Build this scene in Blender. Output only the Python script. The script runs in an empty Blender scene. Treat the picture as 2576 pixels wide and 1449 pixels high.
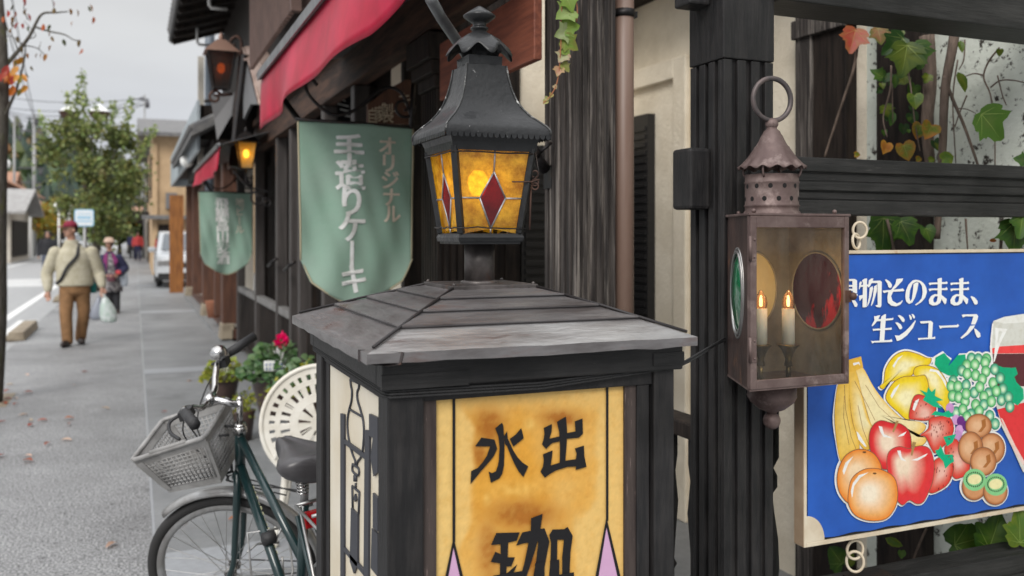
import bpy, bmesh, math, random
from mathutils import Vector, Matrix, noise as mnoise
from mathutils.geometry import tessellate_polygon
R = math.radians
rnd = random.Random(7)
SC = bpy.context.scene
COL = SC.collection

# ------------------------------------------------------------------ camera
TH = R(22.85)
CA, SA = math.cos(TH), math.sin(TH)
FPX, CXP, HZ, EYE = 2250.0, 1288.0, 590.0, 1.52
cam_d = bpy.data.cameras.new('camera')
cam_d.sensor_width = 36.0
cam_d.lens = FPX / 2576 * 36
cam_d.shift_y = -(724.5 - HZ) / 2576
cam_d.clip_start = 0.05
cam_d.clip_end = 3000
cam_d.dof.use_dof = True
cam_d.dof.focus_distance = 1.95
cam_d.dof.aperture_fstop = 3.8
cam_d.dof.aperture_blades = 0
cam = bpy.data.objects.new('camera', cam_d)
cam.location = (0, 0, EYE)
cam.rotation_euler = (R(90), 0, -TH)
COL.objects.link(cam)
SC.camera = cam

# ------------------------------------------------------------------ world, sun, exposure
SUN_EL, SUN_AZ = R(38), R(217)          # sun behind cloud, behind and left of the camera
w = bpy.data.worlds.new('World')
SC.world = w
w.use_nodes = True
nt = w.node_tree
nt.nodes.clear()
wo = nt.nodes.new('ShaderNodeOutputWorld')
bg = nt.nodes.new('ShaderNodeBackground')
sky = nt.nodes.new('ShaderNodeTexSky')
sky.sky_type = 'NISHITA'
sky.sun_disc = False
sky.sun_elevation = SUN_EL
sky.sun_rotation = SUN_AZ
sky.dust_density = 6
hs = nt.nodes.new('ShaderNodeHueSaturation')
hs.inputs['Saturation'].default_value = 0.25
nt.links.new(sky.outputs[0], hs.inputs['Color'])
geo = nt.nodes.new('ShaderNodeTexCoord')
sep = nt.nodes.new('ShaderNodeSeparateXYZ')
nt.links.new(geo.outputs['Generated'], sep.inputs[0])
rmp = nt.nodes.new('ShaderNodeValToRGB')       # overcast: brighter overhead than at the horizon
rmp.color_ramp.elements[0].position = 0.0
rmp.color_ramp.elements[0].color = (5.6, 5.85, 6.3, 1)
rmp.color_ramp.elements[1].position = 1.0
rmp.color_ramp.elements[1].color = (17.5, 17.7, 18.1, 1)
for pos, c in ((0.10, (5.4, 5.6, 6.0)), (0.2, (5.4, 5.5, 5.6)), (0.32, (5.6, 5.6, 5.6))):
    e = rmp.color_ramp.elements.new(pos)
    e.color = (*c, 1)
nt.links.new(sep.outputs['Z'], rmp.inputs[0])
nz = nt.nodes.new('ShaderNodeTexNoise')
nz.inputs['Scale'].default_value = 2.6
nz.inputs['Detail'].default_value = 5
nmap = nt.nodes.new('ShaderNodeMapping')
nmap.inputs['Scale'].default_value = (1, 1, 3.2)
nt.links.new(geo.outputs['Generated'], nmap.inputs[0])
nt.links.new(nmap.outputs[0], nz.inputs['Vector'])
nr = nt.nodes.new('ShaderNodeMapRange')
nr.inputs['From Min'].default_value = 0.3
nr.inputs['From Max'].default_value = 0.7
nr.inputs['To Min'].default_value = 0.88
nr.inputs['To Max'].default_value = 1.1
nt.links.new(nz.outputs[0], nr.inputs['Value'])
mul = nt.nodes.new('ShaderNodeMix')
mul.data_type = 'RGBA'
mul.blend_type = 'MULTIPLY'
mul.inputs['Factor'].default_value = 1
nt.links.new(rmp.outputs[0], mul.inputs[6])
nt.links.new(nr.outputs[0], mul.inputs[7])
mx = nt.nodes.new('ShaderNodeMix')
mx.data_type = 'RGBA'
mx.inputs['Factor'].default_value = 0.93
nt.links.new(hs.outputs[0], mx.inputs[6])
nt.links.new(mul.outputs[2], mx.inputs[7])
nt.links.new(mx.outputs[2], bg.inputs['Color'])
bg.inputs['Strength'].default_value = 0.10
nt.links.new(bg.outputs[0], wo.inputs['Surface'])

sun_d = bpy.data.lights.new('sun', 'SUN')
sun_d.energy = 1.5
sun_d.angle = R(25)
sun_d.color = (1.0, 0.965, 0.91)
sun = bpy.data.objects.new('sun', sun_d)
sun.rotation_euler = (R(90) - SUN_EL, 0, R(180) - SUN_AZ)
COL.objects.link(sun)
SC.view_settings.view_transform = 'Standard'
SC.view_settings.look = 'None'
SC.view_settings.exposure = 0.38
SC.view_settings.gamma = 1
SC.cycles.max_bounces = 8
SC.cycles.transparent_max_bounces = 12
SC.cycles.use_denoising = True
SC.cycles.sample_clamp_indirect = 6

# ------------------------------------------------------------------ from the photo's pixels to places
def ray(px):
    u = (px - CXP) / FPX
    return SA + CA * u, CA - SA * u
def at_depth(px, py, D):
    a, b = ray(px)
    return Vector((a * D, b * D, EYE + D * (HZ - py) / FPX))
def on_y(px, py, Y):
    a, b = ray(px)
    return at_depth(px, py, Y / b)
def on_x(px, py, X):
    a, b = ray(px)
    return at_depth(px, py, X / a)
def on_z(px, py, Z=0.0):
    return at_depth(px, py, (EYE - Z) * FPX / (py - HZ))

# ------------------------------------------------------------------ materials
def new_mat(name):
    m = bpy.data.materials.new(name)
    m.use_nodes = True
    return m, m.node_tree, m.node_tree.nodes['Principled BSDF']

def mat(name, col, rough=0.6, metal=0.0, col2=None, scale=6.0, stretch=(1, 1, 1), lo=0.4, hi=0.6,
        bump=0.0, bscale=40.0, bstretch=None, spec=0.5, attr=None, sss=0.0, trans=0.0, coat=0.0, col3=None, lo3=0.6, hi3=0.7,
        scale3=14.0, rough2=None, emit=None, estr=0.0, detail=6, stain=None):
    m, t, b = new_mat(name)
    L, N = t.links, t.nodes
    b.inputs['Roughness'].default_value = rough
    b.inputs['Metallic'].default_value = metal
    b.inputs['Specular IOR Level'].default_value = spec
    if coat: b.inputs['Coat Weight'].default_value = coat
    tc = N.new('ShaderNodeTexCoord')
    mp = N.new('ShaderNodeMapping')
    mp.inputs['Scale'].default_value = stretch
    L.new(tc.outputs['Object'], mp.inputs[0])
    src = None
    if attr:
        a = N.new('ShaderNodeAttribute')
        a.attribute_name = attr
        src = a.outputs['Color']
    if col2 is not None or rough2 is not None:
        n = N.new('ShaderNodeTexNoise')
        n.inputs['Scale'].default_value = scale
        n.inputs['Detail'].default_value = detail
        n.inputs['Roughness'].default_value = 0.62
        L.new(mp.outputs[0], n.inputs['Vector'])
        r = N.new('ShaderNodeMapRange')
        r.inputs['From Min'].default_value = lo
        r.inputs['From Max'].default_value = hi
        L.new(n.outputs[0], r.inputs['Value'])
        if col2 is not None:
            x = N.new('ShaderNodeMix')
            x.data_type = 'RGBA'
            L.new(r.outputs[0], x.inputs['Factor'])
            if src is not None:
                x.blend_type = 'MULTIPLY'
                L.new(src, x.inputs[6])
            else:
                x.inputs[6].default_value = (*col, 1)
            x.inputs[7].default_value = (*col2, 1)
            src = x.outputs[2]
        if rough2 is not None:
            rr = N.new('ShaderNodeMapRange')
            rr.inputs['To Min'].default_value = rough
            rr.inputs['To Max'].default_value = rough2
            L.new(r.outputs[0], rr.inputs['Value'])
            L.new(rr.outputs[0], b.inputs['Roughness'])
    if col3 is not None:
        n3 = N.new('ShaderNodeTexNoise')
        n3.inputs['Scale'].default_value = scale3
        n3.inputs['Detail'].default_value = 8
        n3.inputs['Roughness'].default_value = 0.7
        L.new(mp.outputs[0], n3.inputs['Vector'])
        r3 = N.new('ShaderNodeMapRange')
        r3.inputs['From Min'].default_value = lo3
        r3.inputs['From Max'].default_value = hi3
        L.new(n3.outputs[0], r3.inputs['Value'])
        x3 = N.new('ShaderNodeMix')
        x3.data_type = 'RGBA'
        L.new(r3.outputs[0], x3.inputs['Factor'])
        if src is None: x3.inputs[6].default_value = (*col, 1)
        else: L.new(src, x3.inputs[6])
        x3.inputs[7].default_value = (*col3, 1)
        src = x3.outputs[2]
    if stain:                      # broad dirt and wear
        ns = N.new('ShaderNodeTexNoise'); ns.inputs['Scale'].default_value = stain[0]; ns.inputs['Detail'].default_value = 7; ns.inputs['Roughness'].default_value = 0.65
        L.new(tc.outputs['Object'], ns.inputs['Vector'])
        rs = N.new('ShaderNodeMapRange'); rs.inputs['From Min'].default_value = 0.35; rs.inputs['From Max'].default_value = 0.65
        rs.inputs['To Min'].default_value = 1 - stain[1]; rs.inputs['To Max'].default_value = 1 + stain[1] * .5
        L.new(ns.outputs[0], rs.inputs['Value'])
        xs = N.new('ShaderNodeMix'); xs.data_type = 'RGBA'; xs.blend_type = 'MULTIPLY'; xs.inputs['Factor'].default_value = 1
        if src is None: xs.inputs[6].default_value = (*col, 1)
        else: L.new(src, xs.inputs[6])
        L.new(rs.outputs[0], xs.inputs[7]); src = xs.outputs[2]
    if src is None: b.inputs['Base Color'].default_value = (*col, 1)
    else: L.new(src, b.inputs['Base Color'])
    if bump:
        n2 = N.new('ShaderNodeTexNoise')
        n2.inputs['Scale'].default_value = bscale
        n2.inputs['Detail'].default_value = 5
        mp2 = N.new('ShaderNodeMapping')
        mp2.inputs['Scale'].default_value = bstretch or stretch
        L.new(tc.outputs['Object'], mp2.inputs[0])
        L.new(mp2.outputs[0], n2.inputs['Vector'])
        bp = N.new('ShaderNodeBump')
        bp.inputs['Strength'].default_value = min(1.0, bump)
        bp.inputs['Distance'].default_value = 0.004
        L.new(n2.outputs[0], bp.inputs['Height'])
        L.new(bp.outputs[0], b.inputs['Normal'])
    if sss:
        b.inputs['Subsurface Weight'].default_value = sss
        b.inputs['Subsurface Radius'].default_value = (0.01, 0.006, 0.004)
    if trans: b.inputs['Transmission Weight'].default_value = trans
    if emit:
        b.inputs['Emission Color'].default_value = (*emit, 1)
        b.inputs['Emission Strength'].default_value = estr
    return m

def leafy(name, col=(0.07, 0.12, 0.03), attr=None, tr=0.35):
    """leaf: diffuse plus light passing through"""
    m, t, b = new_mat(name)
    L, N = t.links, t.nodes
    tl = N.new('ShaderNodeBsdfTranslucent')
    mixs = N.new('ShaderNodeMixShader')
    mixs.inputs[0].default_value = tr
    out = N['Material Output']
    b.inputs['Roughness'].default_value = 0.5
    if attr:
        a = N.new('ShaderNodeAttribute'); a.attribute_name = attr
        L.new(a.outputs['Color'], b.inputs['Base Color']); L.new(a.outputs['Color'], tl.inputs['Color'])
    else:
        b.inputs['Base Color'].default_value = (*col, 1)
        tl.inputs['Color'].default_value = (*col, 1)
    L.new(b.outputs[0], mixs.inputs[1]); L.new(tl.outputs[0], mixs.inputs[2])
    L.new(mixs.outputs[0], out.inputs['Surface'])
    return m

def stained_glass(name, col, col2, scale=18.0, thru=0.3, rough=0.12):
    """cathedral glass: scatters the light behind it, lets some straight through, shines"""
    m, t, b = new_mat(name)
    L, N = t.links, t.nodes
    N.remove(b)
    tc = N.new('ShaderNodeTexCoord')
    n = N.new('ShaderNodeTexNoise'); n.inputs['Scale'].default_value = scale; n.inputs['Detail'].default_value = 9
    n.inputs['Roughness'].default_value = 0.7
    L.new(tc.outputs['Object'], n.inputs['Vector'])
    r = N.new('ShaderNodeMapRange'); r.inputs['From Min'].default_value = 0.36; r.inputs['From Max'].default_value = 0.64
    L.new(n.outputs[0], r.inputs['Value'])
    x = N.new('ShaderNodeMix'); x.data_type = 'RGBA'
    x.inputs[6].default_value = (*col, 1); x.inputs[7].default_value = (*col2, 1)
    L.new(r.outputs[0], x.inputs['Factor'])
    tl = N.new('ShaderNodeBsdfTranslucent'); L.new(x.outputs[2], tl.inputs['Color'])
    df = N.new('ShaderNodeBsdfDiffuse'); L.new(x.outputs[2], df.inputs['Color'])
    tp = N.new('ShaderNodeBsdfTransparent'); L.new(x.outputs[2], tp.inputs['Color'])
    gl = N.new('ShaderNodeBsdfGlossy'); gl.inputs['Roughness'].default_value = rough
    m1 = N.new('ShaderNodeMixShader'); m1.inputs[0].default_value = 0.42
    L.new(tl.outputs[0], m1.inputs[1]); L.new(df.outputs[0], m1.inputs[2])
    m2 = N.new('ShaderNodeMixShader'); m2.inputs[0].default_value = thru
    L.new(m1.outputs[0], m2.inputs[1]); L.new(tp.outputs[0], m2.inputs[2])
    m3 = N.new('ShaderNodeMixShader'); m3.inputs[0].default_value = 0.06
    L.new(m2.outputs[0], m3.inputs[1]); L.new(gl.outputs[0], m3.inputs[2])
    n2 = N.new('ShaderNodeTexNoise'); n2.inputs['Scale'].default_value = 60
    L.new(tc.outputs['Object'], n2.inputs['Vector'])
    bp = N.new('ShaderNodeBump'); bp.inputs['Strength'].default_value = 0.35; bp.inputs['Distance'].default_value = 0.003
    L.new(n2.outputs[0], bp.inputs['Height']); L.new(bp.outputs[0], gl.inputs['Normal'])
    L.new(m3.outputs[0], N['Material Output'].inputs['Surface'])
    return m

def clear_glass(name, tint=(0.9, 0.88, 0.8), dirt=0.055, dirtcol=(0.30, 0.28, 0.24)):
    m, t, b = new_mat(name)
    L, N = t.links, t.nodes
    N.remove(b)
    tc = N.new('ShaderNodeTexCoord')
    mp = N.new('ShaderNodeMapping'); mp.inputs['Scale'].default_value = (1, 1, 0.25)
    L.new(tc.outputs['Object'], mp.inputs[0])
    n = N.new('ShaderNodeTexNoise'); n.inputs['Scale'].default_value = 26; n.inputs['Detail'].default_value = 8
    n.inputs['Roughness'].default_value = 0.7
    L.new(mp.outputs[0], n.inputs['Vector'])
    r = N.new('ShaderNodeMapRange'); r.inputs['From Min'].default_value = 0.38; r.inputs['From Max'].default_value = 0.72
    r.inputs['To Min'].default_value = dirt * 0.5; r.inputs['To Max'].default_value = dirt * 2.6
    L.new(n.outputs[0], r.inputs['Value'])
    tp = N.new('ShaderNodeBsdfTransparent'); tp.inputs['Color'].default_value = (*tint, 1)
    df = N.new('ShaderNodeBsdfDiffuse'); df.inputs['Color'].default_value = (*dirtcol, 1)
    gl = N.new('ShaderNodeBsdfGlossy'); gl.inputs['Roughness'].default_value = 0.04
    fr = N.new('ShaderNodeFresnel'); fr.inputs['IOR'].default_value = 1.4
    a = N.new('ShaderNodeMixShader'); L.new(r.outputs[0], a.inputs[0]); L.new(tp.outputs[0], a.inputs[1]); L.new(df.outputs[0], a.inputs[2])
    c = N.new('ShaderNodeMixShader'); L.new(fr.outputs[0], c.inputs[0]); L.new(a.outputs[0], c.inputs[1]); L.new(gl.outputs[0], c.inputs[2])
    L.new(c.outputs[0], N['Material Output'].inputs['Surface'])
    return m

def emis(name, col, s):
    m, t, b = new_mat(name)
    b.inputs['Base Color'].default_value = (*col, 1)
    b.inputs['Emission Color'].default_value = (*col, 1)
    b.inputs['Emission Strength'].default_value = s
    return m

V3 = Vector
MT = dict(
    black_paint=mat('black_painted_wood', (0.014, 0.0135, 0.0142), 0.5, stain=(5, .45), spec=0.3, col2=(0.026, 0.024, 0.024), scale=9, stretch=(6, 6, 0.7), bump=0.35, bscale=60, bstretch=(3, 3, 0.25), col3=(0.20, 0.18, 0.165), lo3=0.70, hi3=0.76, scale3=24, rough2=0.62),
    black_paint_h=mat('black_painted_rail', (0.014, 0.0138, 0.014), 0.5, stain=(4, .45), spec=0.3, col2=(0.026, 0.025, 0.025), scale=8, stretch=(0.7, 6, 6), bump=0.45, bscale=55, bstretch=(0.25, 3, 3), col3=(0.085, 0.08, 0.075), lo3=0.62, hi3=0.8, scale3=22),
    dark_wood=mat('dark_stained_wood', (0.011, 0.0085, 0.0078), 0.65, spec=0.2, col2=(0.030, 0.022, 0.018), scale=7, stretch=(5, 5, 0.5), bump=0.4, bscale=40, bstretch=(3, 3, 0.3)),
    weathered=mat('weathered_wood', (0.030, 0.026, 0.025), 0.75, spec=0.2, col2=(0.11, 0.095, 0.086), scale=7, stretch=(9, 9, 0.35), lo=0.42, hi=0.72, bump=0.8, bscale=30, bstretch=(6, 6, 0.3), col3=(0.36, 0.32, 0.285), lo3=0.52, hi3=0.74, scale3=5),
    brown_wood=mat('brown_wood', (0.11, 0.045, 0.025), 0.6, col2=(0.06, 0.024, 0.014), scale=6, stretch=(5, 5, 0.5), bump=0.3),
    red_wood=mat('reddish_board', (0.24, 0.075, 0.042), 0.55, col2=(0.15, 0.045, 0.027), scale=7, stretch=(6, 0.6, 6), bump=0.3, bstretch=(5, .4, 5)),
    orange_wood=mat('amber_wood', (0.33, 0.13, 0.03), 0.5, col2=(0.17, 0.06, 0.015), scale=5, stretch=(5, 5, 0.5), bump=0.3),
    soffit=mat('soffit_boards', (0.085, 0.047, 0.032), 0.7, spec=0.2, col2=(0.03, 0.019, 0.015), scale=5, stretch=(5, 0.5, 5), bump=0.3),
    cream=mat('cream_stucco', (0.80, 0.72, 0.585), 0.9, spec=0.2, col2=(0.70, 0.62, 0.49), scale=4, bump=1.0, bscale=55, col3=(0.26, 0.21, 0.14), lo3=0.69, hi3=0.78, scale3=9),
    spotted=mat('mould_spotted_plaster', (0.66, 0.69, 0.62), 0.9, spec=0.2, col2=(0.56, 0.59, 0.52), scale=3, bump=0.7, bscale=60, col3=(0.05, 0.042, 0.036), lo3=0.56, hi3=0.62, scale3=27),
    white_wall=mat('pale_plaster', (0.56, 0.52, 0.45), 0.9, col2=(0.48, 0.44, 0.38), scale=3, bump=0.4),
    tan_wall=mat('tan_plaster', (0.50, 0.35, 0.21), 0.9, col2=(0.42, 0.29, 0.17), scale=2, bump=0.3),
    tile=mat('roof_tile', (0.10, 0.10, 0.105), 0.6, col2=(0.16, 0.155, 0.15), scale=8, bump=0.5, bscale=20),
    pale_roof=mat('pale_grey_roof', (0.34, 0.335, 0.33), 0.7, col2=(0.26, 0.25, 0.245), scale=3),
    tile_brown=mat('rust_metal_roof', (0.36, 0.19, 0.12), 0.7, col2=(0.30, 0.15, 0.09), scale=2),
    iron=mat('wrought_iron', (0.025, 0.023, 0.024), 0.45, 0.6, col2=(0.06, 0.04, 0.03), scale=30, lo=0.5, hi=0.75, bump=0.3, bscale=90),
    rust_iron=mat('rusty_brown_iron', (0.10, 0.05, 0.035), 0.6, 0.4, col2=(0.05, 0.03, 0.025), scale=20, bump=0.3),
    lamp_iron=mat('old_black_lamp_iron', (0.011, 0.0115, 0.0125), 0.36, 0.1, spec=0.35, coat=.12, col2=(0.024, 0.025, 0.027), scale=11, lo=0.42, hi=0.75, bump=0.55, bscale=70, col3=(0.36, 0.36, 0.36), lo3=0.665, hi3=0.73, scale3=48, rough2=0.6),
    chipped_iron=mat('chipped_iron_edge', (0.02, 0.021, 0.022), 0.4, 0.1, col2=(0.05, 0.05, 0.05), scale=20, col3=(0.50, 0.50, 0.49), lo3=0.55, hi3=0.62, scale3=60),
    pole_iron=mat('stained_lamp_pole', (0.055, 0.048, 0.046), 0.45, 0.5, col2=(0.17, 0.15, 0.145), scale=13, lo=0.42, hi=0.75, col3=(0.16, 0.075, 0.04), lo3=0.58, hi3=0.72, scale3=18, bump=0.3),
    roof_copper=mat('weathered_copper_roof', (0.085, 0.072, 0.070), 0.38, 0.3, stain=(3, .25), col2=(0.25, 0.245, 0.25), scale=6, stretch=(0.7, 2.4, 2.4), lo=0.34, hi=0.74, col3=(0.115, 0.055, 0.042), lo3=0.56, hi3=0.74, scale3=6, bump=0.5, bscale=28, rough2=0.26),
    roof_copper_eave=mat('weathered_copper_eave_sheen', (0.16, 0.145, 0.142), 0.34, 0.35, col2=(0.44, 0.44, 0.44), scale=6, stretch=(0.7, 2.6, 2.6), lo=0.30, hi=0.72, col3=(0.09, 0.05, 0.042), lo3=0.60, hi3=0.72, scale3=9, bump=0.5, bscale=40),  # paler grey paints the sky's sheen onto the weathered bottom course
    roof_copper_side=mat('weathered_copper_roof_side', (0.085, 0.072, 0.070), 0.38, 0.3, stain=(3, .25), col2=(0.25, 0.245, 0.25), scale=6, stretch=(2.4, 0.7, 2.4), lo=0.34, hi=0.74, col3=(0.115, 0.055, 0.042), lo3=0.56, hi3=0.74, scale3=6, bump=0.5, bscale=28, rough2=0.26),
    lantern_copper=mat('brown_patina_copper', (0.17, 0.122, 0.112), 0.55, 0.35, col2=(0.10, 0.064, 0.06), scale=9, lo=0.38, hi=0.62, col3=(0.34, 0.265, 0.245), lo3=0.54, hi3=0.74, scale3=13, bump=0.35, bscale=60),
    lantern_scuffed=mat('scuffed_copper_side', (0.115, 0.072, 0.064), 0.5, 0.55, col2=(0.06, 0.042, 0.04), scale=9, lo=0.38, hi=0.62, col3=(0.42, 0.19, 0.09), lo3=0.56, hi3=0.76, scale3=11, bump=0.35, bscale=60, stretch=(2, 2, 0.7)),
    rusty_white=mat('rust_spotted_white_frame', (0.66, 0.58, 0.45), 0.5, col2=(0.56, 0.46, 0.33), scale=8, col3=(0.42, 0.19, 0.06), lo3=0.63, hi3=0.75, scale3=13, bump=0.2),
    tan_side=mat('tan_frame_side', (0.48, 0.36, 0.25), 0.6, col2=(0.38, 0.27, 0.18), scale=7),
    blue_print=mat('blue_printed_sheet', (0.022, 0.105, 0.46), 0.42, stain=(5, .16), col2=(0.018, 0.085, 0.39), scale=3, bump=0.05, bscale=6, spec=0.25),
    white_print=mat('white_print', (0.80, 0.80, 0.78), 0.45),
    print=mat('colour_print', (1, 1, 1), 0.45, spec=.25, attr='Col', col2=(0.88, 0.86, 0.82), scale=70, lo=.45, hi=.7),
    black_print=mat('black_lettering', (0.014, 0.0135, 0.015), 0.6, spec=.2, bump=0.15, bscale=120),
    lilac=mat('lilac_print', (0.60, 0.36, 0.55), 0.5, col2=(0.55, 0.32, 0.5), scale=6),
    amber_panel=mat('scorched_acrylic_panel', (1, 1, 1), 0.42, spec=.25, attr='Col', col2=(0.93, 0.86, 0.74), scale=60, lo=0.5, hi=0.75, bump=0.06, bscale=40),
    ivory_panel=mat('ivory_acrylic_panel', (0.74, 0.68, 0.56), 0.4, col2=(0.66, 0.58, 0.44), scale=4),
    navy_print=mat('navy_relief_print', (0.03, 0.032, 0.042), 0.5),
    rope=mat('black_cord', (0.02, 0.02, 0.021), 0.8, bump=0.8, bscale=250),
    banner=mat('green_banner_cloth', (0.29, 0.405, 0.335), 0.9, spec=0.1, stain=(9, .06), col2=(0.225, 0.36, 0.28), scale=2.2, lo=0.38, hi=0.68, bump=0.12, bscale=500),
    banner_edge=mat('tan_banner_piping', (0.42, 0.37, 0.25), 0.85),
    banner_white=mat('white_cloth_letters', (0.86, 0.87, 0.87), 0.85, col2=(0.60, 0.60, 0.57), scale=5),
    banner_faded=mat('faded_tan_letters', (0.80, 0.72, 0.60), 0.9, col2=(0.55, 0.47, 0.38), scale=7),
    awning=mat('crimson_awning_cloth', (0.40, 0.003, 0.028), 0.42, spec=0.18, stain=(4, .2), col2=(0.48, 0.006, 0.045), scale=2.5, bump=0.05),
    awning_bar=mat('grey_awning_bar', (0.20, 0.205, 0.21), 0.4, 0.6, col2=(0.13, 0.13, 0.135), scale=9),
    pipe_brown=mat('brown_drainpipe', (0.185, 0.115, 0.088), 0.45, col2=(0.21, 0.14, 0.11), scale=4, stretch=(3, 3, 0.4), bump=0.05),
    pipe_grey=mat('grey_drainpipe', (0.17, 0.20, 0.24), 0.4),
    grey_sheet=mat('grey_sheet_metal', (0.16, 0.16, 0.165), 0.5, 0.3),
    copper_hood=mat('pale_copper_hood', (0.44, 0.33, 0.28), 0.5, 0.3, col2=(0.33, 0.23, 0.19), scale=4),
    pink_roof=mat('dull_copper_lamp_roof', (0.36, 0.22, 0.17), 0.5, 0.4),
    globe=mat('white_globe', (0.8, 0.8, 0.78), 0.35),
    asphalt=mat('wet_grey_asphalt', (0.082, 0.084, 0.088), 0.5, stain=(1.1, .26), col2=(0.45, 0.452, 0.456), scale=85, lo=0.40, hi=0.62, bump=1.0, bscale=150, rough2=0.62, col3=(0.06, 0.06, 0.064), lo3=0.56, hi3=0.66, scale3=38, detail=3),
    paver=mat('grey_granite_paving', (0.200, 0.207, 0.214), 0.48, stain=(1.6, .22), col2=(0.245, 0.250, 0.255), scale=24, bump=0.4, bscale=150, rough2=0.6, col3=(0.15, 0.155, 0.16), lo3=0.55, hi3=0.7, scale3=1.2),
    paver_light=mat('light_granite_band', (0.33, 0.345, 0.365), 0.45, col2=(0.29, 0.30, 0.32), scale=30, bump=0.3, bscale=150),
    road=mat('road_asphalt', (0.30, 0.305, 0.31), 0.45, col2=(0.35, 0.352, 0.355), scale=6, bump=0.4, bscale=120),
    road_paint=mat('white_road_paint', (0.72, 0.72, 0.71), 0.6, col2=(0.55, 0.55, 0.55), scale=14, lo=0.5, hi=0.7),
    kerbstone=mat('kerb_concrete', (0.32, 0.27, 0.20), 0.8, col2=(0.22, 0.18, 0.13), scale=6, bump=0.5),
    earth=mat('ground_earth', (0.10, 0.095, 0.085), 0.95, col2=(0.13, 0.12, 0.1), scale=0.6),
    white_iron=mat('white_cast_metal', (0.80, 0.77, 0.70), 0.4, col2=(0.68, 0.64, 0.56), scale=6, bump=0.2),
    tyre=mat('black_tyre', (0.026, 0.025, 0.025), 0.7, bump=0.5, bscale=180),
    alu=mat('dull_aluminium', (0.48, 0.48, 0.48), 0.38, 0.85, col2=(0.36, 0.35, 0.34), scale=12),
    chrome=mat('worn_chrome', (0.62, 0.62, 0.63), 0.2, 1.0, col2=(0.46, 0.44, 0.42), scale=14),
    bike_green=mat('dark_green_bike_paint', (0.007, 0.026, 0.028), 0.28, coat=0.5),
    bike_grey=mat('grey_plastic_basket', (0.33, 0.325, 0.32), 0.5, col2=(0.22, 0.215, 0.21), scale=10),
    bike_black=mat('black_rubber_grip', (0.022, 0.022, 0.024), 0.6, bump=0.4, bscale=200),
    saddle=mat('worn_grey_saddle', (0.07, 0.067, 0.072), 0.36, col2=(0.05, 0.047, 0.05), scale=10),
    decal_cream=mat('cream_frame_decal', (0.55, 0.55, 0.33), 0.5),
    red_lens=mat('red_reflector', (0.45, 0.01, 0.015), 0.15, coat=0.6),
    pot=mat('dark_brown_pot', (0.065, 0.037, 0.030), 0.4, col2=(0.045, 0.028, 0.023), scale=5, coat=0.2),
    terracotta=mat('terracotta_pot', (0.34, 0.14, 0.08), 0.8),
    bark=mat('grey_brown_bark', (0.060, 0.052, 0.040), 0.9, col2=(0.11, 0.10, 0.085), scale=14, stretch=(3, 3, 0.7), bump=1.0, bscale=30, col3=(0.10, 0.105, 0.025), lo3=0.56, hi3=0.7, scale3=5),
    vine_wood=mat('vine_wood', (0.16, 0.115, 0.09), 0.85, col2=(0.095, 0.068, 0.052), scale=20, stretch=(3, 3, .6), bump=0.8, bscale=60),
    twig=mat('dark_twig', (0.05, 0.036, 0.028), 0.85),
    skin=mat('skin', (0.43, 0.235, 0.165), 0.5),
    hair=mat('black_hair', (0.015, 0.013, 0.012), 0.5),
    jacket=mat('cream_fleece', (0.50, 0.465, 0.36), 0.95, col2=(0.42, 0.385, 0.28), scale=14, bump=1.0, bscale=45),
    trousers=mat('tan_trousers', (0.255, 0.135, 0.058), 0.85, col2=(0.19, 0.10, 0.042), scale=9, bump=0.6, bscale=12),
    shoe=mat('dark_leather', (0.022, 0.014, 0.012), 0.4),
    cap=mat('maroon_cap_cloth', (0.20, 0.012, 0.035), 0.85),
    strap=mat('black_strap', (0.02, 0.02, 0.022), 0.7),
    plastic=mat('white_plastic_bag', (0.62, 0.66, 0.66), 0.35, col2=(0.42, 0.52, 0.47), scale=16, bump=0.8, bscale=14),
    plastic_grey=mat('grey_plastic_bag', (0.26, 0.28, 0.33), 0.35, bump=0.8, bscale=14),
    teal=mat('teal_bag', (0.008, 0.20, 0.19), 0.5),
    navy=mat('navy_jacket', (0.016, 0.017, 0.055), 0.8),
    purple=mat('purple_lining', (0.19, 0.02, 0.12), 0.8),
    tunic=mat('patterned_grey_tunic', (0.33, 0.31, 0.31), 0.9, col2=(0.05, 0.045, 0.055), scale=26, lo=0.45, hi=0.55),
    black_cloth=mat('black_cloth', (0.016, 0.016, 0.02), 0.85),
    hat=mat('beige_hat', (0.52, 0.37, 0.29), 0.9),
    white_paint=mat('white_car_paint', (0.70, 0.72, 0.74), 0.25, coat=0.6),
    car_glass=mat('dark_car_glass', (0.10, 0.12, 0.14), 0.06, coat=0.8),
    black_plastic=mat('black_car_plastic', (0.02, 0.02, 0.02), 0.6),
    sign_blue=mat('pale_blue_sign', (0.25, 0.52, 0.72), 0.45),
    sign_white=mat('white_sign', (0.72, 0.76, 0.79), 0.45),
    grey_post=mat('grey_steel_post', (0.30, 0.30, 0.30), 0.45, 0.3),
    white_post=mat('white_column', (0.62, 0.61, 0.59), 0.7),
    hill=mat('forested_hill', (0.035, 0.065, 0.036), 0.95, col2=(0.085, 0.125, 0.06), scale=0.16, lo=0.4, hi=0.6, col3=(0.20, 0.12, 0.045), lo3=0.60, hi3=0.72, scale3=0.05, bump=1.0, bscale=0.4),
    leaf=leafy('leaf_colours', attr='Col', tr=.3),
    petal=leafy('pink_petal', (0.80, 0.0, 0.13), tr=0.2),
    amber=stained_glass('amber_stained_glass', (0.95, 0.60, 0.045), (0.46, 0.21, 0.005), 34, thru=0.12),
    ruby=stained_glass('ruby_stained_glass', (0.20, 0.004, 0.010), (0.09, 0.002, 0.007), 14, thru=0.25),
    green_lens=mat('green_glass_lens', (0.0, 0.16, 0.06), 0.08, col2=(0.0, 0.10, 0.04), scale=8, coat=1.0),
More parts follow.
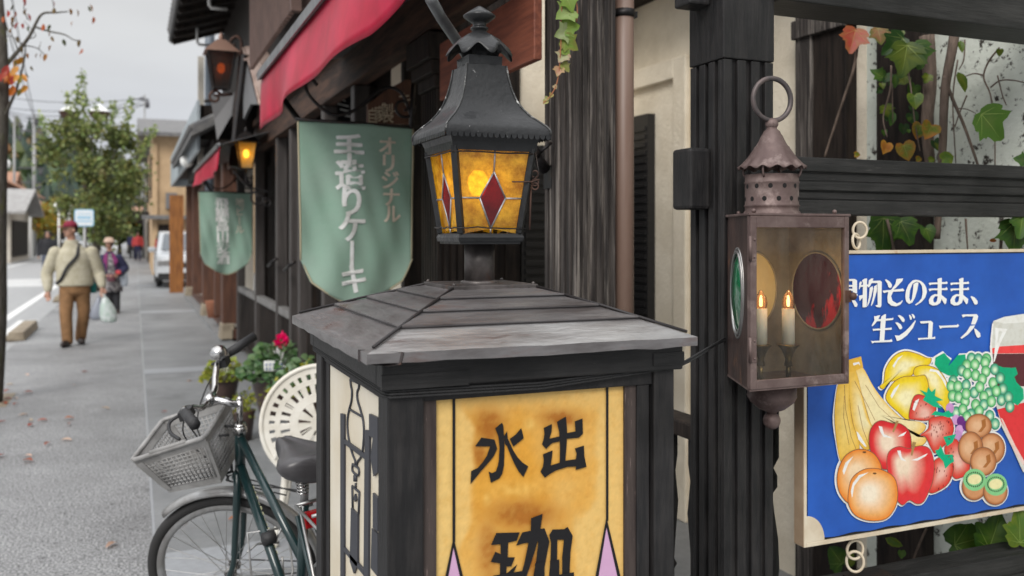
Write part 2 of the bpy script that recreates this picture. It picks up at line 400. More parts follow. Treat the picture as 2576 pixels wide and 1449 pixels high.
    yellow_lens=mat('yellow_glass_lens', (0.88, 0.72, 0.36), 0.45, col2=(0.80, 0.62, 0.28), scale=5),
    ruby_lens=mat('dark_ruby_lens', (0.05, 0.003, 0.018), 0.5, spec=.1, col2=(0.55, 0.003, 0.02), scale=9, lo=0.53, hi=0.57, stretch=(1, 1, .35)),
    lantern_glass=clear_glass('dusty_lantern_glass'),
    lamp_glass=clear_glass('old_lamp_glass', (0.8, 0.75, 0.6), 0.2, (0.5, 0.45, 0.35)),
    frosted=mat('frosted_lamp_glass', (0.55, 0.5, 0.4), 0.5, trans=0.3),
    lead=mat('lead_came', (0.42, 0.42, 0.43), 0.45, 0.7, col2=(0.25, 0.25, 0.26), scale=30),
    candle=mat('ivory_candle_tube', (0.86, 0.85, 0.80), 0.5, sss=0.2),
    brass=mat('tarnished_brass', (0.30, 0.22, 0.09), 0.35, 0.8, col2=(0.11, 0.09, 0.06), scale=12),
    inner_metal=mat('tarnished_inner_metal', (0.40, 0.35, 0.26), 0.5, 0.3, col2=(0.22, 0.18, 0.13), scale=6),
    bulb_warm=emis('warm_bulb', (1.0, 0.62, 0.20), 8.0),
    bulb_soft=emis('candle_bulb', (1.0, 0.70, 0.38), 4.5),
    glow_amber=emis('lit_amber_pane', (1.0, 0.50, 0.03), 1.1),
    glow_orange=emis('lit_orange_bulb', (1.0, 0.20, 0.02), 4.0),
    red_light=emis('red_signal', (1.0, 0.06, 0.03), 3.0),
    orange_light=emis('orange_signal', (1.0, 0.35, 0.08), 3.0),
    hole=mat('dark_hole', (0.006, 0.005, 0.005), 0.9),
    wire=mat('power_line', (0.09, 0.09, 0.1), 0.7),
    louvre=mat('black_louvre', (0.014, 0.013, 0.013), 0.55),
    grey_cone=mat('grey_board', (0.15, 0.145, 0.145), 0.6),
    blue_grey_panel=mat('pale_sheet_fascia', (0.40, 0.45, 0.48), 0.5, col2=(0.33, 0.37, 0.40), scale=3, stretch=(1, 4, 1)),
)

# ------------------------------------------------------------------ mesh builder
class MB:
    def __init__(s):
        s.v, s.f, s.mi, s.sm, s.col = [], [], [], [], []
    def add(s, vs, fs, mi=0, smooth=False, col=None):
        o = len(s.v)
        s.v += [V3(p) for p in vs]
        s.col += (col if isinstance(col, list) else [col or (1, 1, 1)] * len(vs))
        for f in fs:
            s.f.append([i + o for i in f]); s.mi.append(mi); s.sm.append(smooth)
        return s
    def box(s, x0, x1, y0, y1, z0, z1, mi=0):
        vs = [(x, y, z) for z in (z0, z1) for y in (y0, y1) for x in (x0, x1)]
        return s.add(vs, [(0, 2, 3, 1), (4, 5, 7, 6), (0, 1, 5, 4), (2, 6, 7, 3), (0, 4, 6, 2), (1, 3, 7, 5)], mi)
    def obox(s, c, size, m3=None, mi=0):
        c = V3(c); h = V3(size) / 2
        m3 = m3 or Matrix.Identity(3)
        vs = [c + m3 @ V3((a * h.x, b * h.y, d * h.z)) for d in (-1, 1) for b in (-1, 1) for a in (-1, 1)]
        return s.add(vs, [(0, 2, 3, 1), (4, 5, 7, 6), (0, 1, 5, 4), (2, 6, 7, 3), (0, 4, 6, 2), (1, 3, 7, 5)], mi)
    def bar(s, a, b, wx, wz, mi=0, up=(0, 0, 1)):
        a, b = V3(a), V3(b); d = (b - a)
        y = d.normalized(); u = V3(up)
        x = y.cross(u)
        if x.length < 1e-4: x = y.cross(V3((1, 0, 0)))
        x.normalize(); z = x.cross(y)
        return s.obox((a + b) / 2, (wx, d.length, wz), Matrix((x, y, z)).transposed(), mi)
    def tube(s, pts, r, n=8, mi=0, cap=True, closed=False, flat=1.0):
        pts = [V3(p) for p in pts]; k = len(pts)
        rs = r if isinstance(r, (list, tuple)) else [r] * k
        rings = []; ref = None
        for i, p in enumerate(pts):
            if closed: t = pts[(i + 1) % k] - pts[i - 1]
            else: t = pts[min(i + 1, k - 1)] - pts[max(i - 1, 0)]
            if t.length < 1e-9: t = V3((0, 0, 1))
            t.normalize()
            if ref is None:
                ref = t.cross(V3((0, 0, 1)))
                if ref.length < 0.05: ref = t.cross(V3((0, 1, 0)))
            else: ref = ref - t * ref.dot(t)
            ref.normalize(); bi = t.cross(ref)
            rings.append([p + (ref * math.cos(q) + bi * math.sin(q) * flat) * rs[i] for q in (2 * math.pi * j / n for j in range(n))])
        vs = [p for ring in rings for p in ring]; fs = []
        for i in range(k if closed else k - 1):
            a, b = i * n, ((i + 1) % k) * n
            for j in range(n): fs.append((a + j, a + (j + 1) % n, b + (j + 1) % n, b + j))
        if cap and not closed: fs += [tuple(range(n))[::-1], tuple((k - 1) * n + j for j in range(n))]
        return s.add(vs, fs, mi, True)
    def cyl(s, a, b, r, n=16, mi=0): return s.tube([a, b], r, n, mi)
    def lathe(s, prof, c, n=24, mi=0, m3=None, wave=None, smooth=True, rot=0.0):
        c = V3(c); vs = []
        for k, (r, z) in enumerate(prof):
            for j in range(n):
                q = 2 * math.pi * j / n + rot
                dr = dz = 0
                if wave and wave.get(k): dr, dz = wave[k](q)
                p = V3(((r + dr) * math.cos(q), (r + dr) * math.sin(q), z + dz))
                vs.append(c + (m3 @ p if m3 else p))
        fs = []
        for i in range(len(prof) - 1):
            for j in range(n):
                fs.append((i * n + j, i * n + (j + 1) % n, (i + 1) * n + (j + 1) % n, (i + 1) * n + j))
        return s.add(vs, fs, mi, smooth)
    def sphere(s, c, r, n=16, m=10, mi=0, m3=None):
        rx, ry, rz = r if isinstance(r, (tuple, list)) else (r, r, r)
        c = V3(c); vs = []; fs = []
        for i in range(m + 1):
            t = math.pi * i / m
            for j in range(n):
                q = 2 * math.pi * j / n
                p = V3((rx * math.sin(t) * math.cos(q), ry * math.sin(t) * math.sin(q), rz * math.cos(t)))
                vs.append(c + (m3 @ p if m3 else p))
        for i in range(m):
            for j in range(n): fs.append((i * n + j, (i + 1) * n + j, (i + 1) * n + (j + 1) % n, i * n + (j + 1) % n))
        return s.add(vs, fs, mi, True)
    def torus(s, c, rad, r, ax=(0, 1, 0), n=32, k=8, sx=1.0, mi=0):
        c = V3(c); a = V3(ax).normalized()
        u = a.cross(V3((0, 0, 1)))
        if u.length < 0.05: u = V3((1, 0, 0))
        u.normalize(); v = a.cross(u)
        return s.tube([c + (u * math.cos(q) * sx + v * math.sin(q)) * rad for q in (2 * math.pi * j / n for j in range(n))], r, k, mi, closed=True)
    def poly(s, pts, mi=0, holes=(), col=None):
        loops = [[V3(p) for p in pts]] + [[V3(p) for p in h] for h in holes]
        # tessellate in the plane of the loop
        tri = tessellate_polygon(loops)
        return s.add([p for l in loops for p in l], [tuple(t) for t in tri], mi, False, col)
    def prism(s, pts, ext, mi=0, holes=()):
        e = V3(ext)
        loops = [[V3(p) for p in pts]] + [[V3(p) for p in h] for h in holes]
        tri = tessellate_polygon(loops)
        allv = [p for l in loops for p in l]; k = len(allv)
        fs = [tuple(t) for t in tri] + [tuple(i + k for i in t[::-1]) for t in tri]
        o = 0
        for l in loops:
            n = len(l)
            for j in range(n): fs.append((o + j, o + (j + 1) % n, o + (j + 1) % n + k, o + j + k))
            o += n
        return s.add(allv + [p + e for p in allv], fs, mi)
    def xf(s, m):
        s.v = [m @ p for p in s.v]; return s
    def build(s, name, m, parent=None, bevel=0, recalc=True, solid=0, subsurf=0, origin=None, wn=False):
        me = bpy.data.meshes.new(name)
        if parent is not None: base = root_loc(parent)
        elif origin is not None: base = V3(origin)
        else:
            xs = [p.x for p in s.v]; ys = [p.y for p in s.v]
            base = V3(((min(xs) + max(xs)) / 2, (min(ys) + max(ys)) / 2, min(p.z for p in s.v)))
        me.from_pydata([p - base for p in s.v], [], s.f)
        ms = m if isinstance(m, (list, tuple)) else [m]
        for q in ms: me.materials.append(q)
        me.polygons.foreach_set('material_index', s.mi)
        me.polygons.foreach_set('use_smooth', s.sm)
        if any(c != (1, 1, 1) for c in s.col):
            ca = me.color_attributes.new('Col', 'FLOAT_COLOR', 'POINT')
            flat = []
            for c in s.col: flat += [c[0], c[1], c[2], 1.0]
            ca.data.foreach_set('color', flat)
        if recalc:
            b = bmesh.new(); b.from_mesh(me)
            bmesh.ops.recalc_face_normals(b, faces=b.faces)
            b.to_mesh(me); b.free()
        me.update()
        o = bpy.data.objects.new(name, me)
        COL.objects.link(o)
        if parent is not None: o.parent = parent
        else: o.location = base
        if solid:
            q = o.modifiers.new('thickness', 'SOLIDIFY'); q.thickness = solid; q.offset = 0
        if bevel:
            q = o.modifiers.new('edge', 'BEVEL'); q.width = bevel; q.segments = 2; q.limit_method = 'ANGLE'
            q.angle_limit = R(35)
        if subsurf:
            q = o.modifiers.new('round', 'SUBSURF'); q.levels = q.render_levels = subsurf
        return o

def root_loc(o):
    p = V3((0, 0, 0))
    while o is not None:
        p = p + V3(o.location); o = o.parent
    return p
def thing(name, label, cat, loc=(0, 0, 0), group=None):
    o = bpy.data.objects.new(name, None)
    o.empty_display_size = 0.05
    o.location = loc
    COL.objects.link(o)
    return tag(o, label, cat, group)
def tag(o, label, cat, group=None):
    o['label'] = label; o['category'] = cat
    if group: o['group'] = group
    return o
def struct(o):
    o['kind'] = 'structure'; return o
def stuff(o, label, cat):
    o['kind'] = 'stuff'; o['label'] = label; o['category'] = cat; return o
def dup(o, loc, label=None, rot=0.0, scale=1.0):
    c = o.copy(); COL.objects.link(c); c.location = loc
    c.rotation_euler = (0, 0, rot); c.scale = (scale,) * 3
    if label: c['label'] = label
    for ch in list(o.children):
        d = ch.copy(); COL.objects.link(d); d.parent = c
        for g in list(ch.children):
            e = g.copy(); COL.objects.link(e); e.parent = d
    return c

def parts(name, boxes, m, parent, **k):
    for b in boxes: q = MB(); q.box(*b); q.build(name, m, parent, **k)
def text_mb(body, size, o, right, up, bold=0.0, sx=1.0, mi=0, thick=0.0, warp=None):
    """lettering as real faces laid on a plane: o is the lower left corner of the first em square"""
    cu = bpy.data.curves.new('lettering', 'FONT')
    cu.body = body; cu.size = 1; cu.offset = bold; cu.resolution_u = 4
    ob = bpy.data.objects.new('lettering', cu); COL.objects.link(ob)
    dg = bpy.context.evaluated_depsgraph_get()
    me = bpy.data.meshes.new_from_object(ob.evaluated_get(dg))
    q = MB(); o, right, up = V3(o), V3(right), V3(up)
    pts = [(p.co.x * sx * size, p.co.y * size) for p in me.vertices]
    vs = [warp(x, y) if warp else o + right * x + up * y for x, y in pts]
    fs = [tuple(p.vertices) for p in me.polygons]
    bpy.data.objects.remove(ob); bpy.data.curves.remove(cu); bpy.data.meshes.remove(me)
    if thick:
        nrm = right.cross(up).normalized() * thick
        q.add(vs, fs, mi); q.add([p + nrm for p in vs], [f[::-1] for f in fs], mi)
    else: q.add(vs, fs, mi)
    return q
def join(a, b, mi=None):
    o = len(a.v); a.v += b.v; a.col += b.col
    a.f += [[i + o for i in f] for f in b.f]; a.mi += (b.mi if mi is None else [mi] * len(b.f)); a.sm += b.sm
    return a
def smooth_path(pts, k=6):
    pts = [V3(p) for p in pts]; out = []
    for i in range(len(pts) - 1):
        p0, p1, p2, p3 = pts[max(i - 1, 0)], pts[i], pts[i + 1], pts[min(i + 2, len(pts) - 1)]
        for j in range(k):
            t = j / k
            out.append(0.5 * ((2 * p1) + (p2 - p0) * t + (2 * p0 - 5 * p1 + 4 * p2 - p3) * t * t + (3 * p1 - p0 - 3 * p2 + p3) * t ** 3))
    return out + [pts[-1]]
def spiral(c, r0, r1, turns, a0, right, up, n=28):
    c, right, up = V3(c), V3(right), V3(up)
    return [c + (right * math.cos(a0 + turns * 2 * math.pi * t) + up * math.sin(a0 + turns * 2 * math.pi * t)) * (r0 + (r1 - r0) * t) for t in (i / n for i in range(n + 1))]
def bez(a, b, c, n=10):
    a, b, c = V3(a), V3(b), V3(c)
    return [a * (1 - t) ** 2 + b * 2 * t * (1 - t) + c * t * t for t in (i / n for i in range(n + 1))]
def fluted(x0, x1, y0, y1, z0, z1, nx, ny, d=0.010, duty=0.55):
    """square post with a recessed core and raised ribs on its faces"""
    q = MB()
    q.box(x0 + d, x1 - d, y0 + d, y1 - d, z0, z1)
    for n, lo, hi, axis in ((nx, x0, x1, 0), (ny, y0, y1, 1)):
        p = (hi - lo) / (n - 1 + duty)
        for i in range(n):
            a = lo + i * p; b = a + p * duty
            end = (i == 0 or i == n - 1)
            if axis == 0:
                a2, b2 = max(a, x0 + 0.0006), min(b, x1 - 0.0006)
                q.box(a2, b2, y0, y0 + d + 0.002, z0, z1 - 0.004)
                q.box(a2, b2, y1 - d - 0.002, y1, z0, z1 - 0.004)
            else:
                if end: continue
                q.box(x0, x0 + d + 0.002, a, b, z0, z1 - 0.004)
                q.box(x1 - d - 0.002, x1, a, b, z0, z1 - 0.004)
    # the corners' side faces
    t = (y1 - y0) / (ny - 1 + duty) * duty
    for xa, xb in ((x0, x0 + d + 0.002), (x1 - d - 0.002, x1)):
        q.box(xa, xb, y0 + d + 0.0021, y0 + t, z0, z1 - 0.004)
        q.box(xa, xb, y1 - t, y1 - d - 0.0021, z0, z1 - 0.004)
    return q

LEAF_STAR = [(0, 0), (0.16, -0.06), (0.40, 0.02), (0.52, 0.24), (0.44, 0.30), (0.62, 0.52), (0.42, 0.56), (0.30, 0.62), (0.20, 0.84), (0.0, 1.05),
             (-0.20, 0.84), (-0.30, 0.62), (-0.42, 0.56), (-0.62, 0.52), (-0.44, 0.30), (-0.52, 0.24), (-0.40, 0.02), (-0.16, -0.06)]
LEAF_HEART = [(0, 0), (0.14, -0.12), (0.34, -0.14), (0.48, 0.04), (0.50, 0.28), (0.40, 0.52), (0.24, 0.72), (0.0, 0.92),
              (-0.24, 0.72), (-0.40, 0.52), (-0.50, 0.28), (-0.48, 0.04), (-0.34, -0.14), (-0.14, -0.12)]
LEAF_OVAL = [(0, 0), (0.2, 0.2), (0.27, 0.5), (0.16, 0.82), (0, 1.05), (-0.16, 0.82), (-0.27, 0.5), (-0.2, 0.2)]
def leaf(q, pos, size, tip, nrm, c1, c2=None, shape=LEAF_STAR, cup=0.18, seed=0):
    """one curled leaf: fan of faces from the midrib, colours c1 at the middle and c2 towards the rim"""
    pos, t, n = V3(pos), V3(tip).normalized(), V3(nrm)
    n = (n - t * n.dot(t)).normalized(); sd = t.cross(n)
    c2 = c2 or c1
    rr = random.Random(seed)
    if size > .07 and shape is not LEAF_OVAL:        # toothed margin
        sh2 = []
        for i, (x, y) in enumerate(shape):
            x2, y2 = shape[(i + 1) % len(shape)]; f = 1 + rr.uniform(-.02, .09); sh2 += [(x, y), (x + (x2 - x) * .5, .35 + (y + (y2 - y) * .5 - .35) * f)]
        shape = [(x * (1 + rr.uniform(-.03, .03)), y) for x, y in sh2]
    k = len(shape)
    def pt(x, y):
        z = cup * (abs(x) * 0.9 - 0.5 * (y - 0.4) ** 2 - 0.12 * abs(x) * abs(y))
        return pos + (sd * x + t * y + n * z) * size
    def mixc(a, b, f): return tuple(a[i] * (1 - f) + b[i] * f for i in range(3))
    rim = []; cols = []
    for x, y in shape:
        j = 1 + rr.uniform(-0.05, 0.05)
        rim.append(pt(x * j, y * j)); cols.append(mixc(c1, c2, min(1, max(0, 0.75 + rr.uniform(-0.5, 0.3)))))
    inn = []; icol = []
    for x, y in shape:
        inn.append(pt(x * 0.52, 0.35 + (y - 0.35) * 0.52)); icol.append(mixc(c1, c2, max(0, rr.uniform(-0.4, 0.6))))
    cen = pt(0, 0.35)
    vs = rim + inn + [cen]
    cl = cols + icol + [mixc(c1, (0.16, 0.16, 0.04), 0.25)]
    fs = []
    for i in range(k):
        j = (i + 1) % k
        fs.append((i, j, k + j, k + i)); fs.append((k + i, k + j, 2 * k))
    q.add(vs, fs, 0, True, cl)
    if size > .05 and shape is not LEAF_OVAL:        # veins
        vc = tuple(min(1, c * 1.5 + .03) for c in mixc(c1, (.16, .2, .03), .5))
        for x, y in ((0, .95), (.5, .5), (-.5, .5), (.38, .14), (-.38, .14)):
            a, b = pt(0, .06) + n * .012 * size, pt(x * .5, .06 + (y - .06) * .5) + n * .012 * size; e = pt(x, y) + n * .006 * size
            w_ = (sd * y - t * x).normalized() * size * .012
            q.add([a - w_, a + w_, b + w_ * .7, b - w_ * .7, e], [(0, 1, 2, 3), (3, 2, 4)], 0, False, [vc] * 5)
def rvec(r=rnd):
    while True:
        p = V3((r.uniform(-1, 1), r.uniform(-1, 1), r.uniform(-1, 1)))
        if 0.05 < p.length < 1: return p.normalized()
def shade(c, r=rnd, a=0.3):
    f = 1 + r.uniform(-a, a); return (c[0] * f * (1 + r.uniform(-.15, .15)), c[1] * f, c[2] * f)
def leaf_quads(q, pts, size, cols, r=rnd, asp=0.6, droop=0.3):
    for p in pts:
        d = rvec(r); d.z = d.z - droop; d.normalize(); n = rvec(r); sd = d.cross(n)
        if sd.length < 0.05: continue
        sd.normalize(); s = size * r.uniform(0.6, 1.35)
        a = p; b = p + d * s
        m = (a + b) / 2 + d.cross(sd) * s * 0.12
        c = shade(r.choice(cols), r)
        q.add([a, m + sd * s * asp / 2, b, m - sd * s * asp / 2], [(0, 1, 2, 3)], 0, True, [c] * 4)

# ================================================================== the ground
q = MB(); q.box(-400, 400, -60, 900, -0.5, -0.012); g = struct(q.build('ground', MT['earth']))
q = MB(); q.box(-9.2, -1.55, -20, 400, -0.2, -0.008); struct(q.build('road', MT['road']))
q = MB(); q.box(-1.55, 0.082, -20, 200, -0.2, 0.0); struct(q.build('asphalt_pavement', MT['asphalt']))
q = MB(); q.box(0.094, 1.62, -20, 200, -0.2, 0.004); struct(q.build('granite_pavement', MT['paver']))
q = MB(); q.box(0.082, 0.094, -20, 200, -0.2, 0.0015); struct(q.build('kerb_joint_strip', MT['paver_light']))
q = MB()
for a, b in ((4.15, 4.55), (10.5, 10.85), (18.6, 19.1), (28, 28.6), (40, 41)):
    q.box(0.096, 1.1, a, b, 0.002, 0.008)
struct(q.build('granite_band', MT['paver_light']))
q = MB(); q.box(1.62, 12, -20, 200, -0.2, 0.0); struct(q.build('forecourt_paving', MT['paver']))
q = MB()
q.box(-2.24, -2.08, -5, 200, -0.01, -0.004)
q.box(-5.5, -5.38, -5, 200, -0.01, -0.004)
for k in range(5): q.box(-8.4, -2.5, 30 + k * 1.0, 30.45 + k * 1.0, -0.01, -0.0035)
q.box(-1.98, -1.58, 11.6, 13.4, -0.01, -0.0035)
q.box(-1.9, -1.6, 15.4, 18, -0.01, -0.0035)
struct(q.build('road_marking', MT['road_paint']))
q = MB(); q.box(-16, -9.2, -20, 300, -0.2, 0.02); struct(q.build('far_pavement', MT['road']))
q = MB(); q.box(-1.42, -1.05, 9.0, 9.75, -0.1, 0.003); struct(q.build('tree_pit_cover', MT['kerbstone']))
kb = None
for i, y in enumerate((14.5, 22.5)):
    q = MB(); q.prism([(-1.72, y, 0), (-1.45, y, 0), (-1.47, y, 0.13), (-1.66, y, 0.13)], (0, 1.9, 0))
    tag(q.build('kerb_block', MT['kerbstone'], bevel=0.015), ['tan concrete kerb block at the road edge in front of the walking man', 'farther concrete kerb block at the road edge behind the walking man'][i], 'kerb block', 'kerb blocks along the road')
# fallen leaves: loose litter nobody could count
q = MB(); r2 = random.Random(3)
for i in range(66):
    if i < 44: x, y = r2.gauss(-1.15, 0.3), r2.uniform(5.0, 10.4)
    else: x, y = r2.uniform(-1.5, 1.0), r2.uniform(3.2, 12)
    a = r2.uniform(0, 6.28)
    leaf(q, (x, y, 0.012), r2.uniform(0.05, 0.085), (math.cos(a), math.sin(a), r2.uniform(0, .25)), (0, 0, 1),
         shade(r2.choice([(0.40, 0.08, 0.03), (0.45, 0.16, 0.06), (0.50, 0.36, 0.26), (0.55, 0.40, 0.30), (0.30, 0.05, 0.025)]), r2), shape=LEAF_OVAL, seed=i, cup=0.5)
stuff(q.build('fallen_leaves', MT['leaf'], recalc=False), 'red and buff fallen leaves scattered over the wet pavement', 'fallen leaves')

# ================================================================== the box sign with its hipped copper roof
YF = 1.463
XL, XR, YB = 0.390, 0.955, 2.105
ZC = 1.262                         # underside of the cornice
box = thing('box_sign', 'black timber box sign with amber lettered panel and hipped copper roof', 'box sign', ((XL + XR) / 2, (YF + YB) / 2, 0))
def tp(cx, cy):                    # a place on the sign panel, from the 1279 px detail of the photograph
    p = on_y((1680 + cx * .4691) * .6708, (1480 + cy * .4691) * .6708, YF + 0.016); return p
PW = 0.078
for nm, (x0, x1, y0, y1) in (('a', (XL, XL + 0.064, YF, YF + 0.064)), ('b', (XR - 0.045, XR, YF, YF + 0.064)),
                             ('c', (XL, XL + 0.064, YB - 0.064, YB)), ('d', (XR - 0.064, XR, YB - 0.064, YB))):
    q = MB(); q.box(x0, x1, y0, y1, 0.02, 1.30); q.build('corner_post', MT['black_paint'], box, bevel=0.003)
q = MB()
q.box(XL + 0.064, XR - 0.045, YF + 0.006, YF + 0.05, ZC - 0.028, 1.30)          # head rail
q.box(XL + 0.064, XR - 0.045, YF + 0.004, YF + 0.05, 0.10, 0.24)
q.box(XL + 0.006, XL + 0.05, YF + 0.064, YB - 0.064, ZC - 0.03, 1.30)
q.box(XL + 0.006, XL + 0.05, YF + 0.064, YB - 0.064, 0.10, 0.24)
q.box(XR - 0.05, XR - 0.006, YF + 0.064, YB - 0.064, 0.10, 1.30)
q.box(XL + 0.064, XR - 0.064, YB - 0.05, YB - 0.006, 0.10, 1.30)
q.box(XL + 0.009, XL + 0.05, YB - 0.105, YB - 0.0645, 0.24, ZC - 0.03)
q.box(XR - 0.078, XR - 0.0505, YF + 0.008, YF + 0.05, 0.24, ZC - 0.028)
q.build('frame_rail', MT['black_paint'], box, bevel=0.002)
q = MB()
q.box(XL + 0.0642, XL + 0.089, YF + 0.010, YF + 0.05, 0.24, ZC - 0.028)
q.box(XR - 0.1025, XR - 0.0782, YF + 0.012, YF + 0.05, 0.24, ZC - 0.028)
q.build('worn_inner_strip', mat('worn_dark_brown_strip', (0.028, 0.018, 0.016), 0.8, col2=(0.055, 0.04, 0.035), scale=9, stretch=(5, 5, .4), col3=(0.33, 0.24, 0.22), lo3=0.60, hi3=0.78, scale3=60), box)
# cornice
q = MB()
q.box(XL - 0.012, XR + 0.012, YF - 0.012, YF + 0.03, ZC, 1.322)
q.box(XL - 0.012, XL + 0.03, YF + 0.0301, YB - 0.03, ZC + 0.0005, 1.3215)
q.box(XR - 0.03, XR + 0.012, YF + 0.0301, YB - 0.03, ZC + 0.0005, 1.3215)
q.box(XL - 0.012, XR + 0.012, YB - 0.0299, YB + 0.012, ZC, 1.322)
q.build('cornice', MT['black_paint_h'], box, bevel=0.003)
q = MB(); q.box(XL - 0.0135, XL + 0.14, YF - 0.0138, YF - 0.005, ZC - 0.001, ZC + 0.024); q.build('patch_batten', MT['black_paint_h'], box); q = MB(); q.box(XR - 0.055, XR + 0.0135, YF - 0.0138, YF - 0.005, ZC + 0.010, ZC + 0.034)
q.build('patch_batten', MT['black_paint_h'], box)
# amber panel: the scorching is a stain of the sheet itself
p0, p1 = on_y(1081, 988, YF), on_y(1587, 955, YF)
X0, X1, PZ1, PZ0 = XL + 0.089, XR - 0.1025, ZC - 0.028, 0.24
NX, NZ = 120, 230
q = MB(); vs = []; cols = []; fs = []
def inv(x, z, y):                  # panel point back to the detail's coordinates, to lay out its stains
    D = x * SA + y * CA; lat = x * CA - y * SA
    px = CXP + lat / D * FPX; py = HZ - (z - EYE) / D * FPX
    return (px / .6708 - 1680) / .4691, (py / .6708 - 1480) / .4691
def sst(a, b, x):
    t = min(1, max(0, (x - a) / (b - a))); return t * t * (3 - 2 * t)
def panel_col(x, z):
    cx, cy = inv(x, z, YF + 0.016)
    n1 = mnoise.noise(V3((cx * .006, cy * .006, 1))); n2 = mnoise.noise(V3((cx * .02, cy * .02, 5))); n3 = mnoise.noise(V3((cx * .06, cy * .06, 9)))
    base = V3((0.82, 0.53, 0.175)); org = V3((0.76, 0.37, 0.05)); drk = V3((0.40, 0.135, 0.016)); pale = V3((0.82, 0.56, 0.20))
    wob = 26 * n1 + 10 * n2
    left = 205 - 95 * sst(330, 60, cy) - 30 * sst(600, 760, cy) - 90 * sst(1000, 1250, cy) + wob
    right = 1215 - 160 * sst(820, 1080, cy) + 40 * sst(300, 60, cy) + wob
    m = sst(left - 26, left + 34, cx) * (1 - sst(right - 60, right + 10, cx)) * sst(-40, 170, cy + wob)
    m *= 1 - 0.85 * sst(150, 30, math.hypot((cx - 1100) * 1.1, (cy - 1050) * 1.0) + 2 * wob) 
    core = math.exp(-(((cx - 480) / 340) ** 2 + ((cy - 600) / 420) ** 2))
    halo = max(math.exp(-(((cx - 330) / 120) ** 2 + ((cy - 250) / 150) ** 2)), math.exp(-(((cx - 900) / 150) ** 2 + ((cy - 190) / 70) ** 2)),
               1.1 * math.exp(-(((cx - 600) / 260) ** 2 + ((cy - 960) / 110) ** 2)), 0.8 * math.exp(-(((cx - 330) / 90) ** 2 + ((cy - 1250) / 260) ** 2)),
               0.9 * math.exp(-(((cx - 250) / 70) ** 2 + ((cy - 480) / 120) ** 2)), 0.8 * math.exp(-(((cx - 680) / 70) ** 2 + ((cy - 1350) / 170) ** 2)))
    c = base.lerp(org, min(1, m * (0.55 + 0.6 * core + 0.25 * n1)))
    c = c.lerp(drk, min(0.92, max(0, m * halo * (1.0 + 0.5 * n2 + 0.3 * n3))))
    lt = max(math.exp(-(((cx - 650) / 40) ** 2 + ((cy - 240) / 40) ** 2)), math.exp(-(((cx - 540) / 190) ** 2 + ((cy - 760) / 60) ** 2)) * .6, math.exp(-(((cx - 320) / 30) ** 2 + ((cy - 830) / 60) ** 2)) * .8)
    c = c.lerp(V3((0.85, 0.56, 0.16)), min(1, 0.6 * lt * (1 + n2)))
    c = c.lerp(pale, 0.7 * sst(60, 0, cx) * sst(-300, 300, cy))
    c = c.lerp(V3((0.66, 0.40, 0.11)), 0.55 * sst(1380, 1420, cx) )
    c *= 0.86 * (1 + 0.09 * n2 + 0.07 * n3)
    return (c.x, c.y, c.z)
for j in range(NZ + 1):
    zz = PZ0 + (PZ1 - PZ0) * j / NZ
    for i in range(NX + 1):
        xx = X0 + (X1 - X0) * i / NX
        vs.append((xx, YF + 0.0175, zz)); cols.append(panel_col(xx, zz))
for j in range(NZ):
    for i in range(NX):
        a = j * (NX + 1) + i; fs.append((a, a + 1, a + NX + 2, a + NX + 1))
q.add(vs, fs, 0, False, cols)
panel = q.build('amber_panel', MT['amber_panel'], box, recalc=False)
# lettering
q = MB()
def off(pts, dy): return [V3((p.x, p.y - dy, p.z)) for p in pts]
GL = [
 [(265, 342), (370, 358), (392, 430), (365, 490), (335, 528), (262, 610), (215, 670), (178, 713), (183, 610), (235, 585), (275, 540), (310, 485), (335, 412), (215, 412)],
 [(375, 268), (430, 222), (440, 245), (446, 330), (450, 420), (448, 500), (445, 570), (432, 630), (410, 668), (340, 703), (330, 650), (322, 612), (350, 626), (380, 612), (396, 570), (405, 520), (410, 420), (400, 330)],
 [(446, 330), (470, 290), (476, 350), (494, 390), (520, 445), (555, 500), (595, 542), (640, 572), (600, 658), (562, 612), (530, 555), (495, 475), (468, 408), (452, 392), (449, 360)],
 [(583, 265), (594, 305), (603, 347), (520, 415), (505, 385), (492, 352), (540, 316)],
 [(868, 215), (940, 173), (946, 240), (950, 300), (946, 400), (936, 525), (890, 542), (892, 420), (886, 300)],
 [(762, 265), (828, 232), (826, 290), (808, 350), (888, 332), (888, 372), (830, 386), (805, 408), (782, 433), (748, 395), (760, 360), (768, 310)],
 [(1010, 212), (1072, 188), (1076, 310), (1045, 342), (945, 352), (946, 306), (1016, 292)],
 [(755, 475), (833, 443), (828, 500), (818, 563), (892, 541), (936, 525), (1018, 514), (1025, 470), (1010, 428), (1083, 405), (1087, 490), (1104, 575), (1016, 600), (1020, 572), (950, 576), (860, 604), (812, 632), (770, 662), (736, 615), (756, 570), (762, 520)],
 [(383, 1103), (570, 1098), (545, 1165), (478, 1180), (474, 1297), (532, 1297), (503, 1370), (466, 1371), (462, 1430), (552, 1352), (520, 1420), (460, 1520), (330, 1600), (352, 1535), (404, 1510), (412, 1420), (412, 1345), (338, 1335), (375, 1252), (418, 1272), (416, 1192), (340, 1200)],
 [(660, 985), (753, 950), (735, 1070), (768, 1065), (807, 1170), (790, 1260), (768, 1380), (745, 1500), (735, 1570), (650, 1590), (668, 1500), (700, 1330), (718, 1172), (712, 1170), (690, 1250), (645, 1390), (600, 1520), (530, 1600), (575, 1460), (610, 1330), (640, 1180), (600, 1186), (540, 1205), (590, 1098), (658, 1085)],
]
for k, gl in enumerate(GL): q.poly(off([tp(*p) for p in gl], 0.0012 + 0.0001 * k))
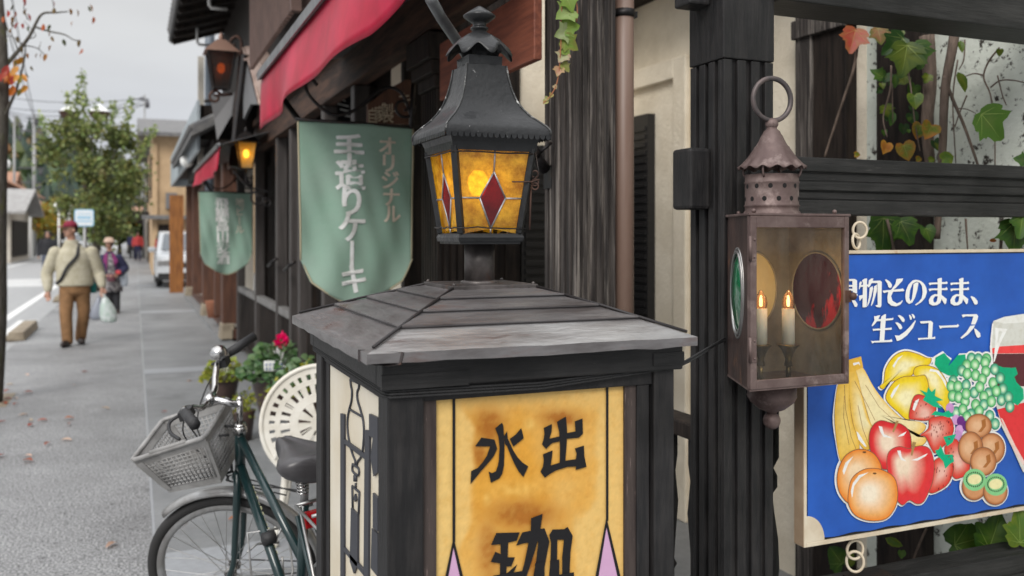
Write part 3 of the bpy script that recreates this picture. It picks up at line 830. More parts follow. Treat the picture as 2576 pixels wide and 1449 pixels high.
q.poly(off([tp(*p) for p in [(832, 1075), (925, 1072), (952, 1053), (993, 1125), (975, 1250), (968, 1400), (965, 1600), (800, 1610), (803, 1449), (815, 1300), (818, 1180), (805, 1120)]], 0.0024),
       holes=[off([tp(*p) for p in [(870, 1158), (922, 1155), (908, 1300), (908, 1432), (905, 1530), (858, 1530), (860, 1430), (868, 1300)]], 0.0024)])
# a second large character below, mostly under the picture
join(q, text_mb('琲', 0.17, on_y(1235, 1640, YF + 0.012), (1, 0, 0), (0, 0, 1), bold=0.02))
q.build('lettering', MT['black_print' ], box, recalc=False)
def bp(cx, cy, dy=0.0014):
    p = on_y((1100 + cx * .8004) * .6708, (1000 + cy * .8004) * .6708, YF + 0.016); return V3((p.x, p.y - dy, p.z))
q = MB()
for xa, y1 in ((751, 1290), (1469, 1190)):
    a, b = bp(xa, 500), bp(xa, y1)
    q.poly([(a.x - .0026, a.y, PZ1), (a.x + .0026, a.y, PZ1), (a.x + .0026, a.y, b.z), (a.x - .0026, a.y, b.z)])
for pts in ([(748, 1270), (700, 1500), (560, 2300), (585, 2300), (716, 1500), (750, 1310)], [(750, 1270), (806, 1500), (980, 2300), (955, 2300), (790, 1500), (748, 1310)],
            [(1464, 1175), (1404, 1500), (1250, 2300), (1275, 2300), (1420, 1500), (1466, 1215)], [(1466, 1175), (1543, 1500), (1600, 1800), (1580, 1800), (1528, 1500), (1464, 1215)]):
    q.poly([bp(*p, dy=0.0018) for p in pts])
q.build('panel_line', MT['black_print'], box, recalc=False)
q = MB()
for pts in ([(750, 1310), (716, 1500), (585, 2300), (955, 2300), (790, 1500)], [(1466, 1215), (1420, 1500), (1275, 2300), (1580, 1800), (1528, 1500)]):
    q.poly([bp(*p, dy=0.001) for p in pts])
q.build('lilac_flame', MT['lilac'], box, recalc=False)
# ivory side panel with the drawing of a drip tower, in raised dark acrylic
XS = XL + 0.012
q = MB(); q.box(XS, XS + 0.01, YF + 0.0645, YB - 0.1055, 0.24, ZC - 0.03); q.build('ivory_panel', MT['ivory_panel'], box)
def sp(cx, cy, dx=0.0):
    p = on_x((1240 + cx * .5244) * .6708, (1400 + cy * .5244) * .6708, XS); return V3((XS - dx, p.y, p.z))
q = MB()
def sbar(a, b, wd): q.tube([sp(*a, dx=0.002), sp(*b, dx=0.002)], wd / 2, 6)
for pts, wd in (([(148, 42), (152, 85), (160, 130), (155, 200), (140, 255), (128, 330), (130, 420), (143, 500), (165, 580), (183, 625), (183, 650)], .0048),
                ([(212, 72), (208, 105), (198, 130), (200, 190), (222, 265), (240, 335), (246, 420), (240, 520), (228, 590), (200, 630), (195, 655)], .0048),
                ([(148, 42), (212, 72)], .005), ([(140, 255), (225, 305)], .0045), ([(165, 645), (165, 700), (205, 728), (207, 680), (165, 650)], .005),
                ([(188, 728), (188, 770)], .011), ([(187, 785), (187, 820)], .005), ([(162, 805), (165, 960)], .005), ([(213, 850), (208, 1005)], .005), ([(162, 805), (213, 850)], .005)):
    q.tube(smooth_path([sp(*p, dx=0.002) for p in pts], 4) if len(pts) > 2 else [sp(*p, dx=0.002) for p in pts], wd / 2, 6)
for pts in ([(84, 285), (110, 293), (108, 1500), (84, 1490)], [(260, 403), (292, 408), (282, 1600), (250, 1590)], [(108, 468), (258, 575), (258, 612), (108, 500)],
            [(108, 1240), (250, 1400), (250, 1440), (108, 1270)], [(160, 960), (208, 1005), (206, 1365), (180, 1430), (152, 1340)],
            [(291, 288), (352, 315), (352, 705), (322, 735), (302, 600), (318, 460), (291, 445)], [(318, 853), (352, 885), (352, 1130), (318, 1100)],
            [(310, 1105), (352, 1150), (352, 1450), (303, 1390)], [(187, 860), (196, 900), (187, 918), (179, 895)]):
    q.prism([sp(*p, dx=0.0006) for p in pts], (-0.004, 0, 0))
q.build('drip_tower_drawing', MT['navy_print'], box)
# roof: lapped copper courses
EX0, EX1, EY0, EY1, EZ = 0.342, 0.972, 1.410, 2.150, 1.328
TX0, TX1, TY0, TY1, TZ = 0.585, 0.757, 1.684, 1.856, 1.412
def ring(t, dz=0.0, grow=0.0):
    l = lambda a, b: a + (b - a) * t
    x0, x1, y0, y1 = l(EX0, TX0) - grow, l(EX1, TX1) + grow, l(EY0, TY0) - grow, l(EY1, TY1) + grow
    return [V3((x0, y0, l(EZ, TZ) + dz)), V3((x1, y0, l(EZ, TZ) + dz)), V3((x1, y1, l(EZ, TZ) + dz)), V3((x0, y1, l(EZ, TZ) + dz))]
q = MB()
ts = [0, .34, .58, .80, 1.0]
def sub(a, b, n): return [a.lerp(b, i / n) for i in range(n + 1)]
rj = random.Random(5)
for k in range(4):
    lo, hi = ring(ts[k], 0.0055 if k else 0.0, 0.003 if k else 0), ring(ts[k + 1], 0.0)
    for s in range(4):
        A, B = sub(lo[s], lo[(s + 1) % 4], 14), sub(hi[s], hi[(s + 1) % 4], 14)
        jl = [V3((0, 0, rj.uniform(-.001, .0007))) if 0 < i < 14 else V3((0, 0, 0)) for i in range(15)]
        A = [a + d for a, d in zip(A, jl)]
        M = [a.lerp(b, .5) + V3((0, 0, rj.uniform(-.0018, .0018))) for a, b in zip(A, B)]
        o = A + M + B
        fs = [(i, i + 1, 15 + i + 1, 15 + i) for i in range(14)] + [(15 + i, 16 + i, 31 + i, 30 + i) for i in range(14)]
        dn = [a - V3((0, 0, 0.007 if k else 0.017)) for a in A]
        if k == 0: dn = [p + V3((rj.uniform(-.0004, .0004), rj.uniform(-.0004, .0004), rj.uniform(-.0012, .001))) for p in dn]
        q.add(o, fs, 2 if k == 0 and s % 2 == 0 else s % 2, True)
        q.add(dn + A, [(i, i + 1, 16 + i, 15 + i) for i in range(14)], s % 2, False)
q.box(EX0 + 0.02, EX1 - 0.02, EY0 + 0.02, EY1 - 0.02, 1.3125, 1.3215)
roof = q.build('copper_roof', [MT['roof_copper'], MT['roof_copper_side'], MT['roof_copper_eave']], box, recalc=False)
q = MB()
for s in range(4):
    a, b = ring(0.06)[s], ring(1.0)[s]
    q.tube([a + V3((0, 0, .004)), a.lerp(b, .5) + V3((0, 0, .005)), b + V3((0, 0, .003))], 0.0030, 6)
for k in (1, 2, 3):
    rr = ring(ts[k], 0.002, 0.004)
    for s in range(4): q.tube(sub(rr[s], rr[(s + 1) % 4], 6), 0.0014, 5)
q.build('roof_seam', mat('dark_lead_seam', (0.020, 0.017, 0.018), 0.5, 0.2), roof)
q = MB()
c0 = V3((EX0, EY0, EZ))
q.prism([c0 + V3((-.003, 0.05, -.018)), c0 + V3((-.003, 0.05, .002)), c0 + V3((0.02, 0.014, .0035)), c0 + V3((0.06, -.003, .001)), c0 + V3((0.055, -.003, -.019)), c0 + V3((0.034, 0.0, -.021)), c0 + V3((0.014, 0.02, -.020))], (0.003, 0.004, -0.001))
q.build('folded_corner', mat('torn_copper_corner', (0.05, 0.042, 0.042), 0.45, 0.4, col2=(0.16, 0.065, 0.035), scale=40, lo=0.52, hi=0.66), roof)
q = MB(); q.box(TX0 - 0.008, TX1 + 0.008, TY0 - 0.008, TY1 + 0.008, TZ - 0.004, TZ + 0.006)
for a in (TX0, TX1):
    for b in (TY0, TY1): q.sphere((a, b, TZ + 0.007), 0.0045, 8, 5)
q.build('roof_plate', MT['pole_iron'], box, bevel=0.002)
# cord wound round the box and tied off to the post
q = MB()
for k in range(3):
    dz = -0.0042 * k
    z = ZC - 0.004 + dz; d = 0.005
    sag = 0.001 * k
    pts = [(XL + 0.02, YB + d, z), (XL - d, YB + d, z), (XL - d, (YF + YB) / 2, z - sag), (XL - d, YF + .01, z - sag), (XL + .002, YF - d - .002, z - sag), ((XL + XR) / 2, YF - d, z - .004 - sag), (XR - .02, YF - d, z + .012 + 0.001 * k), (XR + d, YF + .004, z + .013), (XR + d, YF + 0.2, z + .01), (XR + d, YB - .02, z), (XR - .02, YB + d, z), (XL + 0.02, YB + d, z)]
    q.tube(pts, 0.0021, 6)
q.tube(smooth_path([(XR + .004, YF - .004, ZC + .004), (1.10, 1.60, ZC - .003), (1.26, 1.76, ZC - .004), (1.336, 1.822, ZC - .002)], 6), 0.0028, 6)
q.tube([(XR + .004, YF - .004, ZC + .006), (1.2, 1.70, ZC + .001), (1.336, 1.8222, ZC + .004)], 0.002, 6)
tag(q.build('black_cord', MT['rope']), 'black cord wound under the cornice of the box sign and tied to the porch post', 'cord')

# ================================================================== the lamp on the box
LX, LY = 0.671, 1.770
lamp = thing('post_lantern', 'black iron lantern with amber panes and red diamonds on the box sign roof', 'lantern', (LX, LY, TZ + 0.006))
q = MB(); q.cyl((LX, LY, TZ + 0.006), (LX, LY, 1.500), 0.032, 28); q.lathe([(0.04, 0), (0.04, .004), (0.032, .006)], (LX, LY, TZ + .006), 24); q.build('pole', MT['pole_iron'], lamp)
def sq(h, z): return [V3((LX + a * h, LY + b * h, z)) for a, b in ((-1, -1), (1, -1), (1, 1), (-1, 1))]
def sqlathe(q, prof, n=1, cap=(True, True)):
    for k in range(len(prof) - 1):
        A, B = sq(*prof[k]), sq(*prof[k + 1])
        for s in range(4): q.add([A[s], A[(s + 1) % 4], B[(s + 1) % 4], B[s]], [(0, 1, 2, 3)])
    if cap[0]: q.add(sq(*prof[0]), [(0, 3, 2, 1)])
    if cap[1]: q.add(sq(*prof[-1]), [(0, 1, 2, 3)])
q = MB(); sqlathe(q, [(0.058, 1.500), (0.066, 1.5005), (0.066, 1.505), (0.070, 1.5055), (0.072, 1.514), (0.068, 1.522), (0.060, 1.5225)]); q.build('base_tray', MT['lamp_iron'], lamp, bevel=0.0015)
ZB, ZT, HB, HT = 1.522, 1.694, 0.064, 0.086
for a, b in ((-1, -1), (1, -1), (1, 1), (-1, 1)):
    q = MB(); q.bar((LX + a * HB, LY + b * HB, ZB), (LX + a * HT, LY + b * HT, ZT + 0.004), 0.013, 0.013, up=(a, b, 0))
    q.build('corner_bar', MT['lamp_iron'], lamp, bevel=0.002)
q = MB(); sqlathe(q, [(0.086, ZT - .004), (0.0905, ZT - .004), (0.0925, ZT + 0.012), (0.0975, ZT + 0.024), (0.090, ZT + .024)], cap=(False, True)); q.build('top_band', MT['lamp_iron'], lamp)
# panes: amber fields and red diamonds, each a flat piece, held by lead
def pane_pt(side, u, t, d=0.0):    # u -1..1 across, t 0..1 up
    h = HB + (HT - HB) * t - 0.001 + d; z = ZB + (ZT - ZB) * t
    a = u * (h - 0.006)
    return V3(((LX + a, LY - h, z), (LX + h, LY + a, z), (LX - a, LY + h, z), (LX - h, LY - a, z))[side])
qa, qr, ql = MB(), MB(), MB()
for s in range(4):
    top, bot, lf, rt, m = (0.02, .73), (0.0, .06), (-.40, .42), (.44, .42), (0.0, .42)
    P = lambda p, d=0: pane_pt(s, p[0], p[1], d)
    qr.add([P(bot, .0004), P(rt, .0004), P(top, .0004), P(lf, .0004)], [(0, 1, 2, 3)])
    for pts in ([(-1, 0), bot, lf, (-1, .42)], [bot, (1, 0), (1, .42), rt], [(-1, .42), lf, top, (.02, 1), (-1, 1)], [rt, (1, .42), (1, 1), (.02, 1), top]):
        qa.add([P(p) for p in pts], [tuple(range(len(pts)))])
    for a, b in ((bot, rt), (rt, top), (top, lf), (lf, bot), (lf, (-1, .42)), (rt, (1, .42)), (top, (.02, 1)), ((0, 0), bot)):
        ql.tube([P(a, .0008), P(b, .0008)], 0.0019, 6)
qa.build('amber_pane', MT['amber'], lamp, recalc=False); qr.build('ruby_diamond', MT['ruby'], lamp, recalc=False); ql.build('lead_came', MT['lead'], lamp)
# bell roof
prof = [(0.113, 1.7215), (0.1125, 1.733), (0.107, 1.741), (0.097, 1.7505), (0.083, 1.763), (0.070, 1.779), (0.060, 1.797), (0.0525, 1.820), (0.047, 1.845), (0.043, 1.872)]
q = MB(); rj = random.Random(2)
for s in range(4):
    rows = []
    for k, (h, z) in enumerate(prof):
        A = sq(h, z); row = sub(A[s], A[(s + 1) % 4], 10)
        row = [p + V3((rj.uniform(-1, 1), rj.uniform(-1, 1), rj.uniform(-1, 1))) * (0.0009 if 0 < i < 10 else 0) for i, p in enumerate(row)]
        rows.append(row)
    vs = [p for r_ in rows for p in r_]
    q.add(vs, [(k * 11 + i, k * 11 + i + 1, k * 11 + 12 + i, k * 11 + 11 + i) for k in range(len(prof) - 1) for i in range(10)], 0, True)
q.add(sq(0.043, 1.872), [(0, 1, 2, 3)])
q.add(sq(0.112, 1.7225), [(0, 1, 2, 3)])
# scalloped skirt
for s in range(4):
    A = sq(0.1135, 1.7225); a, b = A[s], A[(s + 1) % 4]; n = 18
    for i in range(n):
        p, r_ = a.lerp(b, (i + .06) / n), a.lerp(b, (i + .94) / n); w_ = (r_ - p)
        pts = [p, r_] + [p + w_ * (0.5 + 0.5 * math.cos(t)) + V3((0, 0, -0.0035 - 0.0062 * math.sin(t))) for t in (0, .5, 1.05, 1.57, 2.1, 2.65, 3.14)]
        nr_ = w_.cross(V3((0, 0, 1))).normalized() * 0.0012
        q.prism(pts, nr_)
q.build('bell_roof', MT['lamp_iron'], lamp, recalc=False)
q = MB()
for s in range(4):
    q.tube([sq(h + .0006, z)[s] for h, z in prof], 0.0022, 6)
    q.build('hip_seam', MT['chipped_iron'], lamp); q = MB()
sqlathe(q, [(0.0365, 1.870), (0.0375, 1.892), (0.034, 1.893)])
q.box(LX - .012, LX + .012, LY - .012, LY + .012, 1.892, 1.925)
q.build('roof_seam', MT['lamp_iron'], lamp)
q = MB()
wv = lambda amp, dz: (lambda t: (amp * math.cos(8 * t), dz * math.cos(8 * t) ))
q.lathe([(0.068, 1.902), (0.058, 1.914), (0.044, 1.929), (0.028, 1.940), (0.017, 1.946), (0.0155, 1.947)], (LX, LY, 0), 108,
        wave={0: wv(0.006, -0.011), 1: wv(0.0055, -0.008), 2: wv(.004, -.0045), 3: wv(.002, -.0015)})
q.build('fluted_cap', MT['lamp_iron'], lamp, solid=0.0016)
q = MB()
q.lathe([(0.0155, 1.944), (0.0155, 1.952), (0.019, 1.953), (0.019, 1.957), (0.0145, 1.958), (0.0145, 1.966), (0.020, 1.969), (0.034, 1.979), (0.0345, 1.982), (0.022, 1.991), (0.010, 1.999), (0.003, 2.003), (0.0, 2.003)], (LX, LY, 0), 28)
q.build('finial', MT['lamp_iron'], lamp)
q = MB(); q.lathe([(0, 1.655), (.010, 1.653), (.019, 1.642), (.022, 1.628), (.017, 1.612), (.012, 1.602), (0, 1.60)], (LX - .010, LY - .018, 0), 20); q.build('bulb', MT['bulb_warm'], lamp)
q = MB(); q.cyl((LX - .010, LY - .018, 1.523), (LX - .010, LY - .018, 1.601), 0.011, 12); q.build('bulb_holder', MT['brass'], lamp)
q = MB()
for z, h, wob in ((ZT - .008, 0.0915, .0012), (ZB + .012, 0.0745, .002)):
    pts = []
    A = sq(h, z)
    for s in range(4): pts += [p + V3((0, 0, random.Random(s * 9 + int(z * 1000) + i).uniform(-wob, wob))) for i, p in enumerate(sub(A[s], A[(s + 1) % 4], 7)[:-1])]
    q.tube(pts, 0.0016, 6, closed=True)
q.tube([(LX + .088, LY - .093, ZT - .004), (LX + .098, LY - .09, ZT - .05), (LX + .082, LY - .082, ZT - .06)], .0012, 5)
q.build('binding_wire', MT['iron'], lamp)
q = MB()
q.tube([(LX + .040, LY - .0825, 1.628), (LX + .082, LY - .0865, 1.629), (LX + .1, LY - .086, 1.634)], .0016, 6)
for z in (1.628, 1.620, 1.645): q.torus((LX + .092, LY - .082, z), .007, .0018, (0.4, 1, 0.2), 14, 6)
q.tube([(LX + .096, LY - .05, 1.64), (LX + .088, LY - .07, 1.61), (LX + .083, LY - .075, 1.53)], .0022, 6)
q.build('latch', MT['rust_iron'], lamp)
pl = bpy.data.lights.new('lamp_glow', 'POINT'); pl.energy = 1.1; pl.color = (1, .60, .22); pl.shadow_soft_size = 0.02
po = bpy.data.objects.new('lamp_glow', pl); po.location = (-.010, -.018 , 1.628 - (TZ + .006)); COL.objects.link(po); po.parent = lamp

# ================================================================== porch fence: post, rails
PX0, PX1, PY0, PY1 = 1.334, 1.486, 1.825, 1.970
post = thing('porch_post', 'black fluted timber porch post carrying the copper lantern', 'post', ((PX0 + PX1) / 2, (PY0 + PY1) / 2, 0))
fluted(PX0, PX1, PY0, PY1, 0.0, 1.957, 4, 4, 0.011, 0.62).build('fluted_shaft', MT['black_paint'], post, bevel=0.002)
q = MB(); q.box(PX0 - .0015, PX1 + .0015, PY0 - .0015, PY1 + .0015, 1.955, 2.40); q.build('plain_head', MT['black_paint'], post, bevel=0.003)
q = MB(); q.box(1.268, 1.3324, 1.875, 1.945, 2.095, 2.3); q.build('beam_tenon', MT['black_paint'], post, bevel=0.006)
fence = thing('porch_fence', 'black grooved timber porch rails between the post and the picture edge', 'fence', (2.2, 1.88, 0))
q = MB(); q.box(PX1 + .0017, 3.2, 1.80, 1.945, 2.109, 2.30); q.build('head_beam', MT['black_paint_h'], fence, bevel=0.004)
q = MB()
z0, z1 = 1.571, 1.7236; hh = z1 - z0
q.box(PX1 + .001, 3.2, 1.868, 1.93, z0 + .002, z1 - .002)
for a, b, y in ((0, .265, 1.853), (.265, .42, 1.866), (.42, .58, 1.858), (.58, .745, 1.867), (.745, 1.0, 1.855)):
    q.box(PX1 + .001, 3.2, y, 1.93 - .001 * (a * 3 + 1), z0 + hh * a + .0008, z0 + hh * b - .0008)
q.build('middle_rail', MT['black_paint_h'], fence, bevel=0.003)
q = MB()
q.box(PX1 + .001, 3.2, 1.78, 1.876, 0.50, 0.612); q.box(PX1 + .002, 3.2, 1.772, 1.779, 0.505, 0.56)
q.build('lower_rail', MT['black_paint_h'], fence, bevel=0.006)
q = MB(); q.box(PX1 + .001, 3.2, 1.80, 1.87, 0.10, 0.2); q.build('bottom_rail', MT['black_paint_h'], fence, bevel=0.006)
q = MB()
x0, x1, y0, y1, za, zb = 1.268, 1.333, 1.875, 1.955, 1.583, 1.737
q.box(x0, x1, y0, y1, za, zb); q.build('rail_tenon', MT['black_paint'], post, bevel=0.009)
def turned_baluster(x, y, ztop, label, s=1.0, group='turned balusters of the porch'):
    q = MB()
    prof = [(.030, 0), (.030, .08), (.018, .10), (.026, .13), (.032, .2), (.020, .28), (.015, .33), (.026, .35), (.026, .38), (.016, .40), (.022, .46), (.031, .54), (.028, .62), (.018, .70), (.014, .74), (.026, .76), (.026, .79), (.017, .81), (.030, .84), (.030, 1.0)]
    q.lathe([(r * s, z * ztop) for r, z in prof], (x, y, 0), 20)
    return tag(q.build('turned_baluster', MT['black_paint']), label, 'baluster', group)
turned_baluster(1.652, 2.06, 1.06, 'dark turned baluster behind the lower left corner of the blue sign', 1.15)
q = MB(); q.box(1.50, 1.80, 2.02, 2.10, 1.055, 1.12); tag(q.build('baluster_rail', MT['black_paint_h'], bevel=0.004), 'short black handrail half hidden behind the copper lantern and blue sign', 'handrail')
sr = thing('side_railing', 'dark porch handrail with turned balusters between box sign and porch post', 'railing', (1.42, 2.2, 0))
q = MB(); q.box(1.375, 1.455, 1.972, 2.455, .965, 1.01); q.build('handrail', MT['dark_wood'], sr, bevel=.006)
q = MB(); q.box(1.385, 1.445, 1.972, 2.455, .16, .22); q.build('foot_rail', MT['dark_wood'], sr, bevel=.006)
for y in (2.06, 2.19, 2.32):
    q = MB(); prof = [(.022, 0), (.022, .06), (.014, .08), (.022, .16), (.024, .25), (.015, .36), (.012, .46), (.02, .48), (.012, .5), (.017, .6), (.024, .72), (.016, .84), (.022, .9), (.022, 1)]
    q.lathe([(r, .221 + z * .743) for r, z in prof], (1.415, y, 0), 16); q.build('baluster', MT['black_paint'], sr)

# ================================================================== copper lantern on the post
FLX, FRX, FY = 1.254, 1.535, 1.620
BLX, BRX, BY = 1.343, 1.532, 1.8215
LZ0, LZ1 = 1.172, 1.566
CX, CY = 1.395, 1.720
lan = thing('wall_lantern', 'brown copper carriage lantern with glass front and coloured lenses on the post', 'lantern', (CX, CY, LZ0))
FL, FR, BL, BR = V3((FLX, FY, 0)), V3((FRX, FY, 0)), V3((BLX, BY, 0)), V3((BRX, BY, 0))
def zz(p, z): return V3((p.x, p.y, z))
q = MB()
cent = (FL + FR + BL + BR) / 4
def plate(q, z, t, g): 
    pts = [zz(p + (p - cent).normalized() * g, z) for p in (FL, FR, BR, BL)]
    q.prism(pts, (0, 0, t))
plate(q, LZ1 - .004, .006, .006)
q.build('top_plate', MT['lantern_copper'], lan, bevel=.0015)
q = MB(); plate(q, LZ0, .004, .001); q.build('floor_plate', MT['lantern_copper'], lan)
# sides
def side_panel(A, B, hole, name, m, th=0.0012):
    d = (B - A); L = d.length; d = d.normalized(); n = V3((d.y, -d.x, 0))
    pts = [zz(A, LZ0 + .004), zz(B, LZ0 + .004), zz(B, LZ1 - .004), zz(A, LZ1 - .004)]
    hc, hr, hz = hole
    hp = [zz(A + d * (L * hc + hr * math.cos(t)), EYE + hz + .092 * math.sin(t)) for t in (2 * math.pi * i / 36 for i in range(36))]
    q = MB(); q.prism(pts, n * th, holes=[hp]); q.build(name, m, lan)
    return d, n, L, [p + n * th for p in hp]
dl, nl, Ll, hpl = side_panel(FL, BL, (.52, .052, -.137), 'side_panel', MT['lantern_scuffed'])
for hp, n, lm, nm in ((hpl, nl, 'green_lens', 'green_lens'),):
    c = sum(hp, V3()) / len(hp)
    q = MB()
    rings = [[c + (p - c) * s + n * h * (-1) for p in hp] for s, h in ((1.0, .000), (.8, .006), (.5, .0105), (.2, .0125))]
    vs = [p for r_ in rings for p in r_] + [c - n * .013]; N_ = 36
    q.add(vs, [(k * N_ + i, k * N_ + (i + 1) % N_, (k + 1) * N_ + (i + 1) % N_, (k + 1) * N_ + i) for k in range(3) for i in range(N_)] + [(3 * N_ + i, 3 * N_ + (i + 1) % N_, 4 * N_) for i in range(N_)], 0, True)
    q.build(nm, MT[lm], lan)
    q = MB(); q.tube([c + (p - c) * 1.04 - n * .003 for p in hp], .004, 8, closed=True); q.tube([c + (p - c) * 1.14 - n * .001 for p in hp], .003, 6, closed=True)
    q.build('lens_ring', MT['alu'], lan)
dr, nr_, Lr, hpr = side_panel(BR, FR, (.5, .084, -.137), 'side_panel', MT['inner_metal'])
db, nb, Lb, hpb = side_panel(BL, BR, (.40, .070, -.137), 'back_panel', MT['inner_metal'])
for hp, n, lm in ((hpr, nr_, 'ruby_lens'), (hpb, nb, 'yellow_lens')):
    c = sum(hp, V3()) / len(hp)
    q = MB(); q.poly([c + (p - c) * 1.02 + n * .002 for p in hp]); q.build(lm, MT[lm], lan, recalc=False)
    q = MB(); q.tube([c + (p - c) * 1.02 + n * .002 for p in hp], .003, 6, closed=True); q.build('lens_ring', MT['inner_metal'], lan)
# front door frame and pane
q = MB(); w_ = .0125
FZ0, FZ1 = LZ0 + .004, LZ1 - .0045
q.box(FLX, FLX + .017, FY - .003, FY + .010, FZ0, FZ1); q.box(FRX - .013, FRX, FY - .003, FY + .010, FZ0, FZ1)
q.box(FLX + .0171, FRX - .0131, FY - .0025, FY + .009, FZ0, FZ0 + .02); q.box(FLX + .0171, FRX - .0131, FY - .0025, FY + .009, FZ1 - .026, FZ1)
door = q.build('door_frame', MT['lantern_copper'], lan, bevel=.0015)
q = MB()
for z in (LZ0 + .29, LZ0 + .065):
    q.box(FLX - .002, FLX + .014, FY - .0048, FY - .0032, z, z + .055)
    q.cyl((FLX - .001, FY - .003, z), (FLX - .001, FY - .003, z + .055), .004, 10)
    for a in (.008, .047): q.sphere((FLX + .009, FY - .0052, z + a), .0028, 8, 5)
q.build('hinge', MT['lantern_copper'], door)
q = MB(); q.box(FRX - .012, FRX + .004, FY - .0055, FY - .0032, 1.362, 1.39); q.sphere((FRX + .008, FY - .006, 1.376), .0095, 12, 8); q.build('latch_knob', MT['rust_iron'], door)
q = MB(); q.add([(FLX + .0165, FY + .0035, FZ0 + .018), (FRX - .0125, FY + .0035, FZ0 + .018), (FRX - .0125, FY + .0035, FZ1 - .024), (FLX + .0165, FY + .0035, FZ1 - .024)], [(0, 1, 2, 3)]); q.build('glass_pane', MT['lantern_glass'], door, recalc=False)
q = MB()
for x in (FLX + .02, FRX - .03): q.sphere((x, FY + .012, LZ1 + .007), .0055, 10, 6); q.cyl((x, FY + .012, LZ1), (x, FY + .012, LZ1 + .005), .003, 8)
q.sphere((BLX + .01, BY - .03, LZ1 + .006), .005, 8, 5)
q.build('top_rivet', MT['lantern_copper'], lan)
# chimney with two rows of vent holes
q = MB(); CR = .062; CZ0, CZ1 = LZ1 + .001, 1.662
q.lathe([(CR + .0035, CZ0), (CR + .0035, CZ0 + .006), (CR, CZ0 + .009), (CR, CZ0 + .018), (CR + .003, CZ0 + .021), (CR, CZ0 + .024), (CR, CZ1 - .022), (CR + .0025, CZ1 - .019), (CR, CZ1 - .016), (CR, CZ1), (CR - .002, CZ1), (CR - .002, CZ1 - .03)], (CX, CY, 0), 48)
chim = q.build('chimney', MT['lantern_copper'], lan)
q = MB()
for z, o in ((1.604, 0.1), (1.6335, .32)):
    for k in range(12):
        a = 2 * math.pi * k / 12 + o; c = V3((CX + (CR + .0006) * math.cos(a), CY + (CR + .0006) * math.sin(a), z))
        u, v = V3((-math.sin(a), math.cos(a), 0)), V3((0, 0, 1))
        q.add([c + u * .0052 * math.cos(t) + v * .0056 * math.sin(t) for t in (2 * math.pi * i / 14 for i in range(14))], [tuple(range(14))])
q.build('vent_hole', MT['hole'], chim, recalc=False)
q = MB(); wv = lambda a, b: (lambda t: (a * math.cos(15 * t), b * math.cos(15 * t)))
q.lathe([(.0785, 1.677), (.071, 1.684), (.056, 1.702), (.041, 1.724), (.040, 1.727), (.036, 1.730), (.030, 1.741), (.0235, 1.755), (.0215, 1.757), (.018, 1.765), (.012, 1.770), (.010, 1.778)], (CX, CY, 0), 96, wave={0: wv(.0015, .0035), 1: wv(.0008, .0016)})
hood = q.build('hood', MT['lantern_copper'], lan, solid=.0015)
q = MB()
for k in range(4):
    a = .6 + k * math.pi / 2; e = V3((math.cos(a), math.sin(a), 0)); c = V3((CX, CY, 0))
    q = MB(); q.tube(bez(c + e * .066 + V3((0, 0, 1.686)), c + e * .074 + V3((0, 0, 1.668)), c + e * (CR - .001) + V3((0, 0, 1.655)), 6), .0028, 6); q.build('hood_strut', MT['lantern_copper'], hood)
q = MB(); q.sphere((CX, CY, 1.783), (.0155, .0155, .0145), 18, 12); q.build('knob', MT['lantern_copper'], lan)
q = MB(); q.torus((CX + .001, CY, 1.783 + .058), .0505, .0062, (.12, 1, 0), 48, 10); q.build('carrying_ring', mat('grey_iron_ring', (.075, .066, .068), .5, .5, col2=(.13, .10, .095), scale=20), lan)
q = MB(); q.lathe([(0, LZ0 - .001), (.058, LZ0 - .001), (.056, LZ0 - .03), (.058, LZ0 - .034), (.056, LZ0 - .04), (.050, LZ0 - .05), (.030, LZ0 - .066), (.013, LZ0 - .073), (.010, LZ0 - .078)], (CX, CY, 0), 36); q.sphere((CX, CY, LZ0 - .094), (.0205, .0205, .021), 20, 12)
q.build('bottom_finial', MT['lantern_copper'], lan)
# candle lamps inside
for dx in (-.02, .05):
    cl_ = bpy.data.lights.new('candle_glow', 'POINT'); cl_.energy = .10; cl_.color = (1, .62, .3); cl_.shadow_soft_size = .008
    co_ = bpy.data.objects.new('candle_glow', cl_); co_.location = (dx, -.03, .235); COL.objects.link(co_); co_.parent = lan
for k, (px, D) in enumerate(((1914, 2.13), (1983, 2.12))):
    p = at_depth(px, 600, D); x, y = p.x, p.y
    zt = at_depth(px, 776, D).z; zb = at_depth(px, 866, D).z
    q = MB(); q.cyl((x, y, zb), (x, y, zt), .0148, 20); c_ = q.build('candle_tube', MT['candle'], lan)
    q = MB(); q.lathe([(.0135, zt), (.0135, zt + .001), (.0155, zt + .012), (.0125, zt + .027), (.006, zt + .038), (.0015, zt + .044), (0, zt + .0445)], (x, y, 0), 16); q.build('flame_bulb', clear_glass('bulb_glass_%d' % k, (1, .75, .5), .2, (1, .6, .35)), c_)
    q = MB(); q.lathe([(0, zt + .004), (.0035, zt + .006), (.004, zt + .018), (.002, zt + .03), (0, zt + .032)], (x, y, 0), 8); q.build('filament', MT['bulb_soft'], c_)
    q = MB(); q.lathe([(0, zb - .055), (.010, zb - .05), (.007, zb - .035), (.013, zb - .02), (.018, zb - .01), (.026, zb - .002), (.026, zb), (0, zb)], (x, y, 0), 20); q.cyl((x, y, LZ0 + .004), (x, y, zb - .05), .006, 10); q.build('socket', MT['brass'], c_)

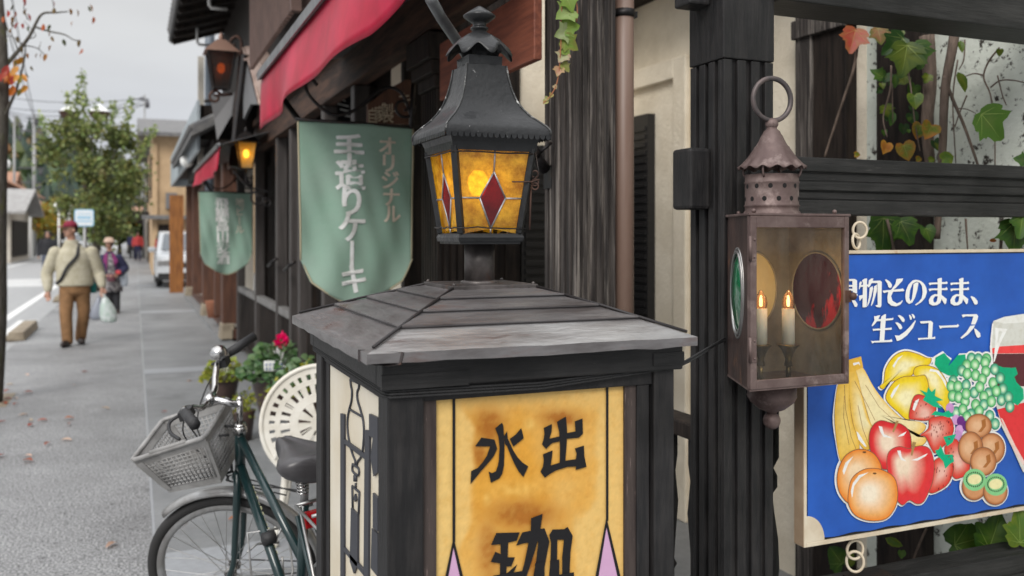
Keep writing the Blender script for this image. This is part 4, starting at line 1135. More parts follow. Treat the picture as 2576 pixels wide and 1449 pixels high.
# ================================================================== blue sign on chains
SX0, SX1, SY, SZ0, SZ1 = 1.5607, 2.62, 1.800, .7267, 1.478
sg = thing('hanging_sign', 'blue enamel juice sign with painted fruit hung by chain links from the rail', 'sign', ((SX0 + SX1) / 2, SY + .018, SZ0))
q = MB()
q.box(SX0, SX0 + .0085, SY - .001, SY + .036, SZ0, SZ1); q.box(SX1 - .0085, SX1, SY - .001, SY + .036, SZ0, SZ1)
q.box(SX0 + .0086, SX1 - .0086, SY - .0015, SY + .0355, SZ0, SZ0 + .010); q.box(SX0 + .0086, SX1 - .0086, SY - .0015, SY + .0355, SZ1 - .008, SZ1)
c = V3((SX0 + .0086, SY - .0006, SZ0 + .010))
q.prism([c] + [c + V3((.058 * math.cos(t), 0, .068 * math.sin(t))) for t in (math.pi / 2 * i / 10 for i in range(11))], (0, .004, 0))
q.build('frame', MT['rusty_white'], sg, bevel=.002)
q = MB(); q.box(SX0 - .0012, SX0 - .0002, SY + .001, SY + .035, SZ0 + .002, SZ1 - .002); q.build('frame_side', MT['tan_side'], sg)
q = MB(); q.box(SX0 + .009, SX1 - .009, SY + .0042, SY + .012, SZ0 + .0105, SZ1 - .0085); q.build('back_board', MT['hole'], sg)
q = MB(); nx, nz_ = 60, 40; vs = []
for j in range(nz_ + 1):
    for i in range(nx + 1):
        x = SX0 + .0145 + (SX1 - SX0 - .02) * i / nx; z = SZ0 + .016 + (SZ1 - SZ0 - .027) * j / nz_
        if j == 0: z += .002 * math.sin(i * .9)
        u_ = i / nx; s_ = math.exp(-((j / nz_ - (.56 + .30 * u_)) / .012) ** 2) + math.exp(-((j / nz_ - (.49 + .42 * u_)) / .012) ** 2) * .8
        vs.append((x, SY + .0030 - .0024 * s_, z))
q.add(vs, [(j * (nx + 1) + i, j * (nx + 1) + i + 1, (j + 1) * (nx + 1) + i + 1, (j + 1) * (nx + 1) + i) for j in range(nz_) for i in range(nx)], 0, True)
q.build('blue_sheet', MT['blue_print'], sg, recalc=False)
# lettering: centre strokes of varying width, each a flat piece
def SP(cx, cy, dy=.0006): # from the lettering detail (region 3140,980, 700 px wide shown at 2576)
    p = on_y((3140 + cx * .27174) * .6708, (980 + cy * .27174) * .6708, SY); return V3((p.x, p.y - dy, p.z))
q = MB()
LT = [
 # ka (right half shown past the lantern) 
 [(60, 245), (240, 243), (270, 262), (272, 440), (215, 440), (212, 408), (60, 408), (60, 378), (206, 378), (206, 352), (60, 352), (60, 326), (206, 326), (206, 272), (60, 272)],
 [(40, 470), (240, 462), (258, 450), (280, 455), (275, 478), (40, 492)], [(110, 240), (150, 240), (150, 640), (110, 640)], [(190, 500), (250, 548), (278, 590), (268, 628), (240, 628), (205, 560)],
 # mono
 [(338, 262), (372, 240), (408, 234), (404, 630), (345, 635), (352, 300)], [(300, 300), (320, 275), (338, 285), (322, 340), (302, 390), (296, 385)], [(300, 330), (425, 318), (425, 345), (300, 355)],
 [(296, 478), (310, 470), (350, 462), (400, 425), (404, 450), (330, 520), (305, 548)],
 [(432, 262), (470, 236), (495, 236), (478, 290), (445, 350), (418, 362), (425, 330)], [(470, 270), (590, 265), (612, 285), (606, 615), (590, 635), (545, 632), (520, 608), (555, 600), (552, 300), (470, 300)],
 [(445, 365), (485, 340), (490, 380), (470, 470), (440, 570), (415, 620), (410, 610), (432, 500)], [(505, 345), (545, 320), (545, 400), (520, 490), (490, 580), (465, 618), (462, 605), (490, 480)],
 # so
 [(655, 258), (668, 245), (720, 278), (752, 320), (748, 355), (722, 370), (700, 350), (690, 310)], [(812, 250), (820, 243), (905, 235), (895, 270), (800, 370), (745, 410), (735, 400), (800, 310)],
 [(625, 405), (650, 402), (880, 380), (900, 372), (925, 400), (910, 412), (680, 425), (645, 438), (630, 425)],
 [(700, 425), (770, 415), (740, 480), (760, 545), (820, 580), (870, 560), (895, 535), (900, 550), (870, 595), (810, 622), (740, 610), (695, 570), (688, 500)],
 # ma, ma
 *[[(x + a, y) for a, y in s] for x in (0, 298) for s in (
   [(1378, 245), (1420, 228), (1440, 228), (1436, 470), (1380, 470), (1384, 300)], [(1436, 462), (1470, 490), (1508, 520), (1500, 575), (1480, 595), (1450, 545), (1428, 505), (1428, 462)],
   [(1258, 300), (1275, 295), (1490, 285), (1505, 275), (1522, 300), (1510, 312), (1300, 318), (1270, 332)], [(1258, 380), (1275, 376), (1490, 370), (1505, 352), (1522, 385), (1510, 396), (1300, 398), (1270, 415)])],
 [(1835, 490), (1850, 478), (1895, 500), (1932, 545), (1935, 580), (1915, 598), (1892, 595), (1865, 540)],
 # nama
 [(505, 755), (525, 758), (590, 740), (560, 810), (510, 870), (480, 898), (472, 885), (510, 810)], [(606, 760), (650, 730), (670, 730), (645, 1100), (580, 1110), (598, 800)], [(545, 800), (750, 785), (768, 775), (770, 800), (755, 810), (540, 828)],
 [(485, 930), (510, 932), (725, 918), (745, 910), (750, 940), (735, 945), (505, 955), (495, 965)], [(460, 1095), (490, 1100), (720, 1085), (745, 1072), (760, 1100), (745, 1112), (510, 1120), (480, 1132)],
 # ji
 [(830, 748), (860, 742), (905, 768), (930, 810), (918, 838), (895, 835), (865, 790)], [(795, 845), (825, 840), (875, 870), (895, 915), (880, 938), (855, 935), (830, 890)],
 [(790, 1020), (850, 1025), (930, 970), (1010, 890), (1070, 815), (1082, 820), (1040, 920), (960, 1020), (880, 1080), (822, 1102)], [(985, 742), (1000, 738), (1025, 770), (1025, 800), (1005, 808)], [(1020, 728), (1045, 728), (1068, 760), (1065, 788), (1045, 785)],
 # small yu, bar, su
 [(1138, 828), (1165, 826), (1290, 820), (1318, 845), (1305, 1050), (1330, 1045), (1345, 1035), (1352, 1060), (1340, 1070), (1150, 1078), (1120, 1090), (1110, 1060), (1140, 1058), (1248, 1052), (1258, 850), (1160, 858), (1145, 850)],
 [(1400, 885), (1430, 890), (1650, 878), (1662, 862), (1678, 890), (1660, 908), (1450, 915), (1415, 930)],
 [(1715, 740), (1735, 733), (1920, 728), (1943, 755), (1930, 810), (1880, 920), (1800, 1010), (1715, 1068), (1695, 1055), (1780, 975), (1840, 880), (1875, 760), (1770, 758), (1730, 775)], [(1885, 925), (1915, 935), (1968, 990), (1975, 1035), (1950, 1055), (1925, 1050), (1900, 990)],
]
for k, s in enumerate(LT): q.poly([SP(x, y, .0006 + .00003 * (k % 7)) for x, y in s])
for x in (0, 298):
    q.poly([SP(x + a, y, .0009) for a, y in [(1436, 465), (1432, 535), (1415, 575), (1370, 605), (1310, 610), (1265, 585), (1258, 535), (1290, 478), (1340, 452), (1395, 455)]], holes=[[SP(x + a, y, .0009) for a, y in [(1382, 482), (1345, 482), (1320, 520), (1325, 560), (1350, 570), (1372, 545)]]])
# no: ring with slit
def arcp(cx, cy, rx, ry, a0, a1, n=22): return [(cx + rx * math.cos(R(a0 + (a1 - a0) * i / n)), cy + ry * math.sin(R(a0 + (a1 - a0) * i / n))) for i in range(n + 1)]
outer = [(1068, 598), (1085, 608)] + [(1160, 560), (1210, 500), (1232, 430)] + arcp(1085, 425, 148, 170, 0, -110, 14)[1:] + [(980, 320), (945, 400), (935, 480), (945, 550), (985, 588), (1030, 570), (1070, 500), (1100, 400), (1118, 295), (1085, 290), (1048, 315), (1040, 420), (1025, 520), (1005, 550), (990, 500), (1000, 400), (1035, 310), (1085, 280), (1130, 290), (1165, 340), (1175, 430), (1160, 510), (1120, 560)]
q.poly([SP(x, y, .0008) for x, y in outer])
q.build('lettering', MT['white_print'], sg, recalc=False)
# painted fruit: flat printed shapes in layers, coloured like the print
def FPt(cx, cy, d): # from the fruit detail (region 3080,1280, 760 px wide shown at 1488)
    p = on_y((3080 + cx * .51075) * .6708, (1280 + cy * .51075) * .6708, SY); return V3((p.x, p.y - d, p.z))
prt = MB(); LAY = [0.0009]; WLAY = [0.0006]; GLF = (.0, .36, .17)
def white(pts):                    # pale cut-out border under each printed shape
    WLAY[0] += .000003; prt.poly([FPt(x, y, WLAY[0]) for x, y in pts], col=WH)
def lerp3(a, b, t): return tuple(a[i] + (b[i] - a[i]) * t for i in range(3))
def flat_shape(pts, col, smoothk=0):
    LAY[0] += .00001
    if col is GLF:
        mx_, my_ = sum(p[0] for p in pts) / len(pts), sum(p[1] for p in pts) / len(pts)
        white([(x + (x - mx_) / (math.hypot(x - mx_, y - my_) or 1) * 16, y + (y - my_) / (math.hypot(x - mx_, y - my_) or 1) * 16) for x, y in pts])
    prt.poly([FPt(x, y, LAY[0]) for x, y in pts], col=col)
def close_smooth(pts, k=4):
    n = len(pts); out = []
    for i in range(n):
        p0, p1, p2, p3 = pts[i - 1], pts[i], pts[(i + 1) % n], pts[(i + 2) % n]
        for j in range(k):
            t = j / k
            out.append(tuple(0.5 * (2 * p1[a] + (p2[a] - p0[a]) * t + (2 * p0[a] - 5 * p1[a] + 4 * p2[a] - p3[a]) * t * t + (3 * p1[a] - p0[a] - 3 * p2[a] + p3[a]) * t ** 3) for a in (0, 1)))
    return out
def fruit(pts, hi, mid, rim, centre, out=5, outline=(0.20, 0.09, 0.05), k=4):
    """a fruit of the print: outline, then rings of colour from its painted highlight to its rim"""
    P = close_smooth(pts, k)
    cx, cy = sum(p[0] for p in P) / len(P), sum(p[1] for p in P) / len(P)
    def grow(p, g):
        d = math.hypot(p[0] - cx, p[1] - cy) or 1; return (p[0] + (p[0] - cx) / d * g, p[1] + (p[1] - cy) / d * g)
    white([grow(p, out * .5 + 12) for p in P])
    LAY[0] += .00001
    prt.poly([FPt(*grow(p, out * .5), LAY[0]) for p in P], col=outline)
    LAY[0] += .00001
    rings = [(0, hi), (.25, hi), (.5, lerp3(hi, mid, .55)), (.78, mid), (1, rim)]
    vs = [FPt(*centre, LAY[0])]; cl = [hi]
    n = len(P)
    for t, c_ in rings[1:]:
        for p in P:
            g = grow(p, -out * .5); vs.append(FPt(centre[0] + (g[0] - centre[0]) * t, centre[1] + (g[1] - centre[1]) * t, LAY[0])); cl.append(c_)
    fs = [(0, 1 + i, 1 + (i + 1) % n) for i in range(n)]
    for r_ in range(3):
        a, b = 1 + r_ * n, 1 + (r_ + 1) * n
        fs += [(a + i, b + i, b + (i + 1) % n, a + (i + 1) % n) for i in range(n)]
    prt.add(vs, fs, 0, True, cl)
WH = (.80, .80, .78)
def ell(cx, cy, rx, ry, n=18, rot=0): 
    c_, s_ = math.cos(R(rot)), math.sin(R(rot))
    return [(cx + rx * math.cos(t) * c_ - ry * math.sin(t) * s_, cy + rx * math.cos(t) * s_ + ry * math.sin(t) * c_) for t in (2 * math.pi * i / n for i in range(n))]
# white cut-out borders
YL, YM, YD = (.86, .78, .45), (.80, .60, .02), (.74, .50, .01)
BA, BB, BC = (.80, .70, .40), (.80, .52, .10), (.72, .42, .05)
# glass of juice at the right
flat_shape([(1240, -20), (1250, -110), (1262, -150), (1340, -180), (1500, -205), (1760, -190), (1740, 300), (1640, 700), (1560, 960), (1480, 960), (1400, 780), (1320, 620), (1270, 420), (1240, 160)], (.62, .62, .57))
flat_shape([(1240, 55), (1300, 38), (1500, 25), (1730, 45), (1735, 85), (1240, 90)], (.80, .06, .06))
flat_shape([(1238, 92), (1735, 88), (1700, 330), (1290, 330)], (.10, .022, .028))
flat_shape([(1290, 500), (1400, 470), (1690, 400), (1640, 680), (1560, 930), (1500, 900), (1400, 740), (1320, 590)], (.68, .035, .04))
flat_shape([(1252, -130), (1262, -130), (1250, 40), (1262, 180), (1290, 460), (1272, 460), (1242, 160), (1236, 40)], WH); flat_shape([(1275, -100), (1365, -90), (1310, 20), (1270, 150), (1262, 150), (1275, 20)], WH); flat_shape([(1300, -75), (1330, -72), (1295, 10), (1290, 5)], (.66, .66, .61)); flat_shape([(1262, -150), (1340, -178), (1500, -203), (1760, -188), (1760, -150), (1500, -140), (1340, -130)], (.74, .74, .70))
flat_shape([(1315, 560), (1330, 570), (1420, 760), (1500, 900), (1480, 910), (1400, 780)], (.75, .55, .5))
# bananas
fruit([(190, 300), (230, 200), (300, 190), (380, 330), (480, 460), (600, 570), (720, 590), (765, 620), (750, 660), (700, 700), (770, 710), (745, 760), (660, 770), (500, 740), (340, 620), (230, 430)], BA, (.82, .68, .36), BB, (430, 540), out=4)
fruit([(190, 220), (250, 215), (300, 400), (360, 600), (420, 720), (330, 800), (260, 720), (205, 560)], BA, BB, BC, (310, 560), out=4)
fruit([(130, 300), (200, 280), (205, 420), (230, 600), (280, 780), (200, 900), (140, 880), (110, 740), (95, 560), (105, 400)], (.82, .60, .17), BB, BC, (170, 600), out=4)
flat_shape([(200, 135), (290, 110), (305, 190), (240, 220), (195, 225)], BC)
flat_shape([(230, 160), (275, 150), (285, 180), (270, 165), (235, 178)], WH)
for a in ([(165, 320), (175, 500), (215, 700), (250, 790)], [(265, 470), (300, 640), (345, 760)], [(240, 290), (330, 460), (390, 580)], [(320, 320), (420, 480), (540, 590)], [(165, 400), (160, 560), (200, 760)]):
    pa = [(x, y) for x, y in a]; flat_shape(pa + [(x + 4, y) for x, y in pa[::-1]], (.30, .14, .05))
flat_shape([(255, 660), (270, 670), (330, 770), (320, 775), (270, 720)], WH)
# lemons
fruit([(425, 330), (455, 300), (470, 200), (530, 110), (610, 72), (700, 90), (770, 120), (805, 125), (795, 165), (760, 180), (700, 190), (650, 260), (500, 300), (455, 350)], YL, YM, YD, (610, 185))
fruit([(675, 240), (690, 190), (770, 175), (860, 210), (920, 300), (942, 400), (915, 510), (880, 470), (790, 400), (760, 300), (700, 260)], YL, YM, YD, (810, 260))
fruit([(470, 420), (520, 310), (600, 260), (700, 255), (760, 250), (785, 320), (790, 420), (760, 500), (640, 575), (560, 520)], YL, YM, YD, (610, 420))
for s in ([(520, 180), (560, 120), (600, 100), (560, 140), (532, 195)], [(800, 200), (860, 215), (910, 290), (920, 350), (885, 280), (840, 225), (790, 220)], [(505, 400), (530, 350), (575, 310), (550, 360), (515, 420)]): flat_shape(s, WH)
# leaves and grapes
flat_shape([(835, 120), (880, 95), (900, 85), (925, 115), (950, 140), (930, 180), (960, 150), (1000, 100), (1055, 95), (1060, 150), (1030, 200), (1000, 260), (930, 250), (870, 220), (830, 170)], GLF)
flat_shape([(1275, 170), (1330, 190), (1400, 195), (1425, 190), (1440, 240), (1415, 260), (1430, 300), (1480, 350), (1485, 420), (1440, 470), (1390, 440), (1340, 380), (1310, 300)], GLF)
gr = [(1100, 125, 0), (1150, 130, 0), (1210, 130, 1), (1270, 205, 0), (1065, 175, 1), (1125, 170, 1), (1030, 215, 0), (1200, 155, 1), (1068, 238, 1), (1130, 248, 1), (1205, 220, 1), (1258, 305, 1), (1310, 270, 0), (1178, 278, 1), (1330, 350, 0), (965, 290, 0), (950, 330, 1), (1000, 330, 1), (1060, 320, 0), (1120, 375, 0), (1160, 335, 1), (1225, 380, 0), (1282, 365, 1), (960, 400, 1), (1005, 410, 1), (1052, 440, 2), (1060, 385, 1), (1190, 405, 1), (1130, 465, 1), (1190, 465, 0), (1245, 440, 1), (1318, 430, 0), (1370, 410, 0), (985, 520, 0), (1035, 500, 1), (1095, 535, 0), (1155, 510, 1), (1065, 555, 1), (1380, 480, 0), (1232, 545, 0), (1272, 605, 0)]
for x, y, t in gr: fruit(ell(x, y, 33, 42, 10), (.62, .80, .55), (.16, .52, .20) if t else (.10, .40, .25), (.05, .38, .12) if t else (.02, .26, .16), (x + 3, y + 6), out=4, outline=(.05, .2, .1), k=2)
for x, y, c_ in ((940, 490, (.55, .28, .55)), (985, 575, (.60, .32, .60)), (1020, 585, (.14, .02, .20)), (1010, 650, (.60, .32, .60)), (1060, 620, (.12, .02, .18)), (1000, 690, (.5, .25, .5))): flat_shape(ell(x, y, 30, 38), c_)
# strawberries
SR, SP1, SPk = (.62, .025, .02), (.66, .09, .06), (.76, .44, .36)
def straw(pts, c_): fruit(pts, SPk, SP1, SR, c_)
straw([(650, 480), (680, 400), (740, 395), (830, 460), (830, 540), (780, 580), (680, 575), (640, 560)], (760, 545))
flat_shape([(665, 500), (680, 440), (715, 420), (700, 460), (680, 510)], WH)
straw([(720, 690), (780, 640), (790, 570), (860, 550), (940, 560), (968, 640), (940, 720), (880, 780), (830, 820), (800, 780), (760, 700)], (820, 650))
straw([(960, 990), (900, 800), (930, 750), (990, 720), (1080, 880), (1075, 960), (1020, 1000)], (1000, 880))
straw([(790, 1110), (810, 950), (830, 870), (900, 850), (965, 900), (950, 1000), (900, 1070)], (880, 950))
for pts in ([(720, 355), (770, 375), (780, 335), (805, 370), (835, 345), (830, 400), (890, 430), (840, 440), (880, 490), (820, 480), (790, 460), (740, 430), (760, 400)],
            [(800, 540), (830, 510), (890, 525), (930, 505), (965, 545), (930, 560), (880, 545)], [(890, 700), (985, 680), (960, 740), (920, 770)], [(860, 790), (870, 760), (900, 830), (960, 830), (970, 880), (940, 900), (905, 935), (890, 880), (850, 840), (830, 800)]): flat_shape(pts, (.0, .40, .20))
r2 = random.Random(4)
for cx, cy, n in ((720, 500, 12), (870, 650, 26), (870, 1000, 18), (1000, 850, 14)):
    for k in range(n):
        x, y = cx + r2.uniform(-75, 75), cy + r2.uniform(-80, 80); flat_shape([(x, y), (x + 5, y + 2), (x + 2, y + 15), (x - 2, y + 14)], (.20, .01, .01))
# apples, oranges
AR, AM, AH = (.55, .012, .022), (.68, .035, .035), (.82, .66, .50)
fruit([(345, 700), (370, 620), (430, 580), (520, 600), (580, 605), (640, 660), (655, 760), (640, 870), (560, 930), (430, 930), (360, 820)], AH, AM, AR, (470, 735))
flat_shape([(515, 660), (545, 580), (562, 585), (540, 640), (525, 668)], (.35, .22, .08))
for s in ([(415, 620), (440, 625), (455, 680), (520, 710), (450, 700), (425, 660)], [(555, 700), (570, 685), (620, 660), (600, 690)]): flat_shape(s, WH)
fruit([(110, 1030), (125, 920), (180, 830), (270, 790), (370, 815), (430, 900), (430, 1000), (380, 1120), (220, 1190), (140, 1130)], (.83, .62, .40), (.80, .36, .10), (.74, .20, .015), (235, 950))
fruit([(475, 900), (490, 810), (560, 770), (640, 785), (720, 765), (790, 790), (822, 890), (815, 1010), (780, 1110), (740, 1180), (690, 1190), (640, 1165), (590, 1200), (540, 1150), (500, 1050)], AH, AM, (.66, .03, .04), (575, 890))
flat_shape([(650, 835), (665, 735), (690, 740), (675, 790), (662, 838)], (.35, .22, .08))
for s in ([(550, 800), (575, 800), (585, 850), (620, 880), (580, 870), (560, 830)], [(655, 870), (700, 855), (775, 820), (760, 840), (700, 875)]): flat_shape(s, WH)
fruit([(190, 1130), (215, 1010), (290, 945), (370, 930), (450, 945), (530, 1000), (555, 1100), (540, 1210), (470, 1300), (350, 1315), (250, 1280), (200, 1210)], (.85, .74, .58), (.80, .40, .13), (.76, .22, .02), (335, 1110))
for s in ([(210, 1100), (225, 1040), (270, 980), (340, 960), (280, 1000), (235, 1060), (220, 1150)], [(150, 950), (170, 890), (230, 840), (190, 900), (160, 980)]): flat_shape(s, WH)
for x, y in ((385, 968), (310, 812)): flat_shape(ell(x, y, 14, 7), (.14, .06, .02))
# kiwis
KB, KL = (.34, .11, .03), (.58, .27, .12)
for cx, cy, rx, ry, hx, hy in ((1148, 620, 95, 88, -15, -5), (1245, 785, 95, 112, -20, -20), (1090, 780, 90, 118, -25, 0), (1182, 880, 95, 104, -20, 20)): fruit(ell(cx, cy, rx, ry, 14), (.70, .42, .24), KL, KB, (cx + hx, cy + hy)); flat_shape([(cx + 20, cy - 40), (cx + 50, cy - 55), (cx + 55, cy), (cx + 20, cy + 45), (cx - 5, cy + 45), (cx + 25, cy + 5)], (.36, .13, .03))
for cx, cy in ((1115, 1045), (1270, 1080)):
    fruit(ell(cx, cy + 20, 88, 98, 14), KL, KL, KB, (cx, cy + 20)); flat_shape(ell(cx + 3, cy - 30, 84, 82), (.22, .55, .24)); flat_shape(ell(cx + 3, cy - 34, 50, 38, rot=-8), (.78, .72, .38))
    for k in range(26):
        a = 2 * math.pi * k / 26; x, y = cx + 3 + 60 * math.cos(a), cy - 33 + 52 * math.sin(a); flat_shape(ell(x, y, 5, 7, 6), (.02, .05, .02))
prt.build('fruit_print', MT['print'], sg, recalc=False)
# chain links
def link_chain(name, label, pts):
    q = MB()
    for c_, rad, r_, ax, sx in pts: q.torus(c_, rad, r_, ax, 26, 8, sx)
    return tag(q.build(name, MT['rusty_white']), label, 'chain link')
c1, c2 = on_y(2163, 579, 1.825), on_y(2156, 607, 1.825)
link_chain('chain_link', 'pair of rusty cream rings hanging the blue sign from the middle rail', [((c1.x, 1.825, c1.z), .021, .0036, (.5, 1, 0), .85), ((c2.x, 1.828, c2.z), .0195, .0036, (.35, -1, 0.1), 1.0)])
c1, c2 = on_y(2151, 1383, 1.825), on_y(2151, 1413, 1.825)
link_chain('chain_link', 'pair of rusty cream rings tying the blue sign to the lower rail', [((c1.x, 1.825, c1.z), .0245, .0038, (.2, 1, 0), .95), ((c2.x, 1.825, c2.z), .027, .0038, (.7, 1, 0), .8)])
q = MB(); p = on_z(2151, 1437, .613); q.box(p.x - .055, p.x + .075, 1.795, 1.85, .6125, .617)
tag(q.build('iron_plate', MT['iron'], bevel=.001), 'dark iron fixing plate screwed to the lower rail under the rings', 'metal plate')

# ================================================================== porch walls
WX = 2.70
bw = thing('porch_wall', 'cream stucco porch wall with raised surround and dark timbers behind the fence', 'wall', (WX + .1, 3, 0))
q = MB(); q.box(WX, WX + .2, 2.75, 4.8, 0, 4.2); q.build('cream_stucco', MT['cream'], bw)
q = MB(); q.box(WX + .0015, WX + .2, .2, 2.7499, 0, 4.2); q.build('spotted_plaster', MT['spotted'], bw)
q = MB()
q.box(WX - .035, WX - .001, 3.98, 4.10, 0, 2.47); q.box(WX - .035, WX - .001, 4.1001, 4.59, 2.36, 2.47)
q.build('raised_surround', MT['cream'], bw, bevel=.008)
q = MB(); q.box(WX - .05, WX - .0005, 4.33, 4.58, .05, 2.2)
for k in range(46): q.box(WX - .058, WX - .0501, 4.345, 4.575, .08 + k * .045, .105 + k * .045)
q.build('louvred_shutter', MT['louvre'], bw)
q = MB()
q.box(WX - .07, WX - .0005, 2.99, 3.09, 0, 4.0); q.box(WX - .085, WX - .0005, 2.80, 3.10, 2.36, 2.44)
q.build('timber', MT['weathered'], bw, bevel=.004)
q = MB(); q.box(WX - .06, WX - .0005, 2.80, 2.9895, 0, 4.0); q.build('dark_timber', MT['dark_wood'], bw, bevel=.004)
q = MB(); q.box(WX - .06, WX - .0005, 2.42, 2.64, 0, 4.0); q.build('dark_timber', MT['dark_wood'], bw, bevel=.004)
q = MB(); q.box(2.40, WX - .001, 1.9, 4.6, 2.84, 3.0); q.build('wall_plate_beam', MT['dark_wood'], bw)
rw = thing('return_wall', 'cream wall with dark louvred window and black timbers behind the post lantern', 'wall', (2.0, 4.7, 0))
q = MB(); q.box(1.30, WX - .001, 4.60, 4.8, 0, 4.2); q.build('cream_stucco', MT['cream'], rw)
q = MB(); q.box(1.98, 2.66, 4.56, 4.599, 0, 2.02)
for k in range(36): q.box(2.0, 2.64, 4.548, 4.5599, .1 + k * .05, .13 + k * .05)
q.build('louvred_window', MT['louvre'], rw)
q = MB()
q.box(1.30, 1.42, 4.54, 4.599, 0, 4.0); q.box(1.42, 1.975, 4.57, 4.5995, 0, 4.0)
for k in range(5): q.box(1.44 + k * .11, 1.50 + k * .11, 4.555, 4.5699, 0, 4.0)
q.build('timber', MT['dark_wood'], rw)

# ================================================================== columns and eaves of the cafe front
col = thing('porch_column', 'weathered grey fluted timber column beside the brown drainpipe', 'column', (1.33, 2.575, 0))
q = fluted(1.25, 1.39, 2.46, 2.69, 0.0, 2.36, 6, 6, .010, .6); q.build('fluted_shaft', MT['weathered'], col, bevel=.002)
q = MB(); q.box(1.248, 1.392, 2.458, 2.692, 2.355, 3.2); q.build('plain_head', MT['weathered'], col)
p = on_y(1530, 925, 2.45)
q = MB(); q.sphere((p.x, 2.462, p.z), (.017, .006, .028), 14, 10); q.build('knot', MT['dark_wood'], col)
col2_ = thing('porch_column', 'black fluted timber column with stepped capital behind the big green banner', 'column', (1.36, 3.95, 0))
q = fluted(1.25, 1.47, 3.83, 4.07, 0, 2.18, 7, 7, .011, .6); q.build('fluted_shaft', MT['dark_wood'], col2_)
q = MB(); q.box(1.19, 1.53, 3.77, 4.13, 2.30, 2.42); q.box(1.21, 1.51, 3.79, 4.11, 2.24, 2.2999); q.box(1.235, 1.485, 3.815, 4.085, 2.181, 2.2399); q.build('capital', MT['dark_wood'], col2_, bevel=.006)
dp = thing('drainpipe', 'brown round drainpipe fixed beside the weathered column', 'drainpipe', (1.47, 2.52, 0))
p = on_y(1569, 400, 2.50); q = MB(); q.cyl((p.x, 2.50, 0), (p.x, 2.50, 3.2), .0325, 24); q.build('pipe', MT['pipe_brown'], dp)
zc = on_y(1567, 28, 2.47).z
q = MB(); q.cyl((p.x, 2.50, zc - .012), (p.x, 2.50, zc + .012), .0355, 24); q.box(p.x + .028, p.x + .045, 2.49, 2.51, zc - .01, zc + .01); q.box(p.x - .045, p.x - .028, 2.49, 2.51, zc - .006, zc + .006); q.build('clamp', MT['iron'], dp)
fb = thing('eaves_beam', 'dark brown eaves beam and soffit boards above the cafe columns', 'beam', (1.3, 7, 2.3))
q = MB(); q.box(1.20, 1.30, 2.3, 13.2, 2.43, 2.66); q.build('beam', MT['soffit'], fb)
q = MB(); q.box(1.185, 1.215, 2.63, 3.6, 2.085, 2.325)
tag(q.build('wooden_board', MT['red_wood'], bevel=.004), 'blank reddish wooden signboard hung under the eaves behind the lantern finial', 'signboard')

# ================================================================== climbing plants
GR, DG, YG, OR, RD = (.055, .13, .006), (.018, .060, .008), (.15, .19, .008), (.45, .15, .02), (.40, .05, .03)
def ivy(name, label, stems, leaves, x0):
    root = thing(name, label, 'vine', (x0, 2.5, .3))
    for pts, r_ in stems: q = MB(); q.tube(smooth_path(pts, 5), [r_ * (1 - .35 * i / max(1, (len(pts) - 1) * 5)) for i in range((len(pts) - 1) * 5 + 1)], 7); q.build('stem', MT['vine_wood'], root)
    for i, (p, s, ang, c1, c2, sh) in enumerate(leaves):
        q = MB(); s *= .78
        t = V3((math.cos(ang) * CA, -math.cos(ang) * SA, math.sin(ang)))
        n = V3((-.45 + rnd.uniform(-.25, .25), -1 + rnd.uniform(-.15, .15), .15 + rnd.uniform(-.25, .25)))
        n.normalize(); t2 = (t - n * t.dot(n)).normalized()
        leaf(q, p - t2 * s * .42, s, t2, n, c1, c2, sh, .32, i + 11); q.build('leaf', MT['leaf'], root, recalc=False)
    return root
def V(cx, cy, X): return on_x((2880 + cx * .74534) * .6708, cy * .74534 * .6708, X)
DN = -math.pi / 2
wl = [(V(430, 195, 2.45), .125, DN - .3, RD, (.30, .12, .03), LEAF_STAR), (V(560, 175, 2.46), .085, DN + .2, (.28, .12, .05), GR, LEAF_STAR), (V(640, 225, 2.44), .12, DN - .9, DG, DG, LEAF_STAR), (V(690, 290, 2.40), .15, DN - .15, (.10, .14, .012), DG, LEAF_STAR), (V(752, 270, 2.47), .12, DN + .25, DG, GR, LEAF_STAR),
      (V(740, 510, 2.42), .072, DN, GR, YG, LEAF_HEART), (V(810, 660, 2.42), .082, DN - .5, YG, OR, LEAF_HEART), (V(760, 660, 2.44), .07, DN - .3, GR, OR, LEAF_HEART), (V(695, 765, 2.40), .085, DN + .3, YG, OR, LEAF_HEART), (V(590, 745, 2.42), .06, DN - .4, OR, (.55, .30, .03), LEAF_HEART),
      (V(555, 375, 2.45), .065, DN - 2.2, GR, DG, LEAF_STAR), (V(640, 400, 2.46), .06, DN, GR, DG, LEAF_OVAL), (V(625, 590, 2.45), .07, DN - .2, DG, GR, LEAF_OVAL), (V(585, 668, 2.45), .03, DN, GR, DG, LEAF_HEART), (V(710, 600, 2.43), .02, DN, GR, GR, LEAF_HEART), (V(708, 660, 2.43), .018, DN, GR, GR, LEAF_HEART),
      (V(972, 400, 2.50), .09, DN + .15, YG, GR, LEAF_OVAL), (V(972, 228, 2.52), .055, DN + .1, GR, YG, LEAF_OVAL), (V(1165, 265, 2.55), .03, DN, YG, GR, LEAF_HEART), (V(905, 795, 2.46), .06, .3, GR, YG, LEAF_HEART), (V(760, 800, 2.46), .03, .1, YG, OR, LEAF_HEART), (V(825, 803, 2.46), .03, .2, YG, GR, LEAF_HEART), (V(450, 778, 2.45), .03, 0, YG, OR, LEAF_HEART),
      (V(1275, 805, 2.45), .055, 2.9, DG, GR, LEAF_STAR)]
r3 = random.Random(6)
for k in range(26): wl.append((V(r3.uniform(545, 870), r3.uniform(150, 790), r3.uniform(2.5, 2.6)), r3.uniform(.03, .07), DN + r3.uniform(-1, 1), r3.choice([DG, DG, GR, YG]), DG, r3.choice([LEAF_STAR, LEAF_HEART])))
